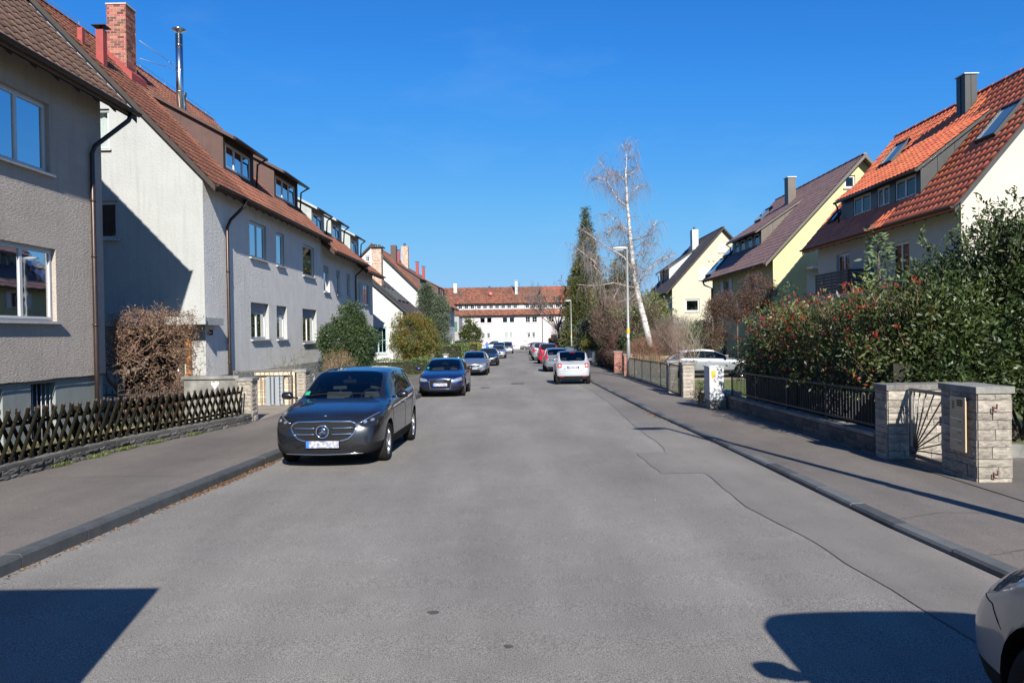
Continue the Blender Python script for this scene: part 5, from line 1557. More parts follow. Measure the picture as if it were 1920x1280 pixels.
# ------------------------------------------------------------------ cars
def paint(name, col, metal=0.35, rough=0.32, coat=1.0):
    return mat(name, col, rough, metal=metal, coat=coat, backdark=True)
M_cglass = glassmat('car_glass', (0.58, 0.65, 0.63), 0.0, 0.005)
M_cglassd = mat('car_glass_dark', (0.012, 0.014, 0.016), 0.03, spec=0.7)
M_trim = mat('black_trim', (0.012, 0.012, 0.013), 0.8, spec=0.15)
M_well = mat('wheel_well_black', (0.008, 0.008, 0.008), 0.95, spec=0.1)
M_chrome = mat('chrome', (0.75, 0.76, 0.78), 0.08, metal=1.0)
M_alu = mat('alloy_silver', (0.55, 0.56, 0.58), 0.28, metal=0.9)
M_tyre = mat('tyre_rubber', (0.020, 0.019, 0.018), 0.95, var=0.3, vscale=15, spec=0.15)
M_disc = mat('brake_dark', (0.03, 0.03, 0.03), 0.6, metal=0.5)
M_lens = mat('headlight_lens', (0.55, 0.58, 0.60), 0.06, metal=0.7, coat=1.0)
M_lensd = mat('headlight_dark', (0.015, 0.016, 0.019), 0.08, spec=0.4)
M_led = mat('headlight_reflector', (0.85, 0.87, 0.9), 0.15, metal=0.9)
M_tail = mat('tail_light_red', (0.42, 0.012, 0.012), 0.12, coat=1.0)
M_tailo = mat('tail_light_clear', (0.75, 0.55, 0.45), 0.2, coat=1.0)
M_plate = mat('plate_pale', (0.44, 0.45, 0.50), 0.6, col2=(0.20, 0.21, 0.27), vscale=22, detail=0.0, spec=.2)
M_plateb = mat('plate_blue_band', (0.03, 0.16, 0.60), 0.4)
M_int = mat('car_interior', (0.045, 0.045, 0.048), 0.8)
M_intg = mat('car_interior_grey', (0.10, 0.10, 0.105), 0.8)
M_grn = mat('green_sticker', (0.02, 0.33, 0.16), 0.5)

def car_mesh(S):
    L, W, H = S['L'], S['W'], S['H']
    top, belt, hw = S['top'], S['belt'], S['hw']
    rw_ = S.get('rw', W / 2 * .68)
    zb = S.get('zb', .2)
    cowl, ws, rg0, rg1 = S['cowl'], S['ws'], S['rg0'], S['rg1']
    bp, cp = S['bp'], S.get('cp')
    fa, ra = S['fo'], S['fo'] + S['wb']
    sw0, sw1 = S.get('sw0', cowl + .12), S.get('sw1', rg0 + .02)
    ys = {0, .07, .22, .5, cowl - .35, cowl, (cowl + ws) / 2, ws, bp, bp + .07, rg0, rg1, L - .22, L - .07, L, sw0, sw1, fa, ra, (bp + ws) / 2}
    if cp: ys |= {cp, cp + .06, (bp + cp) / 2}
    for q in S.get('extra', []): ys.add(q)
    ys = sorted(ys)
    out = [ys[0]]
    keepers = {0, L, cowl, ws, bp, bp + .07, rg0, rg1, sw0, sw1} | ({cp, cp + .06} if cp else set())
    for y in ys[1:]:
        if y - out[-1] < .045:
            if y in keepers and out[-1] not in keepers: out[-1] = y
            elif y in keepers: out.append(y)
            continue
        out.append(y)
    ys = out
    Hm = max(z for _, z in top)
    def ring(y):
        zt, bl, w = interp(top, y), interp(belt, y), interp(hw, y)
        bl = min(bl, zt - .03)
        rise = Hm - interp(belt, ws)
        g = max(0, min(1, (zt - bl - .05) / (rise - .12)))
        g7 = min(1, g * 3)
        G = g
        lp = lambda a, b, t: a + (b - a) * t
        zm = zb + .20
        rows = [(0, zb), (.80 * w, zb), (.95 * w, zb + .05), (.985 * w, zm), (1.0 * w, zm + .5 * (bl - .12 - zm)), (.995 * w, bl - .12), (.968 * w, bl - .025),
                (lp(.88 * w, .925 * w, g7), lp(bl + (zt - bl) * .35, bl + .012, g7)),
                (lp(.82 * w, rw_ + .055, G), lp(bl + (zt - bl) * .62, bl + (zt - bl) * .84, g7)),
                (lp(.745 * w, rw_ - .0, G), lp(bl + (zt - bl) * .74, bl + (zt - bl) * .945, g7)),
                (lp(.36 * w, rw_ * .55, G), lp(bl + (zt - bl) * .95, zt - .008, g7)),
                (0, zt)]
        return rows
    nr = 12
    V, F, MI = [], [], []
    idx = {}
    fp, rp = S.get('nose', [(.2, .05), (.35, .0), (.55, .0), (.72, .05), (.85, .10)]), S.get('tail', [(.2, .06), (.35, .0), (.6, .0), (.9, .03), (1.1, .06)])
    def yshift(y, z):
        if y < .6: return interp(fp, z) * (1 - y / .6)
        if y > L - .5: return -interp(rp, z) * (1 - (L - y) / .5)
        return 0
    zarch = lambda y: 0
    for i, y in enumerate(ys):
        rr = ring(y)
        for s in (1, -1):
            for j, (x, z) in enumerate(rr):
                if j in (0, nr - 1) and s == -1:
                    idx[i, j, -1] = idx[i, j, 1]; continue
                idx[i, j, s] = len(V)
                V.append((x * s, y + yshift(y, z) - L / 2, z))
    def fm(y0, y1, j):
        ym = (y0 + y1) / 2
        if j in (9, 10):
            if cowl - .001 <= y0 and y1 <= ws + .001: return 1
            if rg0 - .001 <= y0 and y1 <= rg1 + .001: return 3
        if j == 7:
            if sw0 - .001 <= y0 and y1 <= sw1 + .001:
                if bp - .001 <= y0 and y1 <= bp + .071: return 4
                if cp and cp - .001 <= y0 and y1 <= cp + .061: return 4
                return 2
        if j == 8 and S.get('blackrail') and y0 >= cowl: return 4
        if j in (0, 1) : return 6
        if j == 2: return 6 if S.get('blacksill', True) else 0
        if S.get('roofm') and j in (8, 9, 10) and y0 >= ws - .001 and y1 <= rg0 + .05: return 7
        return 0
    for i in range(len(ys) - 1):
        for j in range(nr - 1):
            for s in (1, -1):
                q = [idx[i, j, s], idx[i + 1, j, s], idx[i + 1, j + 1, s], idx[i, j + 1, s]]
                if s == -1: q.reverse()
                q2 = []
                for k in q:
                    if k not in q2: q2.append(k)
                F.append(tuple(q2)); MI.append(fm(ys[i], ys[i + 1], j))
    for (i, bul, sg) in ((0, S.get('nb', .10), -1), (len(ys) - 1, S.get('tb', .08), 1)):
        mid = {}
        rr = ring(ys[i])
        for j in range(1, nr - 1):
            if j == 1: mid[j] = idx[i, 0, 1]
            elif j == nr - 2: mid[j] = idx[i, nr - 1, 1]
            else:
                z = rr[j][1]
                mid[j] = len(V)
                V.append((0, ys[i] + yshift(ys[i], z) + sg * bul - L / 2, z + (rr[nr - 1][1] - rr[nr - 2][1]) * (j / nr)))
        x = V[idx[i, 0, 1]]; V[idx[i, 0, 1]] = (x[0], x[1] + sg * bul * .8, x[2])
        x = V[idx[i, nr - 1, 1]]; V[idx[i, nr - 1, 1]] = (x[0], x[1] + sg * bul * .9, x[2])
        for j in range(1, nr - 2):
            for s in (1, -1):
                q = [idx[i, j, s], mid[j], mid[j + 1], idx[i, j + 1, s]]
                if s * sg == 1: q.reverse()
                F.append(tuple(q)); MI.append(6 if (j <= S.get('capblack', 1)) else 0)
    me = bpy.data.meshes.new('tmp')
    me.from_pydata(V, [], F)
    me.polygons.foreach_set('material_index', MI)
    bm = bmesh.new(); bm.from_mesh(me)
    bmesh.ops.recalc_face_normals(bm, faces=bm.faces)
    cl = bm.edges.layers.float.get('crease_edge') or bm.edges.layers.float.new('crease_edge')
    for e in bm.edges:
        if len(e.link_faces) == 2:
            a, b = e.link_faces[0].material_index, e.link_faces[1].material_index
            if a != b and (a in (1, 2, 3) or b in (1, 2, 3)): e[cl] = .45
            elif a != b: e[cl] = .5
    bm.to_mesh(me); bm.free()
    return me

WHEELS = {}
def wheel_mesh(r_, w, spokes, m_rim):
    k = (r_, w, spokes, m_rim.name)
    if k in WHEELS: return WHEELS[k]
    mb = MB()
    ri = r_ * .70
    mb.lathe([(ri, -w / 2 + .01), (ri + .02, -w / 2), (r_ - .03, -w / 2), (r_, -w / 2 + .03), (r_, w / 2 - .03), (r_ - .03, w / 2), (ri + .02, w / 2), (ri, w / 2 - .01)], 36, 'x')
    ty = mb.mesh('wheel', M_tyre)
    mb = MB()
    o = w / 2 - .015
    mb.lathe([(ri, -w / 2 + .01), (ri - .015, -w / 2 + .02), (ri - .02, o - .03), (ri - .012, o), (ri + .004, o), (ri + .004, o - .012)], 36, 'x', mi=0)
    mb.lathe([(.001, o - .065), (ri - .02, o - .07)], 24, 'x', mi=1)
    for s in range(spokes):
        a = 2 * math.pi * s / spokes
        for da in ((-.10, .10) if spokes <= 6 else (0,)):
            p0 = Vector((o - .02, math.sin(a) * .04, math.cos(a) * .04)); p1 = Vector((o - .008, math.sin(a + da) * (ri - .01), math.cos(a + da) * (ri - .01)))
            d = (p1 - p0); sd = Vector((0, math.cos(a), -math.sin(a))) * (.020 if spokes <= 6 else .018)
            mb.prism([p0 - sd, p0 + sd, p1 + sd * .8, p1 - sd * .8], (-.022, 0, 0), 0)
    mb.lathe([(.001, o + .002), (.03, o), (.055, o - .012), (.055, o - .04)], 16, 'x', mi=0)
    rm = mb.mesh('rim', [m_rim, M_disc])
    WHEELS[k] = (ty, rm)
    return WHEELS[k]

def decal(bvh, parent, name, poly, face, off, m, step=.05, thick=0.0, L=4.0):
    """a thin fitted piece (lamp, grille, trim) lying on the body surface; poly in (x,z) for front/rear, (y,z) for sides"""
    xs, zs = [p[0] for p in poly], [p[1] for p in poly]
    pts = []
    n = len(poly)
    for i in range(n):
        a, b = Vector(poly[i]), Vector(poly[(i + 1) % n])
        k = max(1, int((b - a).length / step))
        pts += [a + (b - a) * t / k for t in range(k)]
    nb = len(pts)
    inner = []
    x = min(xs) + step / 2
    while x < max(xs):
        z = min(zs) + step / 2
        while z < max(zs):
            p = Vector((x, z))
            c = False
            for i in range(n):
                x1, y1 = poly[i]; x2, y2 = poly[(i + 1) % n]
                if (y1 > p.y) != (y2 > p.y) and p.x < (x2 - x1) * (p.y - y1) / (y2 - y1) + x1: c = not c
            if c and min((p - q).length for q in pts) > step * .4: inner.append(p)
            z += step
        x += step
    r_ = geometry.delaunay_2d_cdt(pts + inner, [], [list(range(nb))], 1, 1e-5)
    D = {'front': Vector((0, 1, 0)), 'rear': Vector((0, -1, 0)), 'left': Vector((1, 0, 0)), 'right': Vector((-1, 0, 0)), 'top': Vector((0, 0, -1))}[face]
    V = []
    last = None
    for p in r_[0]:
        if face in ('front', 'rear'): o = Vector((p.x, 0, p.y)) - D * 5
        elif face == 'top': o = Vector((p.x, p.y, 5))
        else: o = Vector((0, p.x, p.y)) - D * 3
        h = bvh.ray_cast(o, D)
        if h[0] is None:
            q = (last if last is not None else o + D * 3).copy()
            if face in ('front', 'rear'): q = Vector((p.x, q.y, p.y))
            elif face != 'top': q = Vector((q.x, p.x, p.y))
            V.append(q)
        else:
            last = h[0]
            V.append(h[0] - D * off)
    mb = MB()
    mb.add(V, [tuple(f) for f in r_[2]], 0, True)
    # rim going back into the body
    from collections import Counter
    ec = Counter()
    for f in r_[2]:
        for a, b in zip(f, list(f[1:]) + [f[0]]): ec[frozenset((a, b))] += 1
    for e, c in ec.items():
        if c == 1:
            a, b = tuple(e)
            mb.add([V[a], V[b], V[b] + D * (off + .006), V[a] + D * (off + .006)], [(0, 1, 2, 3)], 0)
    return mb.build(name, m, parent)

def loop_pts(pts, closed=True):
    return list(pts) + ([pts[0]] if closed else [])
def surf_tube(bvh, parent, name, pts, face, off, r_, m, closed=False, n=6, step=.04):
    """a rod or moulding following the body surface"""
    D = {'front': Vector((0, 1, 0)), 'rear': Vector((0, -1, 0)), 'left': Vector((1, 0, 0)), 'right': Vector((-1, 0, 0))}[face]
    pp = []
    P = loop_pts(pts, closed)
    for a, b in zip(P, P[1:]):
        a, b = Vector(a), Vector(b)
        k = max(1, int((b - a).length / step))
        pp += [a + (b - a) * t / k for t in range(k)]
    pp.append(Vector(P[-1]))
    out = []
    for p in pp:
        o = (Vector((p.x, 0, p.y)) if face in ('front', 'rear') else Vector((0, p.x, p.y))) - D * 5
        h = bvh.ray_cast(o, D)
        if h[0] is not None: out.append(h[0] - D * off)
    mb = MB()
    if len(out) > 1: mb.tube(out, r_, n)
    return mb.build(name, m, parent)

def stad(cx, cz, w, h, n=6, taper=0):
    """rounded box outline"""
    r_ = h / 2
    out = []
    for s, a0 in ((1, -90), (-1, 90)):
        for k in range(n + 1):
            a = R(a0 + 180 * k / n)
            out.append((cx + s * (w / 2 - r_) + math.cos(a) * r_, cz + math.sin(a) * r_ + 0))
    return out

def mir(poly): return [(-x, z) for x, z in poly]

def make_car(name, label, group, x, y, rotz, S, m_paint, cat='car', dz=0.0, detail=2):
    """x,y = middle of the car"""
    L, W, H = S['L'], S['W'], S['H']
    z = gz(y) + dz
    pitch = math.atan((gz(y + L / 2) - gz(y - L / 2)) / L)
    t = thing(name, (x, y, z), label, cat, group, rotz=1e-9)
    t.rotation_euler = (pitch if abs(rotz) < 1.6 else -pitch, 0, rotz) if abs(math.cos(rotz)) > .7 else (0, 0, rotz)
    me = car_mesh(S)
    mats_ = [m_paint, M_cglass, M_cglass, M_cglass, M_trim, M_well, S.get('lowm', M_trim), S.get('roofm') or m_paint]
    for q in mats_: me.materials.append(q)
    tmp = bpy.data.objects.new('tmp', me); COL.objects.link(tmp)
    md = tmp.modifiers.new('s', 'SUBSURF'); md.levels = 2; md.render_levels = 2
    r_ = S.get('r', .31)
    fa, ra = S['fo'] - L / 2, S['fo'] + S['wb'] - L / 2
    wt = .20
    cut = MB()
    for ya in (fa, ra):
        for s in (1, -1):
            hwy = interp(S['hw'], ya + L / 2)
            xa, xb_ = s * (hwy - .30), s * (hwy + .12)
            cut.lathe([(.0005, min(xa, xb_)), (r_ + .055, min(xa, xb_)), (r_ + .055, max(xa, xb_)), (.0005, max(xa, xb_))], 32, 'x', (0, ya, r_ + .01), mi=5)
    cm = cut.mesh('cut', mats_)
    bm = bmesh.new(); bm.from_mesh(cm); bmesh.ops.remove_doubles(bm, verts=bm.verts, dist=.002); bmesh.ops.recalc_face_normals(bm, faces=bm.faces); bm.to_mesh(cm); bm.free()
    co = bpy.data.objects.new('cut', cm); COL.objects.link(co)
    bo = tmp.modifiers.new('b', 'BOOLEAN'); bo.operation = 'DIFFERENCE'; bo.object = co; bo.solver = 'EXACT'
    dg = bpy.context.evaluated_depsgraph_get(); dg.update()
    ev = tmp.evaluated_get(dg)
    me2 = bpy.data.meshes.new_from_object(ev)
    for o_ in (tmp, co): bpy.data.objects.remove(o_)
    bm = bmesh.new(); bm.from_mesh(me2)
    if S.get('seat_inset', True):
        pass
    bvh = BVHTree.FromBMesh(bm)
    def part(nm, keep, parent, mts, smooth=True):
        b2 = bm.copy()
        bmesh.ops.delete(b2, geom=[f for f in b2.faces if not keep(f)], context='FACES')
        if not b2.faces: b2.free(); return None
        for f in b2.faces:
            f.smooth = f.material_index != 5
        m_ = bpy.data.meshes.new(nm); b2.to_mesh(m_); b2.free()
        for q in mts: m_.materials.append(q)
        return link_mesh(nm, m_, parent)
    body = part('body', lambda f: f.material_index not in (1, 2, 3), t, mats_)
    gm = [M_cglass] * 8 if detail > 1 else [M_cglassd] * 8
    gd = [M_cglass] * 8 if detail > 1 else [M_cglassd] * 8
    part('windscreen', lambda f: f.material_index == 1, t, gm)
    part('rear_window', lambda f: f.material_index == 3, t, gd)
    bpv = S['bp'] - L / 2 + .03
    for s in (1, -1):
        part('side_window', lambda f: f.material_index == 2 and f.calc_center_median().x * s > 0 and f.calc_center_median().y < bpv, t, gd)
        part('side_window', lambda f: f.material_index == 2 and f.calc_center_median().x * s > 0 and f.calc_center_median().y >= bpv, t, gd)
    bm.free()
    # wheels
    ty, rm = wheel_mesh(r_, wt, S.get('spokes', 5), S.get('rimm', M_alu))
    for ya in (fa, ra):
        for s in (1, -1):
            w = link_mesh('wheel', ty, t)
            hwy = interp(S['hw'], ya + L / 2)
            w.matrix_local = Matrix.Translation((s * (hwy - wt / 2 - .02), ya, r_)) @ (Matrix.Rotation(math.pi, 4, 'Z') if s < 0 else Matrix.Identity(4)) @ Matrix.Rotation(rng.uniform(0, 6), 4, 'X')
            rmo = link_mesh('rim', rm, w)
    # mirrors
    ym = S['cowl'] - L / 2 + .22
    zm = interp(S['belt'], S['cowl'] + .3) + .10 + S.get('bigmir', 0)
    ym += S.get('bigmir', 0) * 3.0
    xw = interp(S['hw'], S['cowl'] + .2)
    for s in (1, -1):
        mb = MB()
        rows = []
        for k in range(7):
            a = math.pi * k / 6
            rr = math.sin(a) ** .5 * .068
            rows.append([(s * (xw + .02 + S.get('bigmir', 0) * .35 + .105 * (1 - math.cos(a))), ym + math.sin(b) * rr * 1.0 + .01, zm + math.cos(b) * rr * 1.0) for b in np.linspace(0, 2 * math.pi, 13)])
        mb.grid(rows)
        mb.tube([(s * (xw - .06), ym + .02, zm - .05), (s * (xw + .06), ym + .01, zm - .03)], .02, 6)
        mo = mb.build('wing_mirror', S.get('mirm', m_paint), t)
        mb = MB(); mb.lathe([(.001, 0), (.062, 0)], 14, 'y'); mb.v = [(s * (xw + .125) + a * 1.35, ym + .075, zm + c) for a, b, c in mb.v]; mb.build('mirror_glass', M_chrome, mo)
    # interior
    if detail > 1:
        cw = S['cowl'] - L / 2
        zc = interp(S['belt'], S['cowl'])
        mb = MB()
        hi = xw - .12
        mb.prism([(-hi, cw + .02, zc - .12), (-hi, cw + .25, zc + .03), (-hi, cw + .55, zc + .01), (-hi, cw + .65, zc - .25), (-hi, cw + .1, zc - .4)], (2 * hi, 0, 0))
        mb.build('dashboard', M_intg, t)
        for sy in (S['bp'] - L / 2 - .15, S['bp'] - L / 2 + .75):
            if sy > S['rg0'] - L / 2 + .1: continue
            for s in (1, -1):
                xx = s * .36
                mb = MB()
                mb.prism([(xx - .24, sy - .45, .45), (xx - .24, sy - .5, .58), (xx - .24, sy, .56), (xx - .24, sy + .16, 1.08), (xx - .24, sy + .28, 1.06), (xx - .24, sy + .14, .45)], (.48, 0, 0))
                st = mb.build('seat', M_int, t, bevel=.03)
                mb = MB(); mb.box((xx - .13, sy + .2, 1.12), (xx + .13, sy + .3, 1.30)); mb.tube([(xx, sy + .25, 1.0), (xx, sy + .25, 1.15)], .02, 5); mb.build('headrest', M_int, st, bevel=.02)
        mb = MB()
        cx, cy, cz = .36, cw + .72, zc + .02
        mb.tube([(cx + .18 * math.cos(a), cy + .08 * math.sin(a), cz + .165 * math.sin(a)) for a in np.linspace(0, 2 * math.pi, 25)], .014, 6)
        mb.tube([(cx - .17, cy, cz), (cx + .17, cy, cz)], .016, 6)
        mb.tube([(cx, cy, cz), (cx, cy - .2, cz - .1)], .04, 6)
        mb.build('steering_wheel', M_trim, t)
        mb = MB(); ty_ = S['ws'] - L / 2 - .2; tz_ = interp(S['top'], S['ws'] - .2)
        mb.box((-.12, ty_ - .02, tz_ - .13), (.12, ty_ + .01, tz_ - .065)); mb.box((-.02, ty_ - .03, tz_ - .08), (.02, ty_, tz_ - .01)); mb.build('rear_view_mirror', M_trim, t, bevel=.01)
        mb = MB(); mb.box((-(xw - .1), fa, .22), (xw - .1, ra + .2, .26)); mb.build('floor', M_int, t)
    # door seams and handles
    if detail > 0:
        d0 = S['cowl'] - L / 2 + .05
        b1 = S['bp'] - L / 2 + .035
        zs_ = interp(S['belt'], S['bp'])
        for s, face in ((1, 'right'), (-1, 'left')):
            lines = [[(d0, zs_ - .06), (d0 + .0, .5), (d0 + .06, .3)], [(b1, zs_ - .01), (b1, .32)], [(d0 + .06, .3), (b1, .3)]]
            if S.get('cp'):
                c1 = S['cp'] - L / 2 + .03
                lines += [[(c1 + .02, zs_ - .01), (c1 - .02, .78), (max(b1 + .2, ra - r_ - .12), .62), (max(b1 + .2, ra - r_ - .14), .3)], [(b1, .3), (max(b1 + .2, ra - r_ - .14), .3)]]
            for ln in lines: surf_tube(bvh, body, 'door_seam', ln, face, -.001, .0045, M_trim, n=4, step=.07)
            for yh in [b1 - .2] + ([S['cp'] - L / 2 - .1] if S.get('cp') else []):
                surf_tube(bvh, body, 'door_handle', [(yh - .09, zs_ - .13), (yh + .09, zs_ - .13)], face, .022, .014, m_paint, n=6)
    def plate(face, zc_, w=.52, h=.11, band=True, xo=0):
        D = 1 if face == 'front' else -1
        hh = bvh.ray_cast(Vector((xo, -5 * D, zc_)), Vector((0, D, 0)))
        yy = hh[0].y - D * .012
        mb = MB(); mb.box((xo - w / 2 - .01, yy - .012 * 1, zc_ - h / 2 - .01), (xo + w / 2 + .01, yy + .03, zc_ + h / 2 + .01)) if D > 0 else mb.box((xo - w / 2 - .01, yy - .03, zc_ - h / 2 - .01), (xo + w / 2 + .01, yy + .012, zc_ + h / 2 + .01))
        p = mb.build('number_plate', M_trim, t)
        mb = MB(); ya_ = yy - D * .0135
        mb.box((xo - w / 2 + .045, ya_ - .001, zc_ - h / 2), (xo + w / 2, ya_ + .001, zc_ + h / 2)); mb.build('plate_face', M_plate, p)
        if band:
            mb = MB()
            if D > 0: mb.box((xo - w / 2, ya_ - .001, zc_ - h / 2), (xo - w / 2 + .044, ya_ + .001, zc_ + h / 2))
            else: mb.box((xo + w / 2 - .0, ya_ - .001, zc_ - h / 2), (xo + w / 2 - .044, ya_ + .001, zc_ + h / 2))
            mb.build('blue_band', M_plateb, p)
        return yy
    wx = MB()                                                # wipers on the windscreen
    return t, bvh, body, plate

def wipers(bvh, body, S):
    L = S['L']
    for x0, x1 in ((.55, -.05), (.0, -.6)):
        pts = []
        for k in range(8):
            f = k / 7
            yy = S['cowl'] - L / 2 + .07 + .04 * math.sin(math.pi * f)
            h = bvh.ray_cast(Vector((x0 + (x1 - x0) * f, yy, 3)), Vector((0, 0, -1)))
            if h[0]: pts.append(h[0] + Vector((0, -.005, .012)))
        mb = MB(); mb.tube(pts, .009, 5); mb.build('wiper', M_trim, body)

# --- the dark grey compact people carrier
SB = dict(L=4.42, W=1.80, H=1.56, wb=2.73, fo=.87, r=.325, cowl=1.16, ws=2.0, bp=2.42, cp=3.32, rg0=3.92, rg1=4.2, sw1=3.78, rw=.60,
          top=[(0, .80), (.07, .86), (.22, .90), (.6, .96), (1.16, 1.04), (1.58, 1.30), (2.0, 1.49), (2.5, 1.55), (3.1, 1.56), (3.6, 1.52), (3.92, 1.46), (4.2, 1.15), (4.34, 1.02), (4.42, .95)],
          belt=[(0, .74), (.22, .83), (.6, .89), (1.16, .97), (2.5, 1.03), (3.7, 1.10), (4.2, 1.02), (4.42, .88)],
          hw=[(0, .70), (.07, .78), (.22, .845), (.5, .885), (.87, .90), (2.2, .898), (3.6, .895), (4.0, .87), (4.3, .82), (4.42, .74)],
          nb=.13, tb=.06, spokes=5, capblack=1, nose=[(.2, .03), (.35, .0), (.5, .01), (.62, .03), (.72, .07), (.80, .12), (.9, .14)])
M_mercp = paint('paint_dark_grey', (0.017, 0.018, 0.022), .5, .26)
LKERB, RKERB = 'cars parked along the left kerb', 'cars parked along the right kerb'
t, bv, body, plate = make_car('parked_car', 'dark grey metallic hatchback with star in chrome grille, nearest on the left', LKERB, -3.10, 14.45, R(-1.0), SB, M_mercp)
gp = [(-.53, .66), (-.50, .715), (-.43, .745), (0, .755), (.43, .745), (.50, .715), (.53, .66), (.47, .55), (.40, .485), (.30, .455), (0, .445), (-.30, .455), (-.40, .485), (-.47, .55)]
gr = decal(bv, t, 'grille', gp, 'front', .006, M_trim)
surf_tube(bv, gr, 'grille_frame', gp, 'front', .016, .015, M_chrome, closed=True)
for zz in (.555, .648):
    for s in (1, -1): 
        surf_tube(bv, gr, 'grille_bar', [(s * .13, zz), (s * .47, zz + .004)], 'front', .02, .013, M_chrome)
def front_y(bv, x, z): return bv.ray_cast(Vector((x, -5, z)), Vector((0, 1, 0)))[0].y
yy = front_y(bv, 0, .57)
mb = MB()
mb.tube([(.098 * math.cos(a), yy - .035, .600 + .098 * math.sin(a)) for a in np.linspace(0, 2 * math.pi, 33)], .012, 8)
for k in range(3):
    a = R(90 + 120 * k)
    d, s_ = Vector((math.cos(a), 0, math.sin(a))), Vector((-math.sin(a), 0, math.cos(a)))
    c0 = Vector((0, yy - .035, .600))
    tip = c0 + d * .094
    mb.add([c0 + s_ * .017 - d * .004, tip, c0 - s_ * .017 - d * .004, c0 + Vector((0, -.012, 0))], [(0, 3, 1), (1, 3, 2), (0, 1, 2)])
mb.build('star_emblem', M_chrome, gr)
mb = MB(); mb.lathe([(.001, yy - .028), (.09, yy - .026), (.1, yy + .01)], 24, 'y', (0, 0, .600)); mb.build('emblem_disc', mat('emblem_blue_black', (.012, .015, .03), .1, coat=1), gr)
for s in (1, -1):
    hp = [(s * x, z) for x, z in [(.55, .71), (.62, .76), (.72, .82), (.80, .865), (.85, .87), (.865, .80), (.85, .72), (.77, .67), (.66, .65), (.58, .67)]]
    hl = decal(bv, t, 'headlight', hp, 'front', .006, M_lensd, step=.035)
    for cx in (.645, .745):
        decal(bv, hl, 'lamp_reflector', [(s * (cx + .034 * math.cos(a) * .9), .735 + (cx - .645) * .25 + .022 * math.sin(a)) for a in np.linspace(0, 2 * math.pi, 9)[:-1]], 'front', .010, M_led, step=.02)
    surf_tube(bv, hl, 'daylight_strip', [(s * .56, .718), (s * .63, .758), (s * .73, .815), (s * .82, .858)], 'front', .009, .006, M_led, step=.03)
    lp_ = [(s * x, z) for x, z in [(.40, .30), (.46, .36), (.56, .385), (.66, .375), (.74, .33), (.78, .29), (.60, .275)]]
    it = decal(bv, t, 'side_intake', lp_, 'front', .004, M_trim)
lo_ = [(-.38, .28), (-.40, .33), (-.36, .36), (.36, .36), (.40, .33), (.38, .28)]
decal(bv, t, 'lower_intake', lo_, 'front', .005, M_trim)
surf_tube(bv, t, 'chrome_lip', [(-.62, .245), (0, .236), (.62, .245)], 'front', .012, .009, M_chrome)
plate('front', .40, .52, .11)
surf_tube(bv, body, 'bonnet_seam', [(-.52, .775), (-.47, .80), (0, .81), (.47, .80), (.52, .775)], 'front', -.001, .004, M_trim, n=4)
mb = MB(); mb.lathe([(.001, -.004), (.018, -.003), (.02, .002)], 12, 'y'); mb.v = [(a, front_y(bv, 0, .825) + b, .825 + c) for a, b, c in mb.v]; mb.build('bonnet_badge', M_chrome, body)
wipers(bv, body, SB)
for s in (1, -1): surf_tube(bv, body, 'window_trim', [(-1.0, 1.0), (.2, 1.045), (1.2, 1.10)], 'right' if s > 0 else 'left', .002, .006, M_chrome, step=.1)
h = bv.ray_cast(Vector((-.62, -1.02, 3)), Vector((0, 0, -1)))[0]
decal(bv, t, 'toll_sticker', [(-.68, -.93), (-.60, -.93), (-.60, -.84), (-.68, -.84)], 'top', .003, M_grn, step=.03)

# --- generic shapes
SH = dict(L=3.95, W=1.74, H=1.42, wb=2.47, fo=.80, r=.31, cowl=1.12, ws=1.92, bp=2.45, rg0=3.45, rg1=3.78, sw1=3.3, rw=.57,
          top=[(0, .72), (.07, .78), (.22, .83), (.6, .90), (1.12, .98), (1.5, 1.2), (1.92, 1.37), (2.4, 1.42), (3.0, 1.40), (3.45, 1.33), (3.78, 1.02), (3.88, .93), (3.95, .88)],
          belt=[(0, .66), (.22, .76), (.6, .83), (1.12, .91), (2.5, .96), (3.5, 1.0), (3.8, .92), (3.95, .82)],
          hw=[(0, .66), (.07, .75), (.22, .82), (.5, .86), (.8, .87), (2.2, .868), (3.3, .868), (3.7, .83), (3.88, .78), (3.95, .70)], nb=.12, tb=.06)
M_blue = paint('paint_dark_blue', (0.006, 0.013, 0.062), .3, .28)
t, bv, body, plate = make_car('parked_car', 'dark blue hatchback with four rings in its grille, second car on the left', LKERB, -2.93, 30.3, R(-.5), SH, M_blue)
gp = [(-.40, .66), (.40, .66), (.42, .60), (.36, .32), (-.36, .32), (-.42, .60)]
gr = decal(bv, t, 'grille', gp, 'front', .005, M_trim)
surf_tube(bv, gr, 'grille_frame', gp, 'front', .012, .012, M_chrome, closed=True)
mb = MB()
for k in range(4):
    cx = -.105 + .07 * k
    mb.tube([(cx + .046 * math.cos(a), front_y(bv, cx, .595) - .02, .595 + .046 * math.sin(a)) for a in np.linspace(0, 2 * math.pi, 21)], .007, 6)
mb.build('ring_emblem', M_chrome, gr)
for s in (1, -1):
    hp = [(s * x, z) for x, z in [(.46, .60), (.50, .665), (.66, .71), (.78, .735), (.80, .68), (.76, .61), (.62, .585)]]
    hl = decal(bv, t, 'headlight', hp, 'front', .006, M_lens, step=.04)
    decal(bv, hl, 'lamp_reflector', [(s * (.63 + .05 * math.cos(a)), .65 + .035 * math.sin(a)) for a in np.linspace(0, 2 * math.pi, 9)[:-1]], 'front', .01, M_led, step=.03)
    decal(bv, t, 'side_intake', [(s * x, z) for x, z in [(.46, .30), (.46, .42), (.74, .44), (.76, .36), (.70, .30)]], 'front', .004, M_trim)
plate('front', .47, .52, .11)
wipers(bv, body, SH)
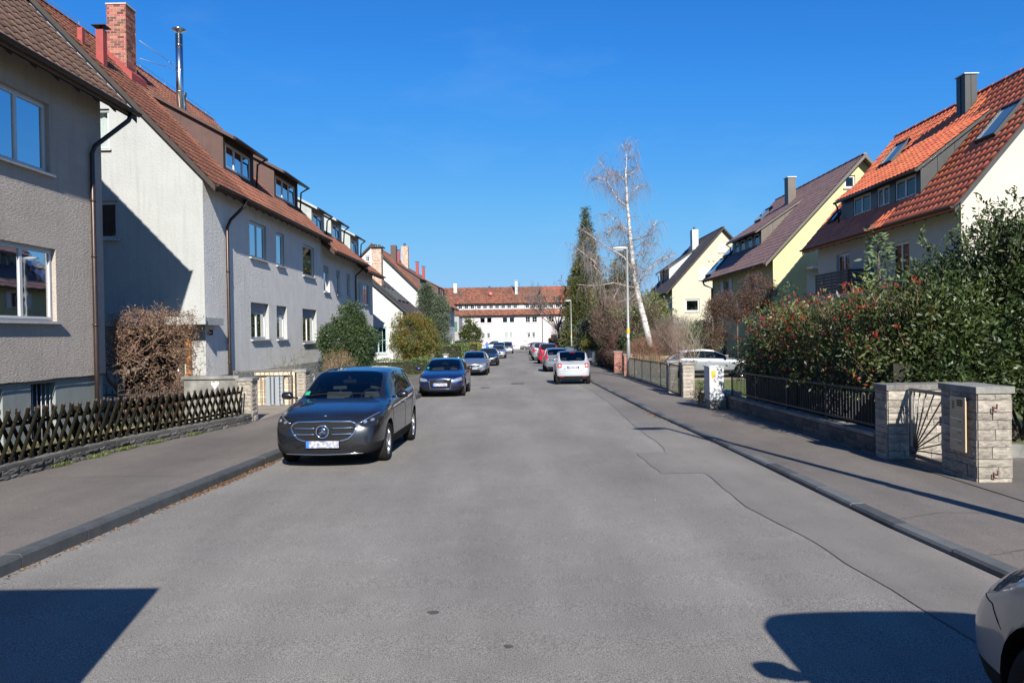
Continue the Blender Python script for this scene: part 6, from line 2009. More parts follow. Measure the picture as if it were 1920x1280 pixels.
decal(bv, t, 'toll_sticker', [(-.64, -.74), (-.56, -.74), (-.56, -.66), (-.64, -.66)], 'top', .003, M_grn, step=.03)

SI = dict(L=4.39, W=1.70, H=1.42, wb=2.55, fo=.88, r=.30, cowl=1.10, ws=2.0, bp=2.5, cp=3.2, rg0=3.5, rg1=4.2, sw1=3.6, rw=.55,
          top=[(0, .70), (.07, .76), (.22, .82), (.6, .92), (1.10, 1.02), (1.55, 1.25), (2.0, 1.39), (2.4, 1.43), (2.9, 1.40), (3.5, 1.30), (4.2, 1.06), (4.32, 1.0), (4.39, .9)],
          belt=[(0, .64), (.22, .74), (.6, .84), (1.10, .93), (2.5, .98), (3.5, 1.03), (4.2, .98), (4.39, .82)],
          hw=[(0, .62), (.07, .72), (.22, .80), (.5, .84), (.88, .85), (3.3, .85), (3.9, .81), (4.3, .76), (4.39, .70)], nb=.14, tb=.06)
M_silver = paint('paint_silver', (0.30, 0.32, 0.34), .6, .32)
M_silverb = paint('paint_silver_blue', (0.21, 0.235, 0.27), .6, .32)
t, bv, body, plate = make_car('parked_car', 'silver blue hatchback with sloping nose, third car on the left behind the dark blue one', LKERB, -2.78, 47.6, 0, SI, M_silverb)
decal(bv, t, 'grille', [(-.42, .60), (.42, .60), (.36, .54), (-.36, .54)], 'front', .005, M_trim); surf_tube(bv, t, 'grille_bar', [(-.42, .62), (.42, .62)], 'front', .012, .016, M_chrome)
decal(bv, t, 'lower_intake', [(-.46, .36), (.46, .36), (.38, .26), (-.38, .26)], 'front', .005, M_trim)
for s in (1, -1):
    decal(bv, t, 'headlight', [(s * x, z) for x, z in [(.46, .60), (.50, .66), (.68, .74), (.76, .75), (.76, .66), (.66, .60)]], 'front', .006, M_lens)
    decal(bv, t, 'fog_lamp', [(s * x, z) for x, z in [(.52, .34), (.54, .40), (.70, .42), (.70, .37)]], 'front', .006, M_lens)
plate('front', .45)

SS = dict(L=4.35, W=1.77, H=1.43, wb=2.69, fo=.82, r=.32, cowl=1.35, ws=2.1, bp=2.55, cp=3.3, rg0=3.75, rg1=4.15, sw1=3.6, rw=.56,
          top=[(0, .74), (.07, .80), (.22, .85), (.6, .92), (1.35, 1.0), (1.7, 1.2), (2.1, 1.38), (2.6, 1.43), (3.2, 1.41), (3.75, 1.33), (4.15, 1.04), (4.27, .95), (4.35, .9)],
          belt=[(0, .68), (.22, .78), (.6, .85), (1.35, .92), (2.5, .97), (3.7, 1.02), (4.15, .95), (4.35, .84)],
          hw=[(0, .68), (.07, .76), (.22, .83), (.5, .87), (.82, .885), (3.5, .885), (3.95, .85), (4.25, .80), (4.35, .72)], nb=.11, tb=.06)
M_blackp = paint('paint_black', (0.010, 0.011, 0.015), .2, .25)
t, bv, body, plate = make_car('parked_car', 'black hatchback with chrome nose strip, fourth car on the left', LKERB, -2.62, 63.5, 0, SS, M_blackp, detail=1)
for s in (1, -1):
    decal(bv, t, 'headlight', [(s * x, z) for x, z in [(.42, .64), (.44, .69), (.70, .76), (.80, .76), (.78, .69), (.60, .65)]], 'front', .006, M_lens)
decal(bv, t, 'grille', [(-.30, .66), (.30, .66), (.26, .54), (-.26, .54)], 'front', .005, M_chrome)
plate('front', .44)

SD = dict(L=4.6, W=1.77, H=1.45, wb=2.76, fo=.82, r=.32, cowl=1.35, ws=2.1, bp=2.55, cp=3.35, rg0=3.55, rg1=4.05, sw1=3.65, rw=.56,
          top=[(0, .76), (.07, .82), (.22, .87), (.6, .93), (1.35, 1.01), (1.7, 1.22), (2.1, 1.40), (2.6, 1.45), (3.1, 1.43), (3.55, 1.36), (4.05, 1.08), (4.2, 1.05), (4.5, 1.02), (4.6, .95)],
          belt=[(0, .70), (.22, .79), (.6, .86), (1.35, .93), (2.5, .97), (3.7, 1.0), (4.2, .98), (4.6, .86)],
          hw=[(0, .70), (.07, .78), (.22, .84), (.5, .87), (.82, .885), (3.6, .885), (4.1, .86), (4.5, .80), (4.6, .74)], nb=.09, tb=.05)
t, bv, body, plate = make_car('parked_car', 'silver saloon with an upright chrome grille, fifth car on the left', LKERB, -2.42, 86.5, 0, SD, M_silver, detail=1)
gr = decal(bv, t, 'grille', [(-.38, .74), (.38, .74), (.33, .56), (-.33, .56)], 'front', .005, M_trim); surf_tube(bv, gr, 'grille_frame', [(-.38, .74), (.38, .74), (.33, .56), (-.33, .56)], 'front', .01, .014, M_chrome, closed=True)
for s in (1, -1): decal(bv, t, 'headlight', [(s * x, z) for x, z in [(.45, .58), (.44, .72), (.64, .76), (.80, .74), (.78, .62), (.62, .57)]], 'front', .006, M_lens)
decal(bv, t, 'lower_intake', [(-.5, .36), (.5, .36), (.45, .27), (-.45, .27)], 'front', .005, M_trim)
plate('front', .46)

SV = dict(L=4.3, W=1.78, H=1.72, wb=2.7, fo=.82, r=.32, cowl=1.05, ws=1.8, bp=2.3, cp=3.2, rg0=4.0, rg1=4.2, sw1=3.85, rw=.64,
          top=[(0, .80), (.07, .86), (.22, .92), (.6, 1.0), (1.05, 1.10), (1.4, 1.38), (1.8, 1.62), (2.3, 1.71), (3.2, 1.72), (4.0, 1.66), (4.2, 1.20), (4.26, 1.0), (4.3, .9)],
          belt=[(0, .74), (.22, .84), (.6, .92), (1.05, 1.0), (2.5, 1.05), (3.9, 1.08), (4.2, 1.0), (4.3, .84)],
          hw=[(0, .70), (.07, .78), (.22, .84), (.5, .87), (.82, .89), (3.8, .89), (4.15, .86), (4.3, .80)], nb=.09, tb=.06)
M_dnavy = paint('paint_navy', (0.015, 0.025, 0.06), .3, .28)
for (x, y, m_, lb_, S_) in ((-2.75, 101, M_dnavy, 'dark blue tall car behind the silver saloon, sixth on the left', SV), (-1.85, 112.5, M_silver, 'silver tall car, last on the left before the end of the street', SV)):
    t, bv, body, plate = make_car('parked_car', lb_, LKERB, x, y, 0, S_, m_, detail=0)
    for s in (1, -1): decal(bv, t, 'headlight', [(s * x_, z) for x_, z in [(.5, .66), (.5, .76), (.78, .84), (.78, .70)]], 'front', .006, M_lens)
    plate('front', .45)
# white van across the end
SVAN = dict(L=5.3, W=1.95, H=1.95, wb=3.2, fo=.95, r=.34, cowl=1.0, ws=1.75, bp=2.2, cp=3.4, rg0=5.15, rg1=5.2, sw1=2.9, rw=.80,
          top=[(0, .85), (.07, .95), (.22, 1.0), (.6, 1.1), (1.0, 1.2), (1.4, 1.6), (1.75, 1.86), (2.2, 1.94), (3.5, 1.96), (5.1, 1.94), (5.2, 1.85), (5.3, 1.0)],
          belt=[(0, .8), (.22, .9), (.6, 1.0), (1.0, 1.1), (3, 1.12), (5.2, 1.12), (5.3, .9)],
          hw=[(0, .78), (.07, .86), (.22, .92), (.5, .96), (.95, .975), (4.9, .975), (5.2, .95), (5.3, .9)], nb=.08, tb=.02)
M_whitep = paint('paint_white', (0.55, 0.55, 0.55), 0, .4)
t, bv, body, plate = make_car('white_van', 'white van with green and orange stripes across the end of the street', None, -4.2, 141.5, R(-90), SVAN, M_whitep, 'van', detail=0)
decal(bv, t, 'green_stripe', [(.9, 1.45), (2.2, 1.45), (2.2, 1.75), (1.3, 1.75)], 'right', .006, mat('stripe_green', (.10, .45, .28), .5))
decal(bv, t, 'green_stripe', [(.9, 1.45), (2.2, 1.45), (2.2, 1.75), (1.3, 1.75)], 'left', .006, MATS['stripe_green'])
decal(bv, t, 'orange_stripe', [(-1.9, .6), (-.6, .6), (-.9, .8), (-1.9, .8)], 'left', .006, mat('stripe_orange', (.70, .35, .08), .5))
# silver estate across the end, nose to the left
t, bv, body, plate = make_car('parked_car', 'silver estate car seen side-on across the end of the street', None, 2.3, 143.2, R(-90), dict(SD, rg0=4.2, rg1=4.5, sw1=4.1, top=[(0, .76), (.07, .82), (.22, .87), (.6, .93), (1.35, 1.01), (1.7, 1.22), (2.1, 1.40), (2.6, 1.45), (3.4, 1.45), (4.2, 1.38), (4.5, 1.0), (4.6, .9)]), M_silver, detail=0)

# --- right-hand row, seen from behind
def taillights(bv, t, polys, m=None, face='rear', name='tail_light'):
    out = []
    for p in polys:
        for s in (1, -1): out.append(decal(bv, t, name, [(s * x, z) for x, z in p], face, .008, m or M_tail))
    return out
SM_ = dict(L=2.72, W=1.66, H=1.555, wb=1.873, fo=.42, r=.31, cowl=.62, ws=1.15, bp=1.55, rg0=2.18, rg1=2.50, sw1=2.05, rw=.60,
          top=[(0, .80), (.07, .88), (.22, .95), (.62, 1.08), (.9, 1.35), (1.15, 1.48), (1.6, 1.55), (2.0, 1.545), (2.18, 1.50), (2.50, 1.08), (2.60, 1.02), (2.68, .98), (2.72, .92)],
          belt=[(0, .74), (.22, .86), (.62, .98), (1.5, 1.02), (2.2, 1.04), (2.5, .98), (2.72, .86)],
          hw=[(0, .66), (.07, .74), (.22, .80), (.5, .83), (1.2, .82), (2.2, .835), (2.5, .80), (2.64, .76), (2.72, .70)], nb=.08, tb=.07, capblack=2, roofm=paint('paint_roof_blue_black', (.012, .016, .03), .2, .25),
          tail=[(.2, .05), (.35, .0), (.6, .0), (.9, .04), (1.1, .1)])
t, bv, body, plate = make_car('microcar', 'tiny silver two-seat car with dark roof and round tail lights, nearest on the right', RKERB, 2.43, 37.0, math.pi, SM_, paint('paint_silver_white', (.42, .44, .47), .35, .38), detail=2)
for s in (1, -1):
    q = decal(bv, t, 'tail_light', [(s * (.62 + .095 * max(-1, min(1, 1.25 * math.cos(a)))), .88 + .095 * max(-1, min(1, 1.25 * math.sin(a)))) for a in np.linspace(0, 2 * math.pi, 17)[:-1]], 'rear', .018, M_tail, step=.04)
    decal(bv, q, 'lamp_centre', [(s * (.62 + .05 * math.cos(a)), .88 + .05 * math.sin(a)) for a in np.linspace(0, 2 * math.pi, 11)[:-1]], 'rear', .026, M_tailo, step=.03)
    decal(bv, t, 'reflector', [(s * .42, .385), (s * .64, .385), (s * .62, .355), (s * .44, .355)], 'rear', .006, M_tail)
surf_tube(bv, t, 'tailgate_seam', [(-.50, .67), (-.42, .62), (.42, .62), (.50, .67)], 'rear', 0, .007, M_trim, n=4)
surf_tube(bv, t, 'brake_light', [(-.14, 1.47), (.14, 1.47)], 'rear', .004, .012, M_tail)
decal(bv, t, 'model_badge', [(.44, .74), (.34, .74), (.34, .715), (.44, .715)], 'rear', .004, M_trim)
plate('rear', .80, .52, .11)
surf_tube(bv, t, 'wiper', [(-.03, 1.04), (.36, 1.10)], 'rear', .01, .008, M_trim)

SF = dict(L=4.0, W=1.72, H=1.53, wb=2.49, fo=.80, r=.31, cowl=1.0, ws=1.75, bp=2.2, cp=2.95, rg0=3.62, rg1=3.85, sw1=3.5, rw=.60,
          top=[(0, .76), (.07, .82), (.22, .88), (.6, .96), (1.0, 1.04), (1.4, 1.28), (1.75, 1.46), (2.2, 1.52), (3.0, 1.53), (3.62, 1.46), (3.85, 1.08), (3.92, .95), (4.0, .88)],
          belt=[(0, .70), (.22, .80), (.6, .88), (1.0, .95), (2.5, 1.0), (3.5, 1.04), (3.85, .96), (4.0, .82)],
          hw=[(0, .68), (.07, .76), (.22, .82), (.5, .85), (.8, .86), (3.3, .86), (3.7, .83), (3.92, .79), (4.0, .74)], nb=.09, tb=.05)
def rear_basic(t, bv, plate, zl=.92, pz=.80):
    taillights(bv, t, [[(.62, zl - .12), (.60, zl + .10), (.68, zl + .22), (.80, zl + .20), (.82, zl - .08)]])
    decal(bv, t, 'rear_bumper_trim', [(-.62, .34), (.62, .34), (.62, .26), (-.62, .26)], 'rear', .004, M_trim)
    plate('rear', pz)
t, bv, body, plate = make_car('parked_car', 'silver blue small car just ahead of the microcar, second on the right', RKERB, 2.35, 51.0, math.pi, SF, M_silverb, detail=2)
rear_basic(t, bv, plate)
M_redc = paint('paint_bright_red', (0.50, 0.012, 0.025), .1, .28)
t, bv, body, plate = make_car('parked_car', 'bright red boxy hatchback, third car on the right', RKERB, 2.38, 66.8, math.pi, SV, M_redc, detail=1)
taillights(bv, t, [[(.72, .95), (.70, 1.2), (.74, 1.38), (.84, 1.38), (.86, .95)]], mat('tail_light_bright', (.65, .05, .05), .15, coat=1)); plate('rear', .78)
for (x, y, m_, lb_, S_) in ((2.05, 76.5, M_silver, 'white silver tall car, fourth on the right behind the red one', SV), (2.05, 85.0, M_silverb, 'silver grey hatchback, fifth on the right', SF),
                            (2.15, 96.0, M_dnavy, 'dark car with red tail lights, sixth on the right', SS), (2.05, 104.5, paint('paint_wine_red', (.10, .012, .02), .3, .3), 'dark wine-red hatchback, farthest in the right row', SF),
                            ):
    t, bv, body, plate = make_car('parked_car', lb_, RKERB, x, y, math.pi, S_, m_, detail=0)
    rear_basic(t, bv, plate)
t, bv, body, plate = make_car('parked_car', 'silver car across the street end, right of the estate, half hidden by the hedge', None, 7.2, 141.8, R(-90), SH, M_silver, detail=0)
# convertible in the front garden, side-on, nose to the right
M_softtop = mat('white_soft_top', (.72, .71, .68), .5)
t, bv, body, plate = make_car('parked_car', 'silver car with pale roof parked side-on in the right front garden', None, 9.4, 39.0, R(90), dict(SS, roofm=M_softtop, L=4.6, blackrail=False), M_silver, dz=.07, detail=2)

# --- the people carrier beside the camera (front corner in frame) and the delivery van behind it (only its shadow shows)
SP = dict(L=4.8, W=1.90, H=1.97, wb=2.9, fo=.80, r=.335, cowl=.80, ws=1.58, bp=2.3, cp=3.3, bigmir=.22,  rg0=4.2, rg1=4.4, sw1=4.0, rw=.78,
          top=[(0, .72), (.07, .80), (.22, .88), (.80, 1.07), (1.2, 1.56), (1.58, 1.93), (1.9, 1.98), (3.2, 1.98), (4.2, 1.95), (4.4, 1.25), (4.46, 1.0), (4.6, .9)],
          belt=[(0, .64), (.22, .76), (.80, .98), (1.2, 1.10), (2.5, 1.14), (4.2, 1.12), (4.4, 1.05), (4.5, .9)],
          hw=[(0, .72), (.07, .80), (.22, .86), (.5, .90), (.86, .92), (4.0, .94), (4.35, .91), (4.6, .84)], nb=.12, tb=.06)
M_beigep = paint('paint_beige_white', (.30, .275, .24), .1, .34)
t, bv, body, plate = make_car('parked_van', 'beige white van at the lower right edge, only its front corner in view', RKERB, 3.05, 1.56, math.pi, SP, M_beigep, 'van')
for s in (1, -1):
    decal(bv, t, 'headlight', [(s * x, z) for x, z in [(.50, .66), (.48, .76), (.60, .86), (.80, .93), (.85, .85), (.80, .72), (.65, .66)]], 'front', .006, M_lens, step=.04)
    decal(bv, t, 'side_headlight', [(x, z) for x, z in [(-2.22, .72), (-2.2, .82), (-2.0, .93), (-1.86, .96), (-1.9, .88), (-2.05, .76)]], 'left' if s < 0 else 'right', .006, M_lens, step=.04)
    surf_tube(bv, body, 'bumper_seam', [(-2.2, .70), (-2.05, .70), (-1.95, .62), (-1.92, .55)], 'left' if s < 0 else 'right', 0, .004, M_trim, n=4)
decal(bv, t, 'grille', [(-.42, .70), (.42, .70), (.38, .60), (-.38, .60)], 'front', .005, M_trim)
plate('front', .45)
t = thing('box_truck', (-3.2, -.6, gz(0)), 'white box truck outside the frame, casting the shadow in the lower left corner', 'truck')
mb = MB(); mb.box((-4.2, -3.4, .72), (-2.15, 2.28, 2.42)); mb.build('cargo_box', M_whitep, t, bevel=.02)
mb = MB(); mb.prism([(-4.1, .6, .35), (-4.1, 2.30, .35), (-4.1, 2.30, .70), (-4.1, .6, .70)], (1.85, 0, 0)); mb.build('cab', M_whitep, t, bevel=.02)
ty, rm = wheel_mesh(.36, .22, 8, M_alu)
for ya in (-2.3, 1.3):
    for xx in (-4.0, -2.4):
        w = link_mesh('wheel', ty, t); w.matrix_local = Matrix.Translation(Vector((xx, ya, .34)) - WL[t]) @ (Matrix.Rotation(math.pi, 4, 'Z') if xx < -3 else Matrix.Identity(4))
        link_mesh('rim', rm, w)

# ------------------------------------------------------------------ plants
def leaf_cloud(name, P, D, size, m, parent, aspect=.45, jit=.6, sj=.35, fold=.25):
    """one small folded leaf (two triangles) per point; D = preferred direction of the leaf"""
    N = len(P)
    P = np.asarray(P, float); D = np.asarray(D, float)
    D = D / (np.linalg.norm(D, axis=1, keepdims=True) + 1e-9) + nrng.normal(0, jit, (N, 3))
    D /= np.linalg.norm(D, axis=1, keepdims=True) + 1e-9
    Q = nrng.normal(0, 1, (N, 3)); S = np.cross(D, Q); S /= np.linalg.norm(S, axis=1, keepdims=True) + 1e-9
    U = np.cross(S, D)
    s = (size * (1 + nrng.uniform(-sj, sj, (N, 1))))
    a = P; c = P + D * s
    mid = P + D * s * .45 - U * s * fold * .5
    b = mid + S * s * aspect * .5 + U * s * fold * .5; d = mid - S * s * aspect * .5 + U * s * fold * .5
    V = np.stack([a, b, c, d], 1).reshape(-1, 3) - np.array(WL[parent])
    me = bpy.data.meshes.new(name)
    me.vertices.add(4 * N); me.vertices.foreach_set('co', V.ravel())
    idx = (np.arange(N) * 4)[:, None]
    T = np.concatenate([idx, idx + 1, idx + 2, idx, idx + 2, idx + 3], 1).reshape(-1)
    me.loops.add(6 * N); me.loops.foreach_set('vertex_index', T)
    me.polygons.add(2 * N); me.polygons.foreach_set('loop_start', np.arange(2 * N) * 3); me.polygons.foreach_set('loop_total', np.full(2 * N, 3))
    me.materials.append(m)
    me.update(); me.validate()
    return link_mesh(name, me, parent)

def unit(v):
    return v / (np.linalg.norm(v, axis=-1, keepdims=True) + 1e-9)

def clumps_ellipsoid(c, r, n, per, spread, shell=.35, lump=.25, zmin=None):
    """leaf points gathered in clumps spread through an uneven ellipsoid"""
    c, r = np.array(c), np.array(r)
    d = unit(nrng.normal(0, 1, (n, 3)))
    ph = nrng.uniform(0, 6, 3)
    lum = 1 + lump * np.sin(d[:, 0] * 4 + ph[0]) * np.sin(d[:, 1] * 4 + ph[1]) + lump * .6 * np.sin(d[:, 2] * 7 + ph[2])
    rad = (1 - shell * nrng.uniform(0, 1, n) ** 1.6) * lum
    C = c + d * r * rad[:, None]
    P = np.repeat(C, per, 0) + nrng.normal(0, spread, (n * per, 3))
    Dn = np.repeat(d, per, 0) + nrng.normal(0, .5, (n * per, 3))
    if zmin is not None:
        k = P[:, 2] > zmin; P, Dn = P[k], Dn[k]
    return P, Dn

def twig(mb, p, d, L, r_, segs=5, wob=.25, grav=0.0, n=3, mi=0, curl=0.0):
    pts, rr = [Vector(p)], [r_]
    d = Vector(d).normalized()
    ax = Vector((rng.gauss(0, 1), rng.gauss(0, 1), rng.gauss(0, 1))).normalized()
    for k in range(segs):
        d = (d + Vector((rng.gauss(0, wob), rng.gauss(0, wob), rng.gauss(0, wob) - grav))).normalized()
        if curl: d = (Matrix.Rotation(curl * rng.choice((-1, 1, 1)), 3, ax) @ d).normalized()
        pts.append(pts[-1] + d * (L / segs)); rr.append(r_ * (1 - .8 * (k + 1) / segs))
    mb.tube(pts, rr, n, mi, cap=False, smooth=False)
    return pts, d

def branch(mb, p, d, L, r_, depth, kids=(3, 5), spread=.6, shrink=.62, wob=.12, grav=0.0, tips=None, n=None, up=0.0, mi=0, minr=.003):
    n = n or (6 if r_ > .05 else 4 if r_ > .012 else 3)
    pts, dd = twig(mb, p, d, L, r_, 5 if depth else 4, wob, grav - up, n, mi)
    if depth == 0:
        if tips is not None: tips.append((pts[-1], dd))
        return
    for k in range(rng.randint(*kids)):
        t = rng.uniform(.3, 1.0)
        i = min(4, int(t * 5))
        q = pts[i] + (pts[min(i + 1, len(pts) - 1)] - pts[i]) * (t * 5 - i if i < 5 else 0)
        side = dd.cross(Vector((rng.gauss(0, 1), rng.gauss(0, 1), rng.gauss(0, 1)))).normalized()
        nd = (dd * (1 - spread * .5) + side * spread + Vector((0, 0, up * .5))).normalized()
        branch(mb, q, nd, L * shrink * rng.uniform(.7, 1.15), max(minr, r_ * .55 * (1 - t * .3)), depth - 1, kids, spread, shrink, wob, grav, tips, None, up, mi, minr)

GREEN = leafmat('leaf_yew_dark', (.030, .060, .022), (.060, .095, .026), .55, .15, .35)
GOLD = leafmat('leaf_golden_yew', (.17, .17, .03), (.25, .13, .025), .55, .25, .35, .9)
IVY = leafmat('leaf_ivy', (.075, .12, .035), (.12, .165, .05), .45, .2, .4)
HEDGE = leafmat('leaf_hedge_green', (.08, .125, .03), (.11, .15, .045), .5, .2, .4)
YELH = leafmat('leaf_hedge_yellow', (.19, .19, .03), (.13, .13, .03), .5, .2, .3)
JUNI = leafmat('leaf_juniper', (.075, .105, .062), (.11, .14, .085), .7, .1, .3)
LAUR = leafmat('leaf_laurel_gloss', (.022, .042, .010), (.060, .088, .018), .5, .12, .4)
PHOT = leafmat('leaf_photinia', (.035, .058, .014), (.12, .13, .03), .5, .2, .4)
PHOR = leafmat('leaf_photinia_red', (.33, .030, .022), (.26, .055, .02), .35, .25, .35)
CONI = leafmat('leaf_spruce', (.040, .060, .022), (.085, .09, .028), .65, .1, .35)
CONG = leafmat('leaf_thuja', (.095, .12, .022), (.15, .14, .03), .6, .15, .35)
FIRB = leafmat('leaf_blue_fir', (.11, .16, .07), (.15, .20, .10), .6, .2, .3)
OLIVE = leafmat('leaf_olive_scrub', (.10, .15, .04), (.16, .17, .06), .6, .2, .4)
BROWN = leafmat('leaf_dry_brown', (.22, .125, .06), (.14, .075, .04), .8, .25, .4)
CREEP = leafmat('leaf_beech_brown', (.125, .068, .045), (.085, .05, .035), .8, .2, .35)
GRASS = leafmat('grass_blade', (.10, .15, .03), (.15, .17, .05), .6, .3, .4)
REED = leafmat('dry_reed', (.21, .15, .085), (.15, .105, .06), .8, .2, .3)

def stem_part(root, base, h, n=5, m=None, spread=.5, r_=.03, name='trunk'):
    mb = MB()
    for k in range(n):
        a = rng.uniform(0, 6.28)
        branch(mb, Vector(base) + Vector((math.cos(a) * .1, math.sin(a) * .1, -.1)), (math.cos(a) * spread, math.sin(a) * spread, 1), h, r_, 2, (2, 4), .55)
    return mb.build(name, m or M_bark, root)

def bush(name, label, cat, c, r_, m, n, per, spread, size, group=None, m2=None, f2=.3, aspect=.45, shell=.4, lump=.2, jit=.6, droop=0.0):
    zb_ = gz(c[1]) + .08
    t = thing(name, (c[0], c[1], zb_), label, cat, group)
    stem_part(t, (c[0], c[1], zb_), (c[2] - zb_) * .9, 5)
    P, D = clumps_ellipsoid(c, r_, n, per, spread, shell, lump, zb_ + .05)
    D[:, 2] -= droop
    if m2 is not None:
        nc = np.repeat(nrng.uniform(0, 1, len(P) // per + 1), per)[:len(P)] < f2
        leaf_cloud('foliage', P[~nc], D[~nc], size, m, t, aspect, jit); leaf_cloud('foliage', P[nc], D[nc], size, m2, t, aspect, jit)
    else: leaf_cloud('foliage', P, D, size, m, t, aspect, jit)
    return t

def hedge(name, label, pts, w, h, m, dens, size, base=0.0, twigs=None, aspect=.5, bump=.08, group=None):
    """clipped hedge along a polyline, leaves mostly near its faces over a twiggy core"""
    x0, y0 = pts[0]
    t = thing(name, (x0, y0, gz(y0)), label, 'hedge', group)
    mb = MB()
    for (a, b) in zip(pts, pts[1:]):
        a, b = Vector((*a, 0)), Vector((*b, 0))
        U = (b - a).normalized(); S = Vector((-U.y, U.x, 0))
        L = (b - a).length
        rows = []
        for k in range(max(2, int(L / .5)) + 1):
            p = a + U * (L * k / max(2, int(L / .5)))
            z = gz(p.y) + base
            rows.append([p - S * (w / 2 - .12) + Vector((0, 0, z)), p - S * (w / 2 - .14) + Vector((0, 0, z + h - .14)), p + S * (w / 2 - .14) + Vector((0, 0, z + h - .14)), p + S * (w / 2 - .12) + Vector((0, 0, z))])
        mb.grid(rows, smooth=False)
        for q in (rows[0], rows[-1]): mb.add(q, [(0, 1, 2, 3)])
    mb.build('branches', mat('hedge_core', (.022, .020, .012), .95), t)
    PP, DD = [], []
    for (a, b) in zip(pts, pts[1:]):
        a, b = np.array([*a, 0.]), np.array([*b, 0.])
        L = np.linalg.norm(b - a); U = (b - a) / L; S = np.array([-U[1], U[0], 0])
        n = int(dens * L * (2 * h + w))
        u = nrng.uniform(-w / 2 * .8, L + w / 2 * .8, n); q = nrng.uniform(0, 2 * h + w, n)
        s = np.where(q < h, -w / 2, np.where(q < h + w, q - h - w / 2, w / 2)); z = np.where(q < h, q, np.where(q < h + w, h, q - h - w))
        nx = np.where(q < h, -1, np.where(q < h + w, 0, 1.)); nz_ = np.where((q >= h) & (q < h + w), 1., 0)
        off = bump * (np.sin(u * 3.1 + z * 2) * .5 + np.sin(u * 7.3 + s * 5 + 1) * .5) + nrng.normal(0, .035, n) - np.abs(nrng.normal(0, .05, n))
        P = a + U * u[:, None] + S * (s + nx * off)[:, None]
        P[:, 2] = np.array([gz(y) for y in P[:, 1]]) + base + z + nz_ * off
        PP.append(P); DD.append(S * nx[:, None] + np.array([0, 0, 1.]) * (nz_ + .3)[:, None])
    # end caps
    for end, sg in ((0, -1), (-1, 1)):
        a = np.array([*pts[end], 0.]); b = np.array([*pts[1 if end == 0 else -2], 0.])
        U = unit(a - b); S = np.array([-U[1], U[0], 0]); n = int(dens * w * h)
        P = a + U * (nrng.normal(0, .04, (n, 1)) + .02) + S * nrng.uniform(-w / 2, w / 2, (n, 1))
        P[:, 2] = gz(pts[end][1]) + base + nrng.uniform(0, h, n)
        PP.append(P); DD.append(np.repeat(U[None], n, 0))
    leaf_cloud('foliage', np.concatenate(PP), np.concatenate(DD), size, m, t, aspect, .7)
    if twigs:
        mb = MB()
        for k in range(int(twigs)):
            i = rng.randrange(len(pts) - 1); f = rng.random()
            x = pts[i][0] + (pts[i + 1][0] - pts[i][0]) * f + rng.uniform(-w / 2, w / 2); y = pts[i][1] + (pts[i + 1][1] - pts[i][1]) * f
            twig(mb, (x, y, gz(y) + base + rng.uniform(.2, 1) * h), (rng.gauss(0, .7), rng.gauss(0, .7), .8), .35, .006, 4, .3)
        mb.build('twigs', M_twig, t)
    return t

def conifer(name, label, x, y, ztop, r_, m, zlow=.3, layers=40, per=26, size=.5, droop=.25, m2=None, power=1.0, group=None, aspect=.3, cat='tree', leafper=9, spread=.16):
    zb_ = gz(y)
    t = thing(name, (x, y, zb_), label, cat, group)
    mb = MB()
    mb.tube([(x, y, zb_ - .1), (x + .05, y, zb_ + (ztop - zb_) * .5), (x, y, ztop - .1)], [r_ * .09 + .05, r_ * .05 + .03, .012], 8)
    P, D = [], []
    H = ztop - zb_ - zlow
    for k in range(layers):
        f = (k + rng.random()) / layers
        rr = r_ * (1 - f) ** power * rng.uniform(.75, 1.12) + .05
        z = zb_ + zlow + H * f
        nb = max(4, int(per * (rr / r_) ** .7))
        for j in range(nb):
            a = rng.uniform(0, 6.283)
            R1 = rr * rng.uniform(.45, 1.08)
            d = Vector((math.cos(a), math.sin(a), 0))
            e = Vector((x, y, z)) + d * R1 + Vector((0, 0, -droop * R1 + .15 * rng.random()))
            P.append(tuple(e)); D.append((d.x, d.y, -droop * .6 + .15))
        if k % 3 == 0:
            for j in range(3):
                a = rng.uniform(0, 6.28); mb.tube([(x, y, z), (x + math.cos(a) * rr * .9, y + math.sin(a) * rr * .9, z - droop * rr * .9)], [.03, .008], 3, cap=False)
    mb.build('trunk', M_bark, t)
    P, D = np.repeat(np.array(P), leafper, 0), np.repeat(np.array(D), leafper, 0)
    P = P + nrng.normal(0, spread, P.shape)
    leaf_cloud('crown', P, D, size, m, t, aspect, .45)
    if m2 is not None:
        k = nrng.uniform(0, 1, len(P)) < .35
        leaf_cloud('crown', P[k] + nrng.normal(0, .05, P[k].shape), D[k], size, m2, t, aspect, .5)
    return t

# --- left side
# corkscrew hazel
hz = thing('corkscrew_hazel', (-10.2, 19.95, -.2), 'tangled brown corkscrew hazel with dry leaves between the first two left houses', 'shrub')
HX, HY = .5, -.8
mb = MB()
tr = [(-10.82, 20.6, -.3), (-10.78, 20.6, .3), (-10.86, 20.62, .7), (-10.70, 20.65, 1.05), (-10.76, 20.7, 1.45), (-10.9, 20.7, 1.9)]
mb.tube(tr, [.11, .09, .085, .075, .05, .03], 8)
mb.tube([(-10.76, 20.62, .95), (-10.55, 20.65, 1.15), (-10.30, 20.7, 1.22), (-10.1, 20.7, 1.5)], [.07, .06, .045, .025], 7)
mb.tube([(-10.8, 20.6, .6), (-11.1, 20.6, .9), (-11.3, 20.65, 1.4)], [.06, .045, .03], 6)
mb.v = [(q[0] + HX, q[1] + HY, q[2]) for q in mb.v]
mb.build('trunk', mat('hazel_bark', (.20, .16, .13), .85, col2=(.11, .09, .07), vscale=8, bump=.6, bscale=30), hz)
mb = MB()
HP = []
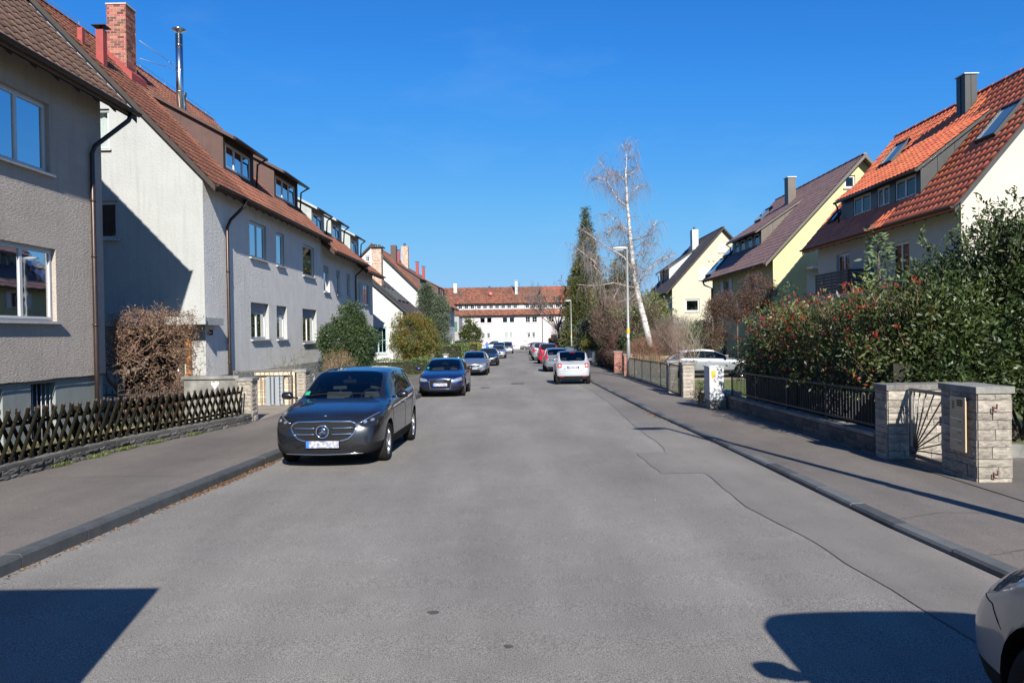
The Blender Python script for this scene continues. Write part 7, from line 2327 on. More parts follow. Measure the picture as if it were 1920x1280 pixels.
for k in range(1250):
    d = Vector((rng.gauss(0, 1), rng.gauss(0, .8), rng.gauss(0, 1))).normalized()
    rr = rng.uniform(.45, 1) ** .6
    c = Vector((-10.0, 20.7, 1.55)) + Vector((max(-1, min(1, d.x * 1.35)) * 1.1 * rr, d.y * .75 * rr, max(-1, min(1, d.z * 1.35)) * (1.12 if d.z > 0 else 1.6) * rr))
    if c.x < -10.35 and .25 < c.z < 1.1 and rng.random() < .75: continue
    pts, _ = twig(mb, c, (rng.gauss(0, 1), rng.gauss(0, 1), rng.gauss(-.2, .8)), rng.uniform(.3, .6), .008, 8, .25, .0, 3, 0, curl=.75)
    HP += [pts[2], pts[5], pts[8]]
for k in range(26):
    a = rng.uniform(-.6, 3.4)
    twig(mb, (-10.7, 20.65, 1.1 + rng.random() * .4), (math.cos(a), rng.gauss(0, .4), abs(math.sin(a)) * .8 + .1), 1.4, .02, 9, .15, 0, 4, 0, curl=.4)
mb.v = [(q[0] + HX, q[1] + HY, q[2]) for q in mb.v]
mb.build('twigs', mat('hazel_twigs', (.20, .12, .085), .85, var=.35, vscale=5, island=.3), hz)
P = np.array([tuple(p) for p in HP]) + [HX, HY, 0]; P = np.repeat(P, 2, 0) + nrng.normal(0, .03, (len(P) * 2, 3))
leaf_cloud('dry_leaves', P, nrng.normal(0, 1, P.shape) + [0, 0, -.6], .05, leafmat('leaf_hazel_dry', (.30, .19, .10), (.20, .12, .07), .8, .2, .4), hz, .5, .8)
# climber over the ground between the houses
def twigbush(name, label, c, r_, n, m=None, L=.9, rad=.009, stems=7, group=None, leaves=None, ln=0, lsize=.05, cat='shrub', wob=.22, up=.9, dens2=2, curl=0):
    x, y, z0 = c
    t = thing(name, (x, y, z0), label, cat, group)
    mb = MB()
    tips = []
    for k in range(stems):
        a = rng.uniform(0, 6.28); s = rng.uniform(.1, .9)
        tip = []
        branch(mb, (x + math.cos(a) * .08, y + math.sin(a) * .08, z0 - .05), (math.cos(a) * s * r_[0] / r_[2], math.sin(a) * s * r_[1] / r_[2], 1), r_[2] * .75 * rng.uniform(.7, 1.1), rad * 2.6, 3, (3, 4), .55, .55, wob * .7, 0, tips, None, .05, 0, rad * .35)
    mb.build('stems', m or M_twig, t)
    mb = MB()
    for k in range(n):
        d = Vector((rng.gauss(0, 1), rng.gauss(0, 1), rng.gauss(0, 1))).normalized() * rng.uniform(.3, 1) ** .5
        p = Vector((x + d.x * r_[0] * .85, y + d.y * r_[1] * .85, z0 + r_[2] * (.55 + .40 * d.z)))
        pts, _ = twig(mb, p, (d.x * .6, d.y * .6, up), L * rng.uniform(.5, 1.1), rad * .6, 5, wob, 0, 3, 0, curl)
        tips.append((pts[-1], None)); tips.append((pts[3], None))
    mb.build('twigs', m or M_twig, t)
    if leaves:
        P = np.array([tuple(q[0]) for q in tips]); P = P[nrng.randint(0, len(P), ln)] + nrng.normal(0, .06, (ln, 3))
        leaf_cloud('foliage', P, nrng.normal(0, 1, P.shape), lsize, leaves, t, .5, .6)
    return t
th_ = thing('bare_shrub', (-8.25, 28.0, -.3), 'bare thorny shrub with pale grey-green stems in front of the grey wall', 'shrub')
mb = MB()
for k, (dx, dy, L_) in enumerate(((-.9, .1, 2.2), (-.45, .2, 2.6), (-.1, 0, 2.8), (.35, .1, 2.7), (.8, -.1, 2.4), (-1.1, -.3, 1.7), (.15, .5, 2.4), (.6, .4, 2.2))):
    branch(mb, (-8.25 + dx * .12, 28.0 + dy * .2, -.3), (dx * .33, dy * .4, 1), L_ * .62, .026, 3, (3, 5), .62, .50, .10, 0, None, None, 0, 0, .0045)
mb.build('branches', mat('stem_grey_green', (.24, .215, .16), .85, var=.3, vscale=6), th_)
twigbush('dry_shrub', 'dry brown dense low shrub in front of the dark yew', (-7.75, 33.0, -.35), (.75, .6, 1.55), 330, mat('twig_tan', (.27, .19, .13), .85, var=.35, island=.3), .5, .008, 8, None, BROWN, 900, .06)
bush('yew_bush', 'wide dark green yew bush in front of the grey row house', 'bush', (-8.05, 36.5, 1.45), (1.35, 1.2, 1.7), GREEN, 800, 60, .10, .105, shell=.45, lump=.22, aspect=.35, droop=.2)
bush('golden_yew', 'golden green and rusty orange round bush before the white cottage', 'bush', (-6.85, 49.6, 1.65), (1.38, 1.2, 1.55), leafmat('leaf_golden_green', (.10, .125, .022), (.16, .15, .028), .55, .25, .35, .9), 620, 50, .11, .10, m2=leafmat('leaf_rust_orange', (.22, .11, .02), (.17, .12, .025), .6, .25, .35), f2=.24, shell=.45, lump=.2, aspect=.4)
hedge('ivy_hedge', 'low light green ivy hedge behind the dark blue hatchback', [(-10.0, 46.6), (-5.95, 46.9), (-5.8, 50)], .75, .98, IVY, 420, .085)
for k, (dx, dh, rr) in enumerate(((-.55, 6.1, .62), (.35, 6.45, .75), (.0, 4.6, .95))):
    pass
jn = conifer('juniper_tree', 'tall grey-green juniper with two columns before the big white gable', -8.55, 71.0, 6.35, 1.05, JUNI, .1, 56, 36, .20, -.5, None, .38, cat='tree', leafper=16, spread=.15, aspect=.22)
P, D = clumps_ellipsoid((-7.45, 71.2, 2.5), (.85, .85, 3.4), 520, 44, .14, .4, .15)
leaf_cloud('crown', P, D + [0, 0, .8], .19, JUNI, jn, .22, .45)
hedge('clipped_hedge', 'square-cut green hedge on the left beyond the juniper', [(-7.2, 69.5), (-5.75, 69.5), (-5.6, 78)], .9, 1.65, HEDGE, 240, .12)
hedge('clipped_hedge', 'rounded yellow-green hedge on the left near the far white house', [(-6.9, 90), (-5.5, 90), (-5.4, 97)], 1.0, 1.6, YELH, 200, .14)
hedge('clipped_hedge', 'dark brown-green hedge below the small magnolia at the far left', [(-8.0, 103), (-5.3, 103)], 1.0, 1.9, leafmat('leaf_dark_hedge', (.06, .05, .02), (.045, .055, .02), .6, .15, .3), 160, .15)
bush('evergreen_tree', 'dark round evergreen tree in front of the far grey annex', 'tree', (-6.75, 106, 1.9), (1.25, 1.2, 1.9), leafmat('leaf_magnolia', (.06, .085, .025), (.09, .11, .035), .35, .2, .4), 300, 26, .16, .22, aspect=.5)
# low wall pieces, bin
bn = thing('wheelie_bin', (-6.15, 50.6, gz(50.6)), 'green-lidded wheelie bin behind the ivy hedge', 'bin')
z = gz(50.6) + .1
mb = MB(); mb.prism([(-6.4, 50.3, z), (-6.48, 50.3, z + .95), (-5.82, 50.3, z + .95), (-5.9, 50.3, z)], (0, .6, 0)); mb.build('bin_body', mat('bin_green', (.04, .14, .07), .5), bn)
mb = MB(); mb.prism([(-6.52, 50.22, z + .953), (-6.48, 50.22, z + 1.03), (-5.82, 50.22, z + 1.03), (-5.78, 50.22, z + .953)], (0, .72, 0)); mb.build('lid', mat('bin_lid_green', (.07, .26, .13), .4), bn)
for (x, y, w, h, lb_) in ((-6.05, 52.6, .35, 1.15, 'mossy grey stone gate post right of the green bin'), (-5.35, 55.5, .4, 1.15, 'pale stone gate post with a white panel near the silver blue hatchback')):
    p = pillar('gate_post', x - w / 2, x + w / 2, y, y + w, h, M_stoneg, lb_, heights=[.14, .11], ls=(.15, .3), limit=0)
    if y > 54: mb = MB(); mb.box((x - .12, y - .035, gz(y) + .35), (x + .1, y - .03 + .002, gz(y) + 1.0)); mb.build('panel', M_whitep, p)
p = pillar('gate_post', -4.95, -4.55, 98.5, 99, 1.35, M_white, 'white square gate post on the far left near the walking person', limit=0)
# little reddish wall further on
rw_ = thing('low_brick_wall', (-5.4, 84, gz(84)), 'low reddish wall on the left before the yellow-green hedge', 'wall')
mb = MB(); mb.box((-5.7, 82, gz(84) - .2), (-5.2, 88, gz(84) + .95)); mb.build('wall', mat('reddish_wall', (.22, .13, .10), .9, var=.3, vscale=3), rw_)

# --- right side
# red-tipped hedge along the railing
ph = thing('photinia_hedge', (6.6, 17, gz(17)), 'tall loose evergreen hedge with red shoot tips over the dark railing on the right', 'hedge')
PP, DD, RP = [], [], []
mbt = MB()
mb = MB()
for k in range(17):
    y = 12.95 + k * .5; w = rng.uniform(.2, .3)
    mb.prism([(6.45 - w, y, gz(y) + .05), (6.45 + w, y, gz(y) + .05), (6.4 + w * .8, y, gz(y) + 1.5), (6.4 - w * .8, y, gz(y) + 1.5)], (0, .52, 0))
mb.build('branches', mat('hedge_core', (.022, .020, .012), .95), ph)  # solid core, its near-black colour stands in for shade low in the hedge
for k in range(34):
    y = 12.9 + 8.4 * (k + .5) / 34 + rng.uniform(-.15, .15)
    top = interp([(12.8, 2.35), (14, 2.75), (15.5, 2.45), (17.5, 2.55), (19.5, 2.5), (21.3, 2.05)], y) + rng.uniform(-.22, .28)
    x = 6.55 + rng.uniform(-.2, .3)
    P, D = clumps_ellipsoid((x, y, gz(y) + .35 + (top - .3) / 2), (.62, .5, (top - .1) / 2), 34, 36, .13, .5, .2, gz(y) + .85 + rng.random() * .2)
    PP.append(P); DD.append(D)
    for j in range(11):
        a, q = rng.uniform(0, 6.28), rng.random()
        bx, by = x + math.cos(a) * .42 * q, y + math.sin(a) * .35 * q
        z0 = gz(y) + .8 + rng.random() * (top - 1.0)
        if j < 4: z0 = gz(y) + top - .35; 
        pts, d = twig(mbt, (bx, by, z0), (math.cos(a) * .35 - .2, math.sin(a) * .3, 1), rng.uniform(.35, .75), .007, 5, .12)
        tip = np.array(tuple(pts[-1]))
        PP.append(np.array([tuple(pts[i]) for i in (1, 2, 3, 3, 4) for _ in range(2)]) + nrng.normal(0, .03, (10, 3))); DD.append(nrng.normal(0, .7, (10, 3)) + [0, 0, .6])
        if rng.random() < .48:
            m_ = rng.randint(6, 11)
            RP.append(tip + nrng.normal(0, .025, (m_, 3)) - [0, 0, .02])
for k in range(110):     # red tips low on the street side as well
    y = rng.uniform(12.9, 21); x = 6.0 + rng.gauss(0, .1); z = gz(y) + rng.uniform(1.1, 2.5)
    RP.append(np.array([x, y, z]) + nrng.normal(0, .03, (6, 3)))
leaf_cloud('foliage', np.concatenate(PP), np.concatenate(DD), .085, PHOT, ph, .42, .6)
RPc = np.concatenate(RP)
leaf_cloud('red_shoots', RPc, nrng.normal(0, .4, RPc.shape) + [0, 0, 1], .075, PHOR, ph, .32, .45)
mbt.build('twigs', mat('twig_redbrown', (.16, .06, .045), .7), ph)
# big glossy laurel at the right edge
la_ = thing('laurel_bush', (8.8, 13.5, gz(13)), 'huge dark glossy evergreen bush filling the right edge behind the gate', 'bush')
stem_part(la_, (9.0, 13.9, -.1), 1.4, 7, M_bark, .5, .05)
mb = MB(); mb.tube([(9.0, 12.7, -.2), (8.6, 12.6, .45), (8.1, 12.55, .9)], [.08, .06, .04], 6); mb.build('limb', M_bark, la_)
PP, DD = [], []
for (c, r_, n) in (((7.25, 13.15, 1.35), (.85, .6, 1.1), 240), ((8.5, 14.2, 1.95), (1.5, 1.3, 1.55), 520), ((9.6, 13.6, 2.15), (1.4, 1.2, 1.85), 520), ((10.8, 13.2, 2.0), (1.3, 1.2, 1.7), 420), ((7.75, 13.6, 1.45), (.95, .9, 1.2), 260), ((9.9, 13.4, 3.3), (.8, .7, .95), 200), ((8.9, 14.3, 2.9), (.9, .8, .85), 180), ((8.2, 15.6, 1.6), (1.3, 1.3, 1.5), 240)):
    P, D = clumps_ellipsoid(c, r_, n, 42, .12, .42, .28, .45)
    PP.append(P); DD.append(D + [0, -.15, .2])
mb = MB()
for k in range(150):
    i = rng.randrange(3)
    c, r_ = (((8.5, 14.2, 2.2), (1.4, 1.2, 1.6)), ((9.9, 13.5, 2.7), (1.3, 1.1, 1.9)), ((10.8, 13.2, 2.3), (1.2, 1.1, 1.7)))[i]
    d = Vector((rng.gauss(0, 1), rng.gauss(-.5, 1), abs(rng.gauss(.3, 1)))).normalized()
    p = Vector(c) + Vector((d.x * r_[0], d.y * r_[1], d.z * r_[2])) * .9
    pts, _ = twig(mb, p, (d.x, d.y, d.z + .7), rng.uniform(.35, .8), .008, 6, .12)
    for q in pts[1:]:
        PP.append(np.array(tuple(q)) + nrng.normal(0, .035, (5, 3))); DD.append(nrng.normal(0, .6, (5, 3)) + [0, 0, .7])
mb.build('twigs', M_bark, la_)
leaf_cloud('foliage', np.concatenate(PP), np.concatenate(DD), .09, LAUR, la_, .42, .55)
conifer('small_fir', 'small pale green conifer with a thin pointed top rising from the red-tipped hedge', 7.8, 16.9, 3.95, .95, FIRB, .5, 30, 14, .17, .0, None, 1.0, cat='tree', leafper=7, spread=.07)
# brown creeper hedge on its trellis
cr = thing('creeper', (11.5, 40.5, .3), 'rust-brown leafless creeper clipped over a frame before the yellow house', 'climber')
PP, DD = [], []
for (c, r_, n) in (((12.6, 41.0, 3.9), (.85, .8, 1.0), 260), ((11.3, 41.0, 3.2), (1.4, .7, .65), 330), ((10.2, 41, 2.2), (.5, .6, 1.4), 180)):
    P, D = clumps_ellipsoid(c, r_, n, 26, .12, .4, .12); PP.append(P); DD.append(D)
leaf_cloud('foliage', np.concatenate(PP), np.concatenate(DD), .10, CREEP, cr, .25, .6)
mb = MB()
for x in (10.2, 11.5, 12.8): mb.tube([(x, 41, -.4), (x, 41, 3.6)], .05, 6)
mb.build('posts', M_bark, cr)
bush('green_shrub', 'yellow-green round shrub right of the cream house, above the parked garden car', 'bush', (10.0, 42.3, 1.55), (.95, .8, .85), OLIVE, 200, 26, .12, .12)
twigbush('bare_shrub', 'grey bare twiggy shrub in front of the cream house corner', (10.6, 47.0, -.4), (1.6, 1.2, 3.0), 500, M_twigg, .8, .010, 9)
twigbush('bare_shrub', 'dark bare shrub beside the trellis, against the cream gable', (12.1, 46.0, .5), (.9, .8, 2.6), 260, mat('twig_dark', (.05, .038, .035), .85), .7, .010, 6)
# small bare tree before the garden car
st = thing('young_tree', (7.0, 31.2, -.3), 'slender young bare tree with greenish trunk in front of the garden car', 'tree')
mb = MB()
branch(mb, (7.0, 31.2, -.35), (0, 0, 1), 1.7, .035, 1, (0, 0), .5)
for k in range(9):
    a = rng.uniform(0, 6.28); branch(mb, (7.0, 31.2, .5 + k * .12), (math.cos(a) * .5, math.sin(a) * .5, .9), 1.3, .014, 2, (3, 4), .6, .55, .12, 0, None, None, 0, 0, .003)
mb.build('trunk', mat('bark_green_grey', (.22, .23, .16), .85, var=.3, vscale=8), st)
# twiggy shrubs, reeds behind the mesh fence
twigbush('red_twig_shrub', 'dense red-brown twiggy shrub behind the mesh fence, right of the lamp', (6.9, 43.0, -.4), (1.1, .9, 2.0), 700, mat('twig_red', (.22, .10, .07), .85, var=.3, island=.3), .6, .008, 9)
twigbush('tan_shrub', 'tan upright shrub twigs at the left of the garden car', (8.1, 38.2, -.35), (.8, .7, 2.6), 420, mat('twig_pinkish', (.25, .17, .14), .85, var=.3, island=.3), .8, .008, 9)
rd = thing('dry_reeds', (6.6, 37, -.3), 'dry straw-coloured reeds behind the wire-mesh fence', 'reeds')
P = np.stack([nrng.uniform(6.0, 7.1, 1500), nrng.uniform(36, 41.5, 1500), nrng.uniform(-.4, .45, 1500)], 1)
leaf_cloud('foliage', P, np.repeat([[0, 0, 1.]], 1500, 0), .45, REED, rd, .035, .3); rd['kind'] = 'stuff'
rd2 = hedge('clipped_hedge', 'dark brown beech hedge behind the square brick pillar on the right', [(6.25, 46.2), (6.25, 58)], .9, 1.15, CREEP, 330, .085, twigs=300)
hedge('clipped_hedge', 'dark evergreen hedge bending over the far right pavement before the end building', [(5.2, 112), (6.2, 122)], 2.0, 2.0, leafmat('leaf_black_green', (.022, .032, .014), (.035, .04, .018), .6, .1, .3), 150, .15)
# birch
bi = thing('birch_tree', (8.0, 48.0, -.5), 'tall leaning white birch with drooping bare twigs behind the street lamp', 'tree')
def bp_(px, py, Y=48.0):
    d = FWD + RGT * ((px - 960) / FPX) - UPV * ((py - 640) / FPX)
    return EYE + d * (Y / d.y)
tp_ = [(1219, 650), (1213, 622), (1207, 596), (1198, 560), (1192, 530), (1187, 500), (1184, 470), (1181, 440), (1179, 410), (1176, 380), (1174, 350), (1173, 325), (1175, 300), (1173, 283), (1166, 270)]
tw_ = [.21, .20, .19, .175, .16, .14, .125, .11, .095, .085, .07, .05, .035, .022, .012]
tpts = [bp_(*p) + Vector((0, rng.uniform(-.1, .1), 0)) for p in tp_]
mb = MB(); mb.tube(tpts, tw_, 12); mb.build('trunk', M_birch, bi)
limbs = [([(1190, 512), (1170, 482), (1150, 470), (1135, 462), (1118, 450), (1100, 436), (1088, 430)], .07), ([(1195, 540), (1170, 535), (1150, 530), (1120, 536), (1080, 534)], .05),
         ([(1200, 528), (1213, 508), (1228, 495), (1245, 485), (1266, 478)], .06), ([(1182, 452), (1200, 446), (1216, 440), (1225, 425), (1232, 412)], .05),
         ([(1179, 430), (1165, 426), (1150, 428), (1140, 437), (1135, 442)], .045), ([(1176, 388), (1160, 375), (1150, 362), (1145, 350), (1135, 336), (1120, 334), (1108, 338)], .055),
         ([(1173, 340), (1165, 332), (1157, 328), (1145, 330), (1135, 318), (1122, 300)], .045), ([(1177, 330), (1187, 322), (1198, 315)], .035), ([(1178, 368), (1186, 362), (1196, 350), (1214, 345)], .035),
         ([(1188, 505), (1175, 500), (1150, 498)], .03), ([(1196, 545), (1182, 560), (1160, 566), (1142, 560)], .035), ([(1120, 500), (1112, 488), (1098, 478), (1085, 468), (1078, 464)], .05), ([(1130, 520), (1122, 508), (1114, 500), (1116, 490), (1120, 478)], .035),
         ([(1150, 560), (1160, 540), (1180, 532)], .03), ([(1192, 480), (1204, 474), (1210, 490), (1208, 510)], .04), ([(1177, 300), (1182, 285), (1180, 275)], .018), ([(1180, 445), (1160, 420), (1140, 402), (1128, 404)], .04), ([(1184, 470), (1205, 455), (1225, 462)], .03)]
mb, mt2 = MB(), MB()
TW = []
for pts, r_ in limbs:
    yo = 0.0
    P = []
    for k, p in enumerate(pts):
        if k: yo += rng.uniform(-.45, .45)
        P.append(bp_(*p, 48.0 + yo))
    mb.tube(P, [r_ * (1 - .75 * k / (len(P) - 1)) for k in range(len(P))], 6)
    TW += P[1:]
    for a, b in zip(P, P[1:]):
        for j in range(6):
            q = a + (b - a) * rng.random()
            pp, d = twig(mt2, q, (rng.gauss(0, 1), rng.gauss(0, 1), rng.uniform(.1, .9)), rng.uniform(.5, 1.1), .014, 5, .22, .05, 4)
            for jj in range(6):
                s0 = pp[rng.randint(2, 5)]
                twig(mt2, s0, (rng.gauss(0, .6), rng.gauss(0, .6), -.2), rng.uniform(.6, 1.5), .0062, 6, .10, .5, 3)
for k in range(3, 14):
    for j in range(4):
        pp, d = twig(mt2, tpts[k], (rng.gauss(0, 1), rng.gauss(0, 1), .5), rng.uniform(.5, 1.1), .014, 5, .2, .0, 4)
        for jj in range(6): twig(mt2, pp[rng.randint(2, 5)], (rng.gauss(0, .5), rng.gauss(0, .5), -.1), rng.uniform(.5, 1.2), .006, 6, .12, .45, 3)
mb.build('limbs', M_birchb, bi)
mt2.build('twigs', mat('birch_twigs', (.22, .18, .17), .85, island=.2), bi)
# conifers and the dense garden behind
conifer('conifer_tree', 'tallest dark conifer on the right with a thin spire, left of the birch', 9.1, 104.0, 18.5, 3.9, CONI, .5, 80, 48, .34, .22, CONG, 1.0, leafper=14, spread=.24, aspect=.2)
conifer('conifer_tree', 'bright green-yellow conifer hanging beside the farther street lamp', 7.9, 104.0, 11.6, 2.3, CONG, .5, 56, 38, .30, .3, CONI, .6, leafper=14, spread=.22, aspect=.2)
conifer('conifer_tree', 'dark broad spruce half hidden behind the birch trunk', 8.4, 62.0, 8.9, 2.3, CONI, .5, 40, 34, .28, .30, None, .8, leafper=12, spread=.18, aspect=.2)
bt = thing('bare_tree', (5.5, 110, -.9), 'bare fan-shaped tree at the far right in front of the red tiled end building', 'tree')
mb = MB()
mb.tube([(5.6, 110, -1), (5.55, 110, 1.5), (5.4, 110, 3.0)], [.22, .18, .15], 8)
for k in range(9):
    a = -1.15 + 2.3 * k / 8 + rng.uniform(-.08, .08)
    branch(mb, (5.4 + .1 * math.sin(a), 110, 2.2 + .8 * rng.random()), (math.sin(a), rng.gauss(0, .35), math.cos(a) + .25), 4.6 * rng.uniform(.8, 1.1), .10, 4, (4, 5), .42, .56, .06, 0, None, None, .02, 0, .018)
mb.build('trunk', M_twigg, bt)
bt2 = thing('bare_tree', (8.8, 57, -.6), 'bare brown many-stemmed tree in the right gardens behind the brick pillar', 'tree')
mb = MB()
for k in range(9):
    a = rng.uniform(0, 6.28); branch(mb, (8.6, 57, -.6), (math.cos(a) * .4, math.sin(a) * .4, 1), 3.4, .05, 3, (4, 5), .5, .55, .09, 0, None, None, .02, 0, .009)
mb.build('trunk', M_twig, bt2)
GB = 'scrubby shrubs in the right-hand gardens'
for (x, y, z0, rx, rz, m_, lb_, lv, nl, tm) in (
    (7.0, 60.0, -.6, 1.7, 5.6, 0, 'tall brown-purple bare shrub left of the brick pillar, behind the beech hedge', BROWN, 500, M_twig),
    (8.3, 66.0, -.6, 2.2, 7.2, 0, 'olive-green scrub tree behind the brick pillar', OLIVE, 15000, M_twigg),
    (9.8, 60.0, -.6, 2.0, 5.2, 0, 'olive-brown thicket right behind the lamp pole', OLIVE, 12000, M_twig),
    (11.2, 57.0, -.6, 1.7, 3.6, 0, 'grey-brown thicket at the foot of the birch, before the cream house', None, 0, M_twigg),
    (6.6, 71.0, -.6, 1.1, 3.3, 0, 'pale juniper-green shrub above the yellow-green bush on the right', JUNI, 9000, M_twigg),
    (9.9, 52.0, -.5, 1.3, 2.7, 0, 'brown branched shrub right of the birch trunk', None, 0, M_twig),
    (5.9, 109, -.9, 1.7, 4.6, 0, 'greyish bare shrub under the far bare tree', None, 0, M_twigg),
    (13.2, 63.0, -.6, 1.6, 3.4, 0, 'brown thicket in front of the cream facade', None, 0, M_twig)):
    twigbush('scrub_shrub', lb_, (x, y, z0), (rx, rx * .9, rz), 1000, tm, 1.0, .014, 10, GB, lv, nl, .19)
bush('yew_bush', 'low yellow-green bush beside the farther street lamp on the right', 'bush', (6.3, 71.0 - 3, .75), (.85, .8, 1.15), CONG, 260, 26, .13, .13)
bush('yew_bush', 'dark green low bush under the birch, behind the lamp pole', 'bush', (7.9, 52.5, .55), (1.35, 1.0, 1.15), GREEN, 300, 28, .13, .14)
bush('yew_bush', 'dark evergreen mass deep in the right gardens behind the thickets', 'bush', (8.6, 74, 1.6), (2.2, 1.5, 2.4), GREEN, 380, 28, .2, .25)
bush('yew_bush', 'dark evergreen mass behind the beech hedge near the blue-grey fence', 'bush', (7.6, 63.5, .7), (1.2, 2.2, 1.5), GREEN, 300, 28, .16, .2)
twigbush('plum_shrub', 'small plum-red bare shrub behind the beech hedge', (6.9, 56, -.4), (.6, .6, 2.0), 240, mat('twig_plum', (.14, .045, .045), .85, island=.3), .6, .009, 6)
twigbush('climber_stump', 'dry brown twigs at the foot of the grey cabinet', (5.08, 22.0, gz(22) + .08), (.22, .35, .6), 60, mat('twig_dry', (.20, .15, .10), .85), .3, .01, 5, None, BROWN, 120, .06)

# ------------------------------------------------------------------ ground cover
def scatter_stuff(name, label, P, D, size, m, aspect=.1, jit=.3, cat=None):
    t = thing(name, (0, 0, 0), None, None)
    o = leaf_cloud(name, P, D, size, m, t, aspect, jit)
    o.parent = None
    bpy.data.objects.remove(t)
    o['kind'] = 'stuff'; o['label'] = label; o['category'] = cat or 'ground cover'
    return o
n = 1500
y = nrng.choice([13.1, 13.3, 14.0, 14.15, 16.2, 12.2, 14.9], n) + nrng.normal(0, .14, n)
x = np.array([interp(LF, a) for a in y]) + .02 + np.abs(nrng.normal(0, .045, n))
P = np.stack([x, y, np.array([gz(a) for a in y]) + .12], 1)
scatter_stuff('weeds', 'green weeds and grass tufts at the foot of the left quarry-stone wall', P, np.repeat([[.2, 0, 1.]], n, 0), .06, GRASS, .2, .5)
n = 1300
y = nrng.uniform(6.0, 13.2, n) ; y = np.where(nrng.uniform(0, 1, n) < .75, nrng.normal(11.4, .9, n), y)
x = np.array([interp(LK, a) for a in y]) + .02 + np.abs(nrng.normal(0, .05, n))
P = np.stack([x, y, np.array([gz(a) for a in y]) + .008], 1)
scatter_stuff('fallen_leaves', 'brown fallen leaves and dirt gathered along the left kerb', P, nrng.normal(0, 1, (n, 3)) * [1, 1, .15], .032, BROWN, .6, .1)
n = 260
y = np.concatenate([nrng.normal(20.3, .6, 130), nrng.uniform(14, 36, 130)])
x = np.array([interp(RK, a) for a in y]) - .03 - np.abs(nrng.normal(0, .06, n))
P = np.stack([x, y, np.array([gz(a) for a in y]) + .012], 1)
scatter_stuff('fallen_leaves', 'few orange-brown fallen leaves along the right kerb', P, nrng.normal(0, 1, (n, 3)) * [1, 1, .15], .035, BROWN, .6, .1)
n = 14000
x = nrng.uniform(-10, -6.9, n); y = nrng.uniform(8, 18.8, n)
k = x < np.array([interp(LF, a) for a in y]) - .35
P = np.stack([x, y, np.array([gz(a) for a in y]) + .10], 1)[k]
scatter_stuff('garden_leaves', 'leaf litter and grass in the front garden behind the lath fence', P, nrng.normal(0, 1, P.shape) * [1, 1, .4] + [0, 0, .3], .07, leafmat('litter', (.26, .20, .13), (.12, .12, .04), .85, .2, .45, 1.5), .5, .3)
n = 16000
x = nrng.uniform(5.95, 13, n); y = nrng.uniform(12.6, 36, n)
P = np.stack([x, y, np.array([gz(a) for a in y]) + .066], 1)
scatter_stuff('lawn_grass', 'short green lawn grass in the right front gardens', P, np.repeat([[0, 0, 1.]], n, 0), .06, GRASS, .12, .4)
# small pale chips and litter on the road
n = 60
x = nrng.uniform(-3.8, 5.4, n); y = nrng.uniform(4.2, 22, n)
P = np.stack([x, y, np.array([gz(a) for a in y]) + np.where(x > 3.75, .09, .012)], 1)
scatter_stuff('road_chips', 'tiny pale stones and bits of litter scattered over the asphalt', P, nrng.normal(0, 1, (n, 3)) * [1, 1, .1], .014, mat('chip_pale', (.40, .38, .33), .8), .7, .1)

# ------------------------------------------------------------------ person on the far left pavement
pe = thing('person', (-4.45, 104, gz(104) + .1), 'person in a bright blue jacket and dark trousers walking on the far left pavement', 'person', rotz=0)
z0 = gz(104) + .12
J = {'pel': (0, 0, .93), 'wst': (0, 0, 1.08), 'ch': (0, .02, 1.32), 'nk': (0, .02, 1.48), 'hd': (0, -.01, 1.58), 'ht': (0, -.01, 1.70),
     'sl': (-.17, .02, 1.42), 'el': (-.25, .0, 1.16), 'wl': (-.24, -.12, .95), 'hl': (-.23, -.16, .87), 'sr': (.17, .02, 1.42), 'er': (.25, .04, 1.16), 'wr': (.25, .0, .93), 'hr': (.25, -.02, .85),
     'pl': (-.09, 0, .90), 'kl': (-.10, -.12, .50), 'al': (-.10, .02, .09), 'fl': (-.10, -.13, .04), 'pr': (.09, 0, .90), 'kr': (.10, .05, .50), 'ar': (.10, .20, .10), 'fr': (.10, .08, .03)}
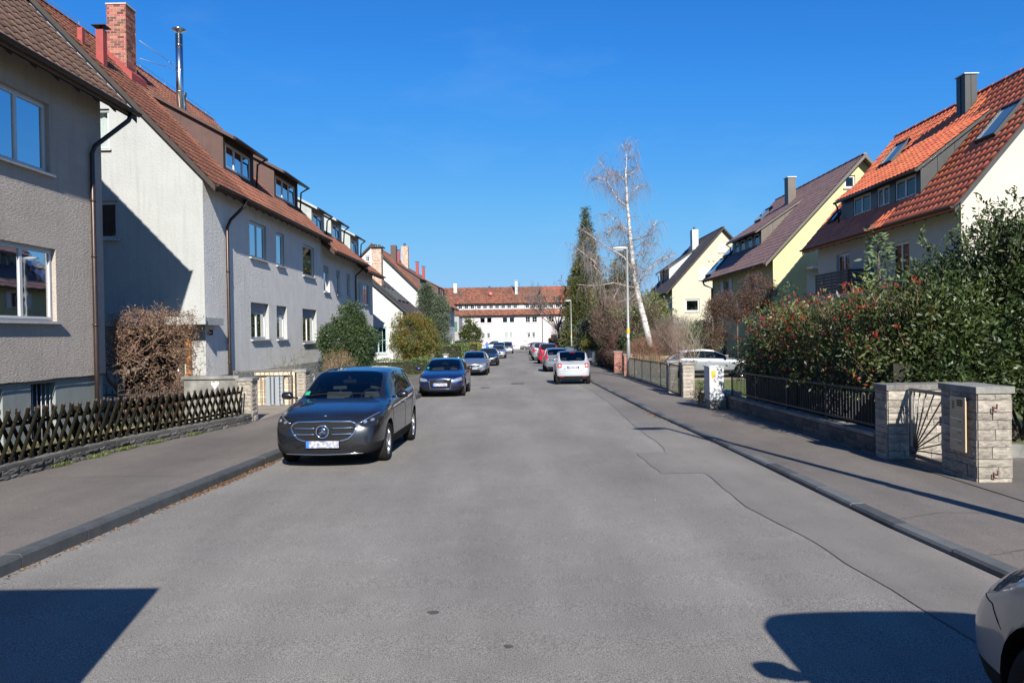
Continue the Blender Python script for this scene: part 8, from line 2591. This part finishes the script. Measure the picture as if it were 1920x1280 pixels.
E_ = [('pel', 'wst'), ('wst', 'ch'), ('ch', 'nk'), ('nk', 'hd'), ('hd', 'ht'), ('ch', 'sl'), ('sl', 'el'), ('el', 'wl'), ('wl', 'hl'), ('ch', 'sr'), ('sr', 'er'), ('er', 'wr'), ('wr', 'hr'),
      ('pel', 'pl'), ('pl', 'kl'), ('kl', 'al'), ('al', 'fl'), ('pel', 'pr'), ('pr', 'kr'), ('kr', 'ar'), ('ar', 'fr')]
RAD = {'pel': .15, 'wst': .14, 'ch': .17, 'nk': .06, 'hd': .10, 'ht': .07, 'sl': .075, 'sr': .075, 'el': .05, 'er': .05, 'wl': .035, 'wr': .035, 'hl': .035, 'hr': .035, 'pl': .095, 'pr': .095, 'kl': .06, 'kr': .06, 'al': .04, 'ar': .04, 'fl': .035, 'fr': .035}
ks = list(J)
me = bpy.data.meshes.new('body'); me.from_pydata([J[k] for k in ks], [(ks.index(a), ks.index(b)) for a, b in E_], [])
po = bpy.data.objects.new('body', me); COL.objects.link(po)
po.modifiers.new('s', 'SKIN'); md = po.modifiers.new('u', 'SUBSURF'); md.levels = 1; md.render_levels = 1
for i, k in enumerate(ks):
    me.skin_vertices[0].data[i].radius = (RAD[k], RAD[k] * .8); me.skin_vertices[0].data[i].use_root = (k == 'pel')
dg = bpy.context.evaluated_depsgraph_get(); dg.update()
m2_ = bpy.data.meshes.new_from_object(po.evaluated_get(dg)); bpy.data.objects.remove(po)
for q in (mat('jacket_blue', (.02, .13, .55), .7), mat('trousers_dark', (.02, .022, .03), .8), mat('skin', (.42, .25, .18), .6), mat('hair_brown', (.06, .035, .02), .8)): m2_.materials.append(q)
for p in m2_.polygons:
    c = p.center
    p.material_index = 3 if (c.z > 1.64 or (c.z > 1.56 and c.y > .03)) else 2 if (c.z > 1.49 or (c.z < .92 and abs(c.x) > .19)) else 0 if c.z > .90 else 1
    p.use_smooth = True
po = link_mesh('body', m2_, pe); po.location = (0, 0, 0)

for o in list(COL.objects):
    b_ = o.name.split('.')[0]
    if o.parent is not None and b_ in ('twigs', 'foliage', 'crown', 'dry_leaves', 'red_shoots', 'stems', 'limbs', 'ribs', 'wire_mesh') and 'kind' not in o:
        o['kind'] = 'stuff'
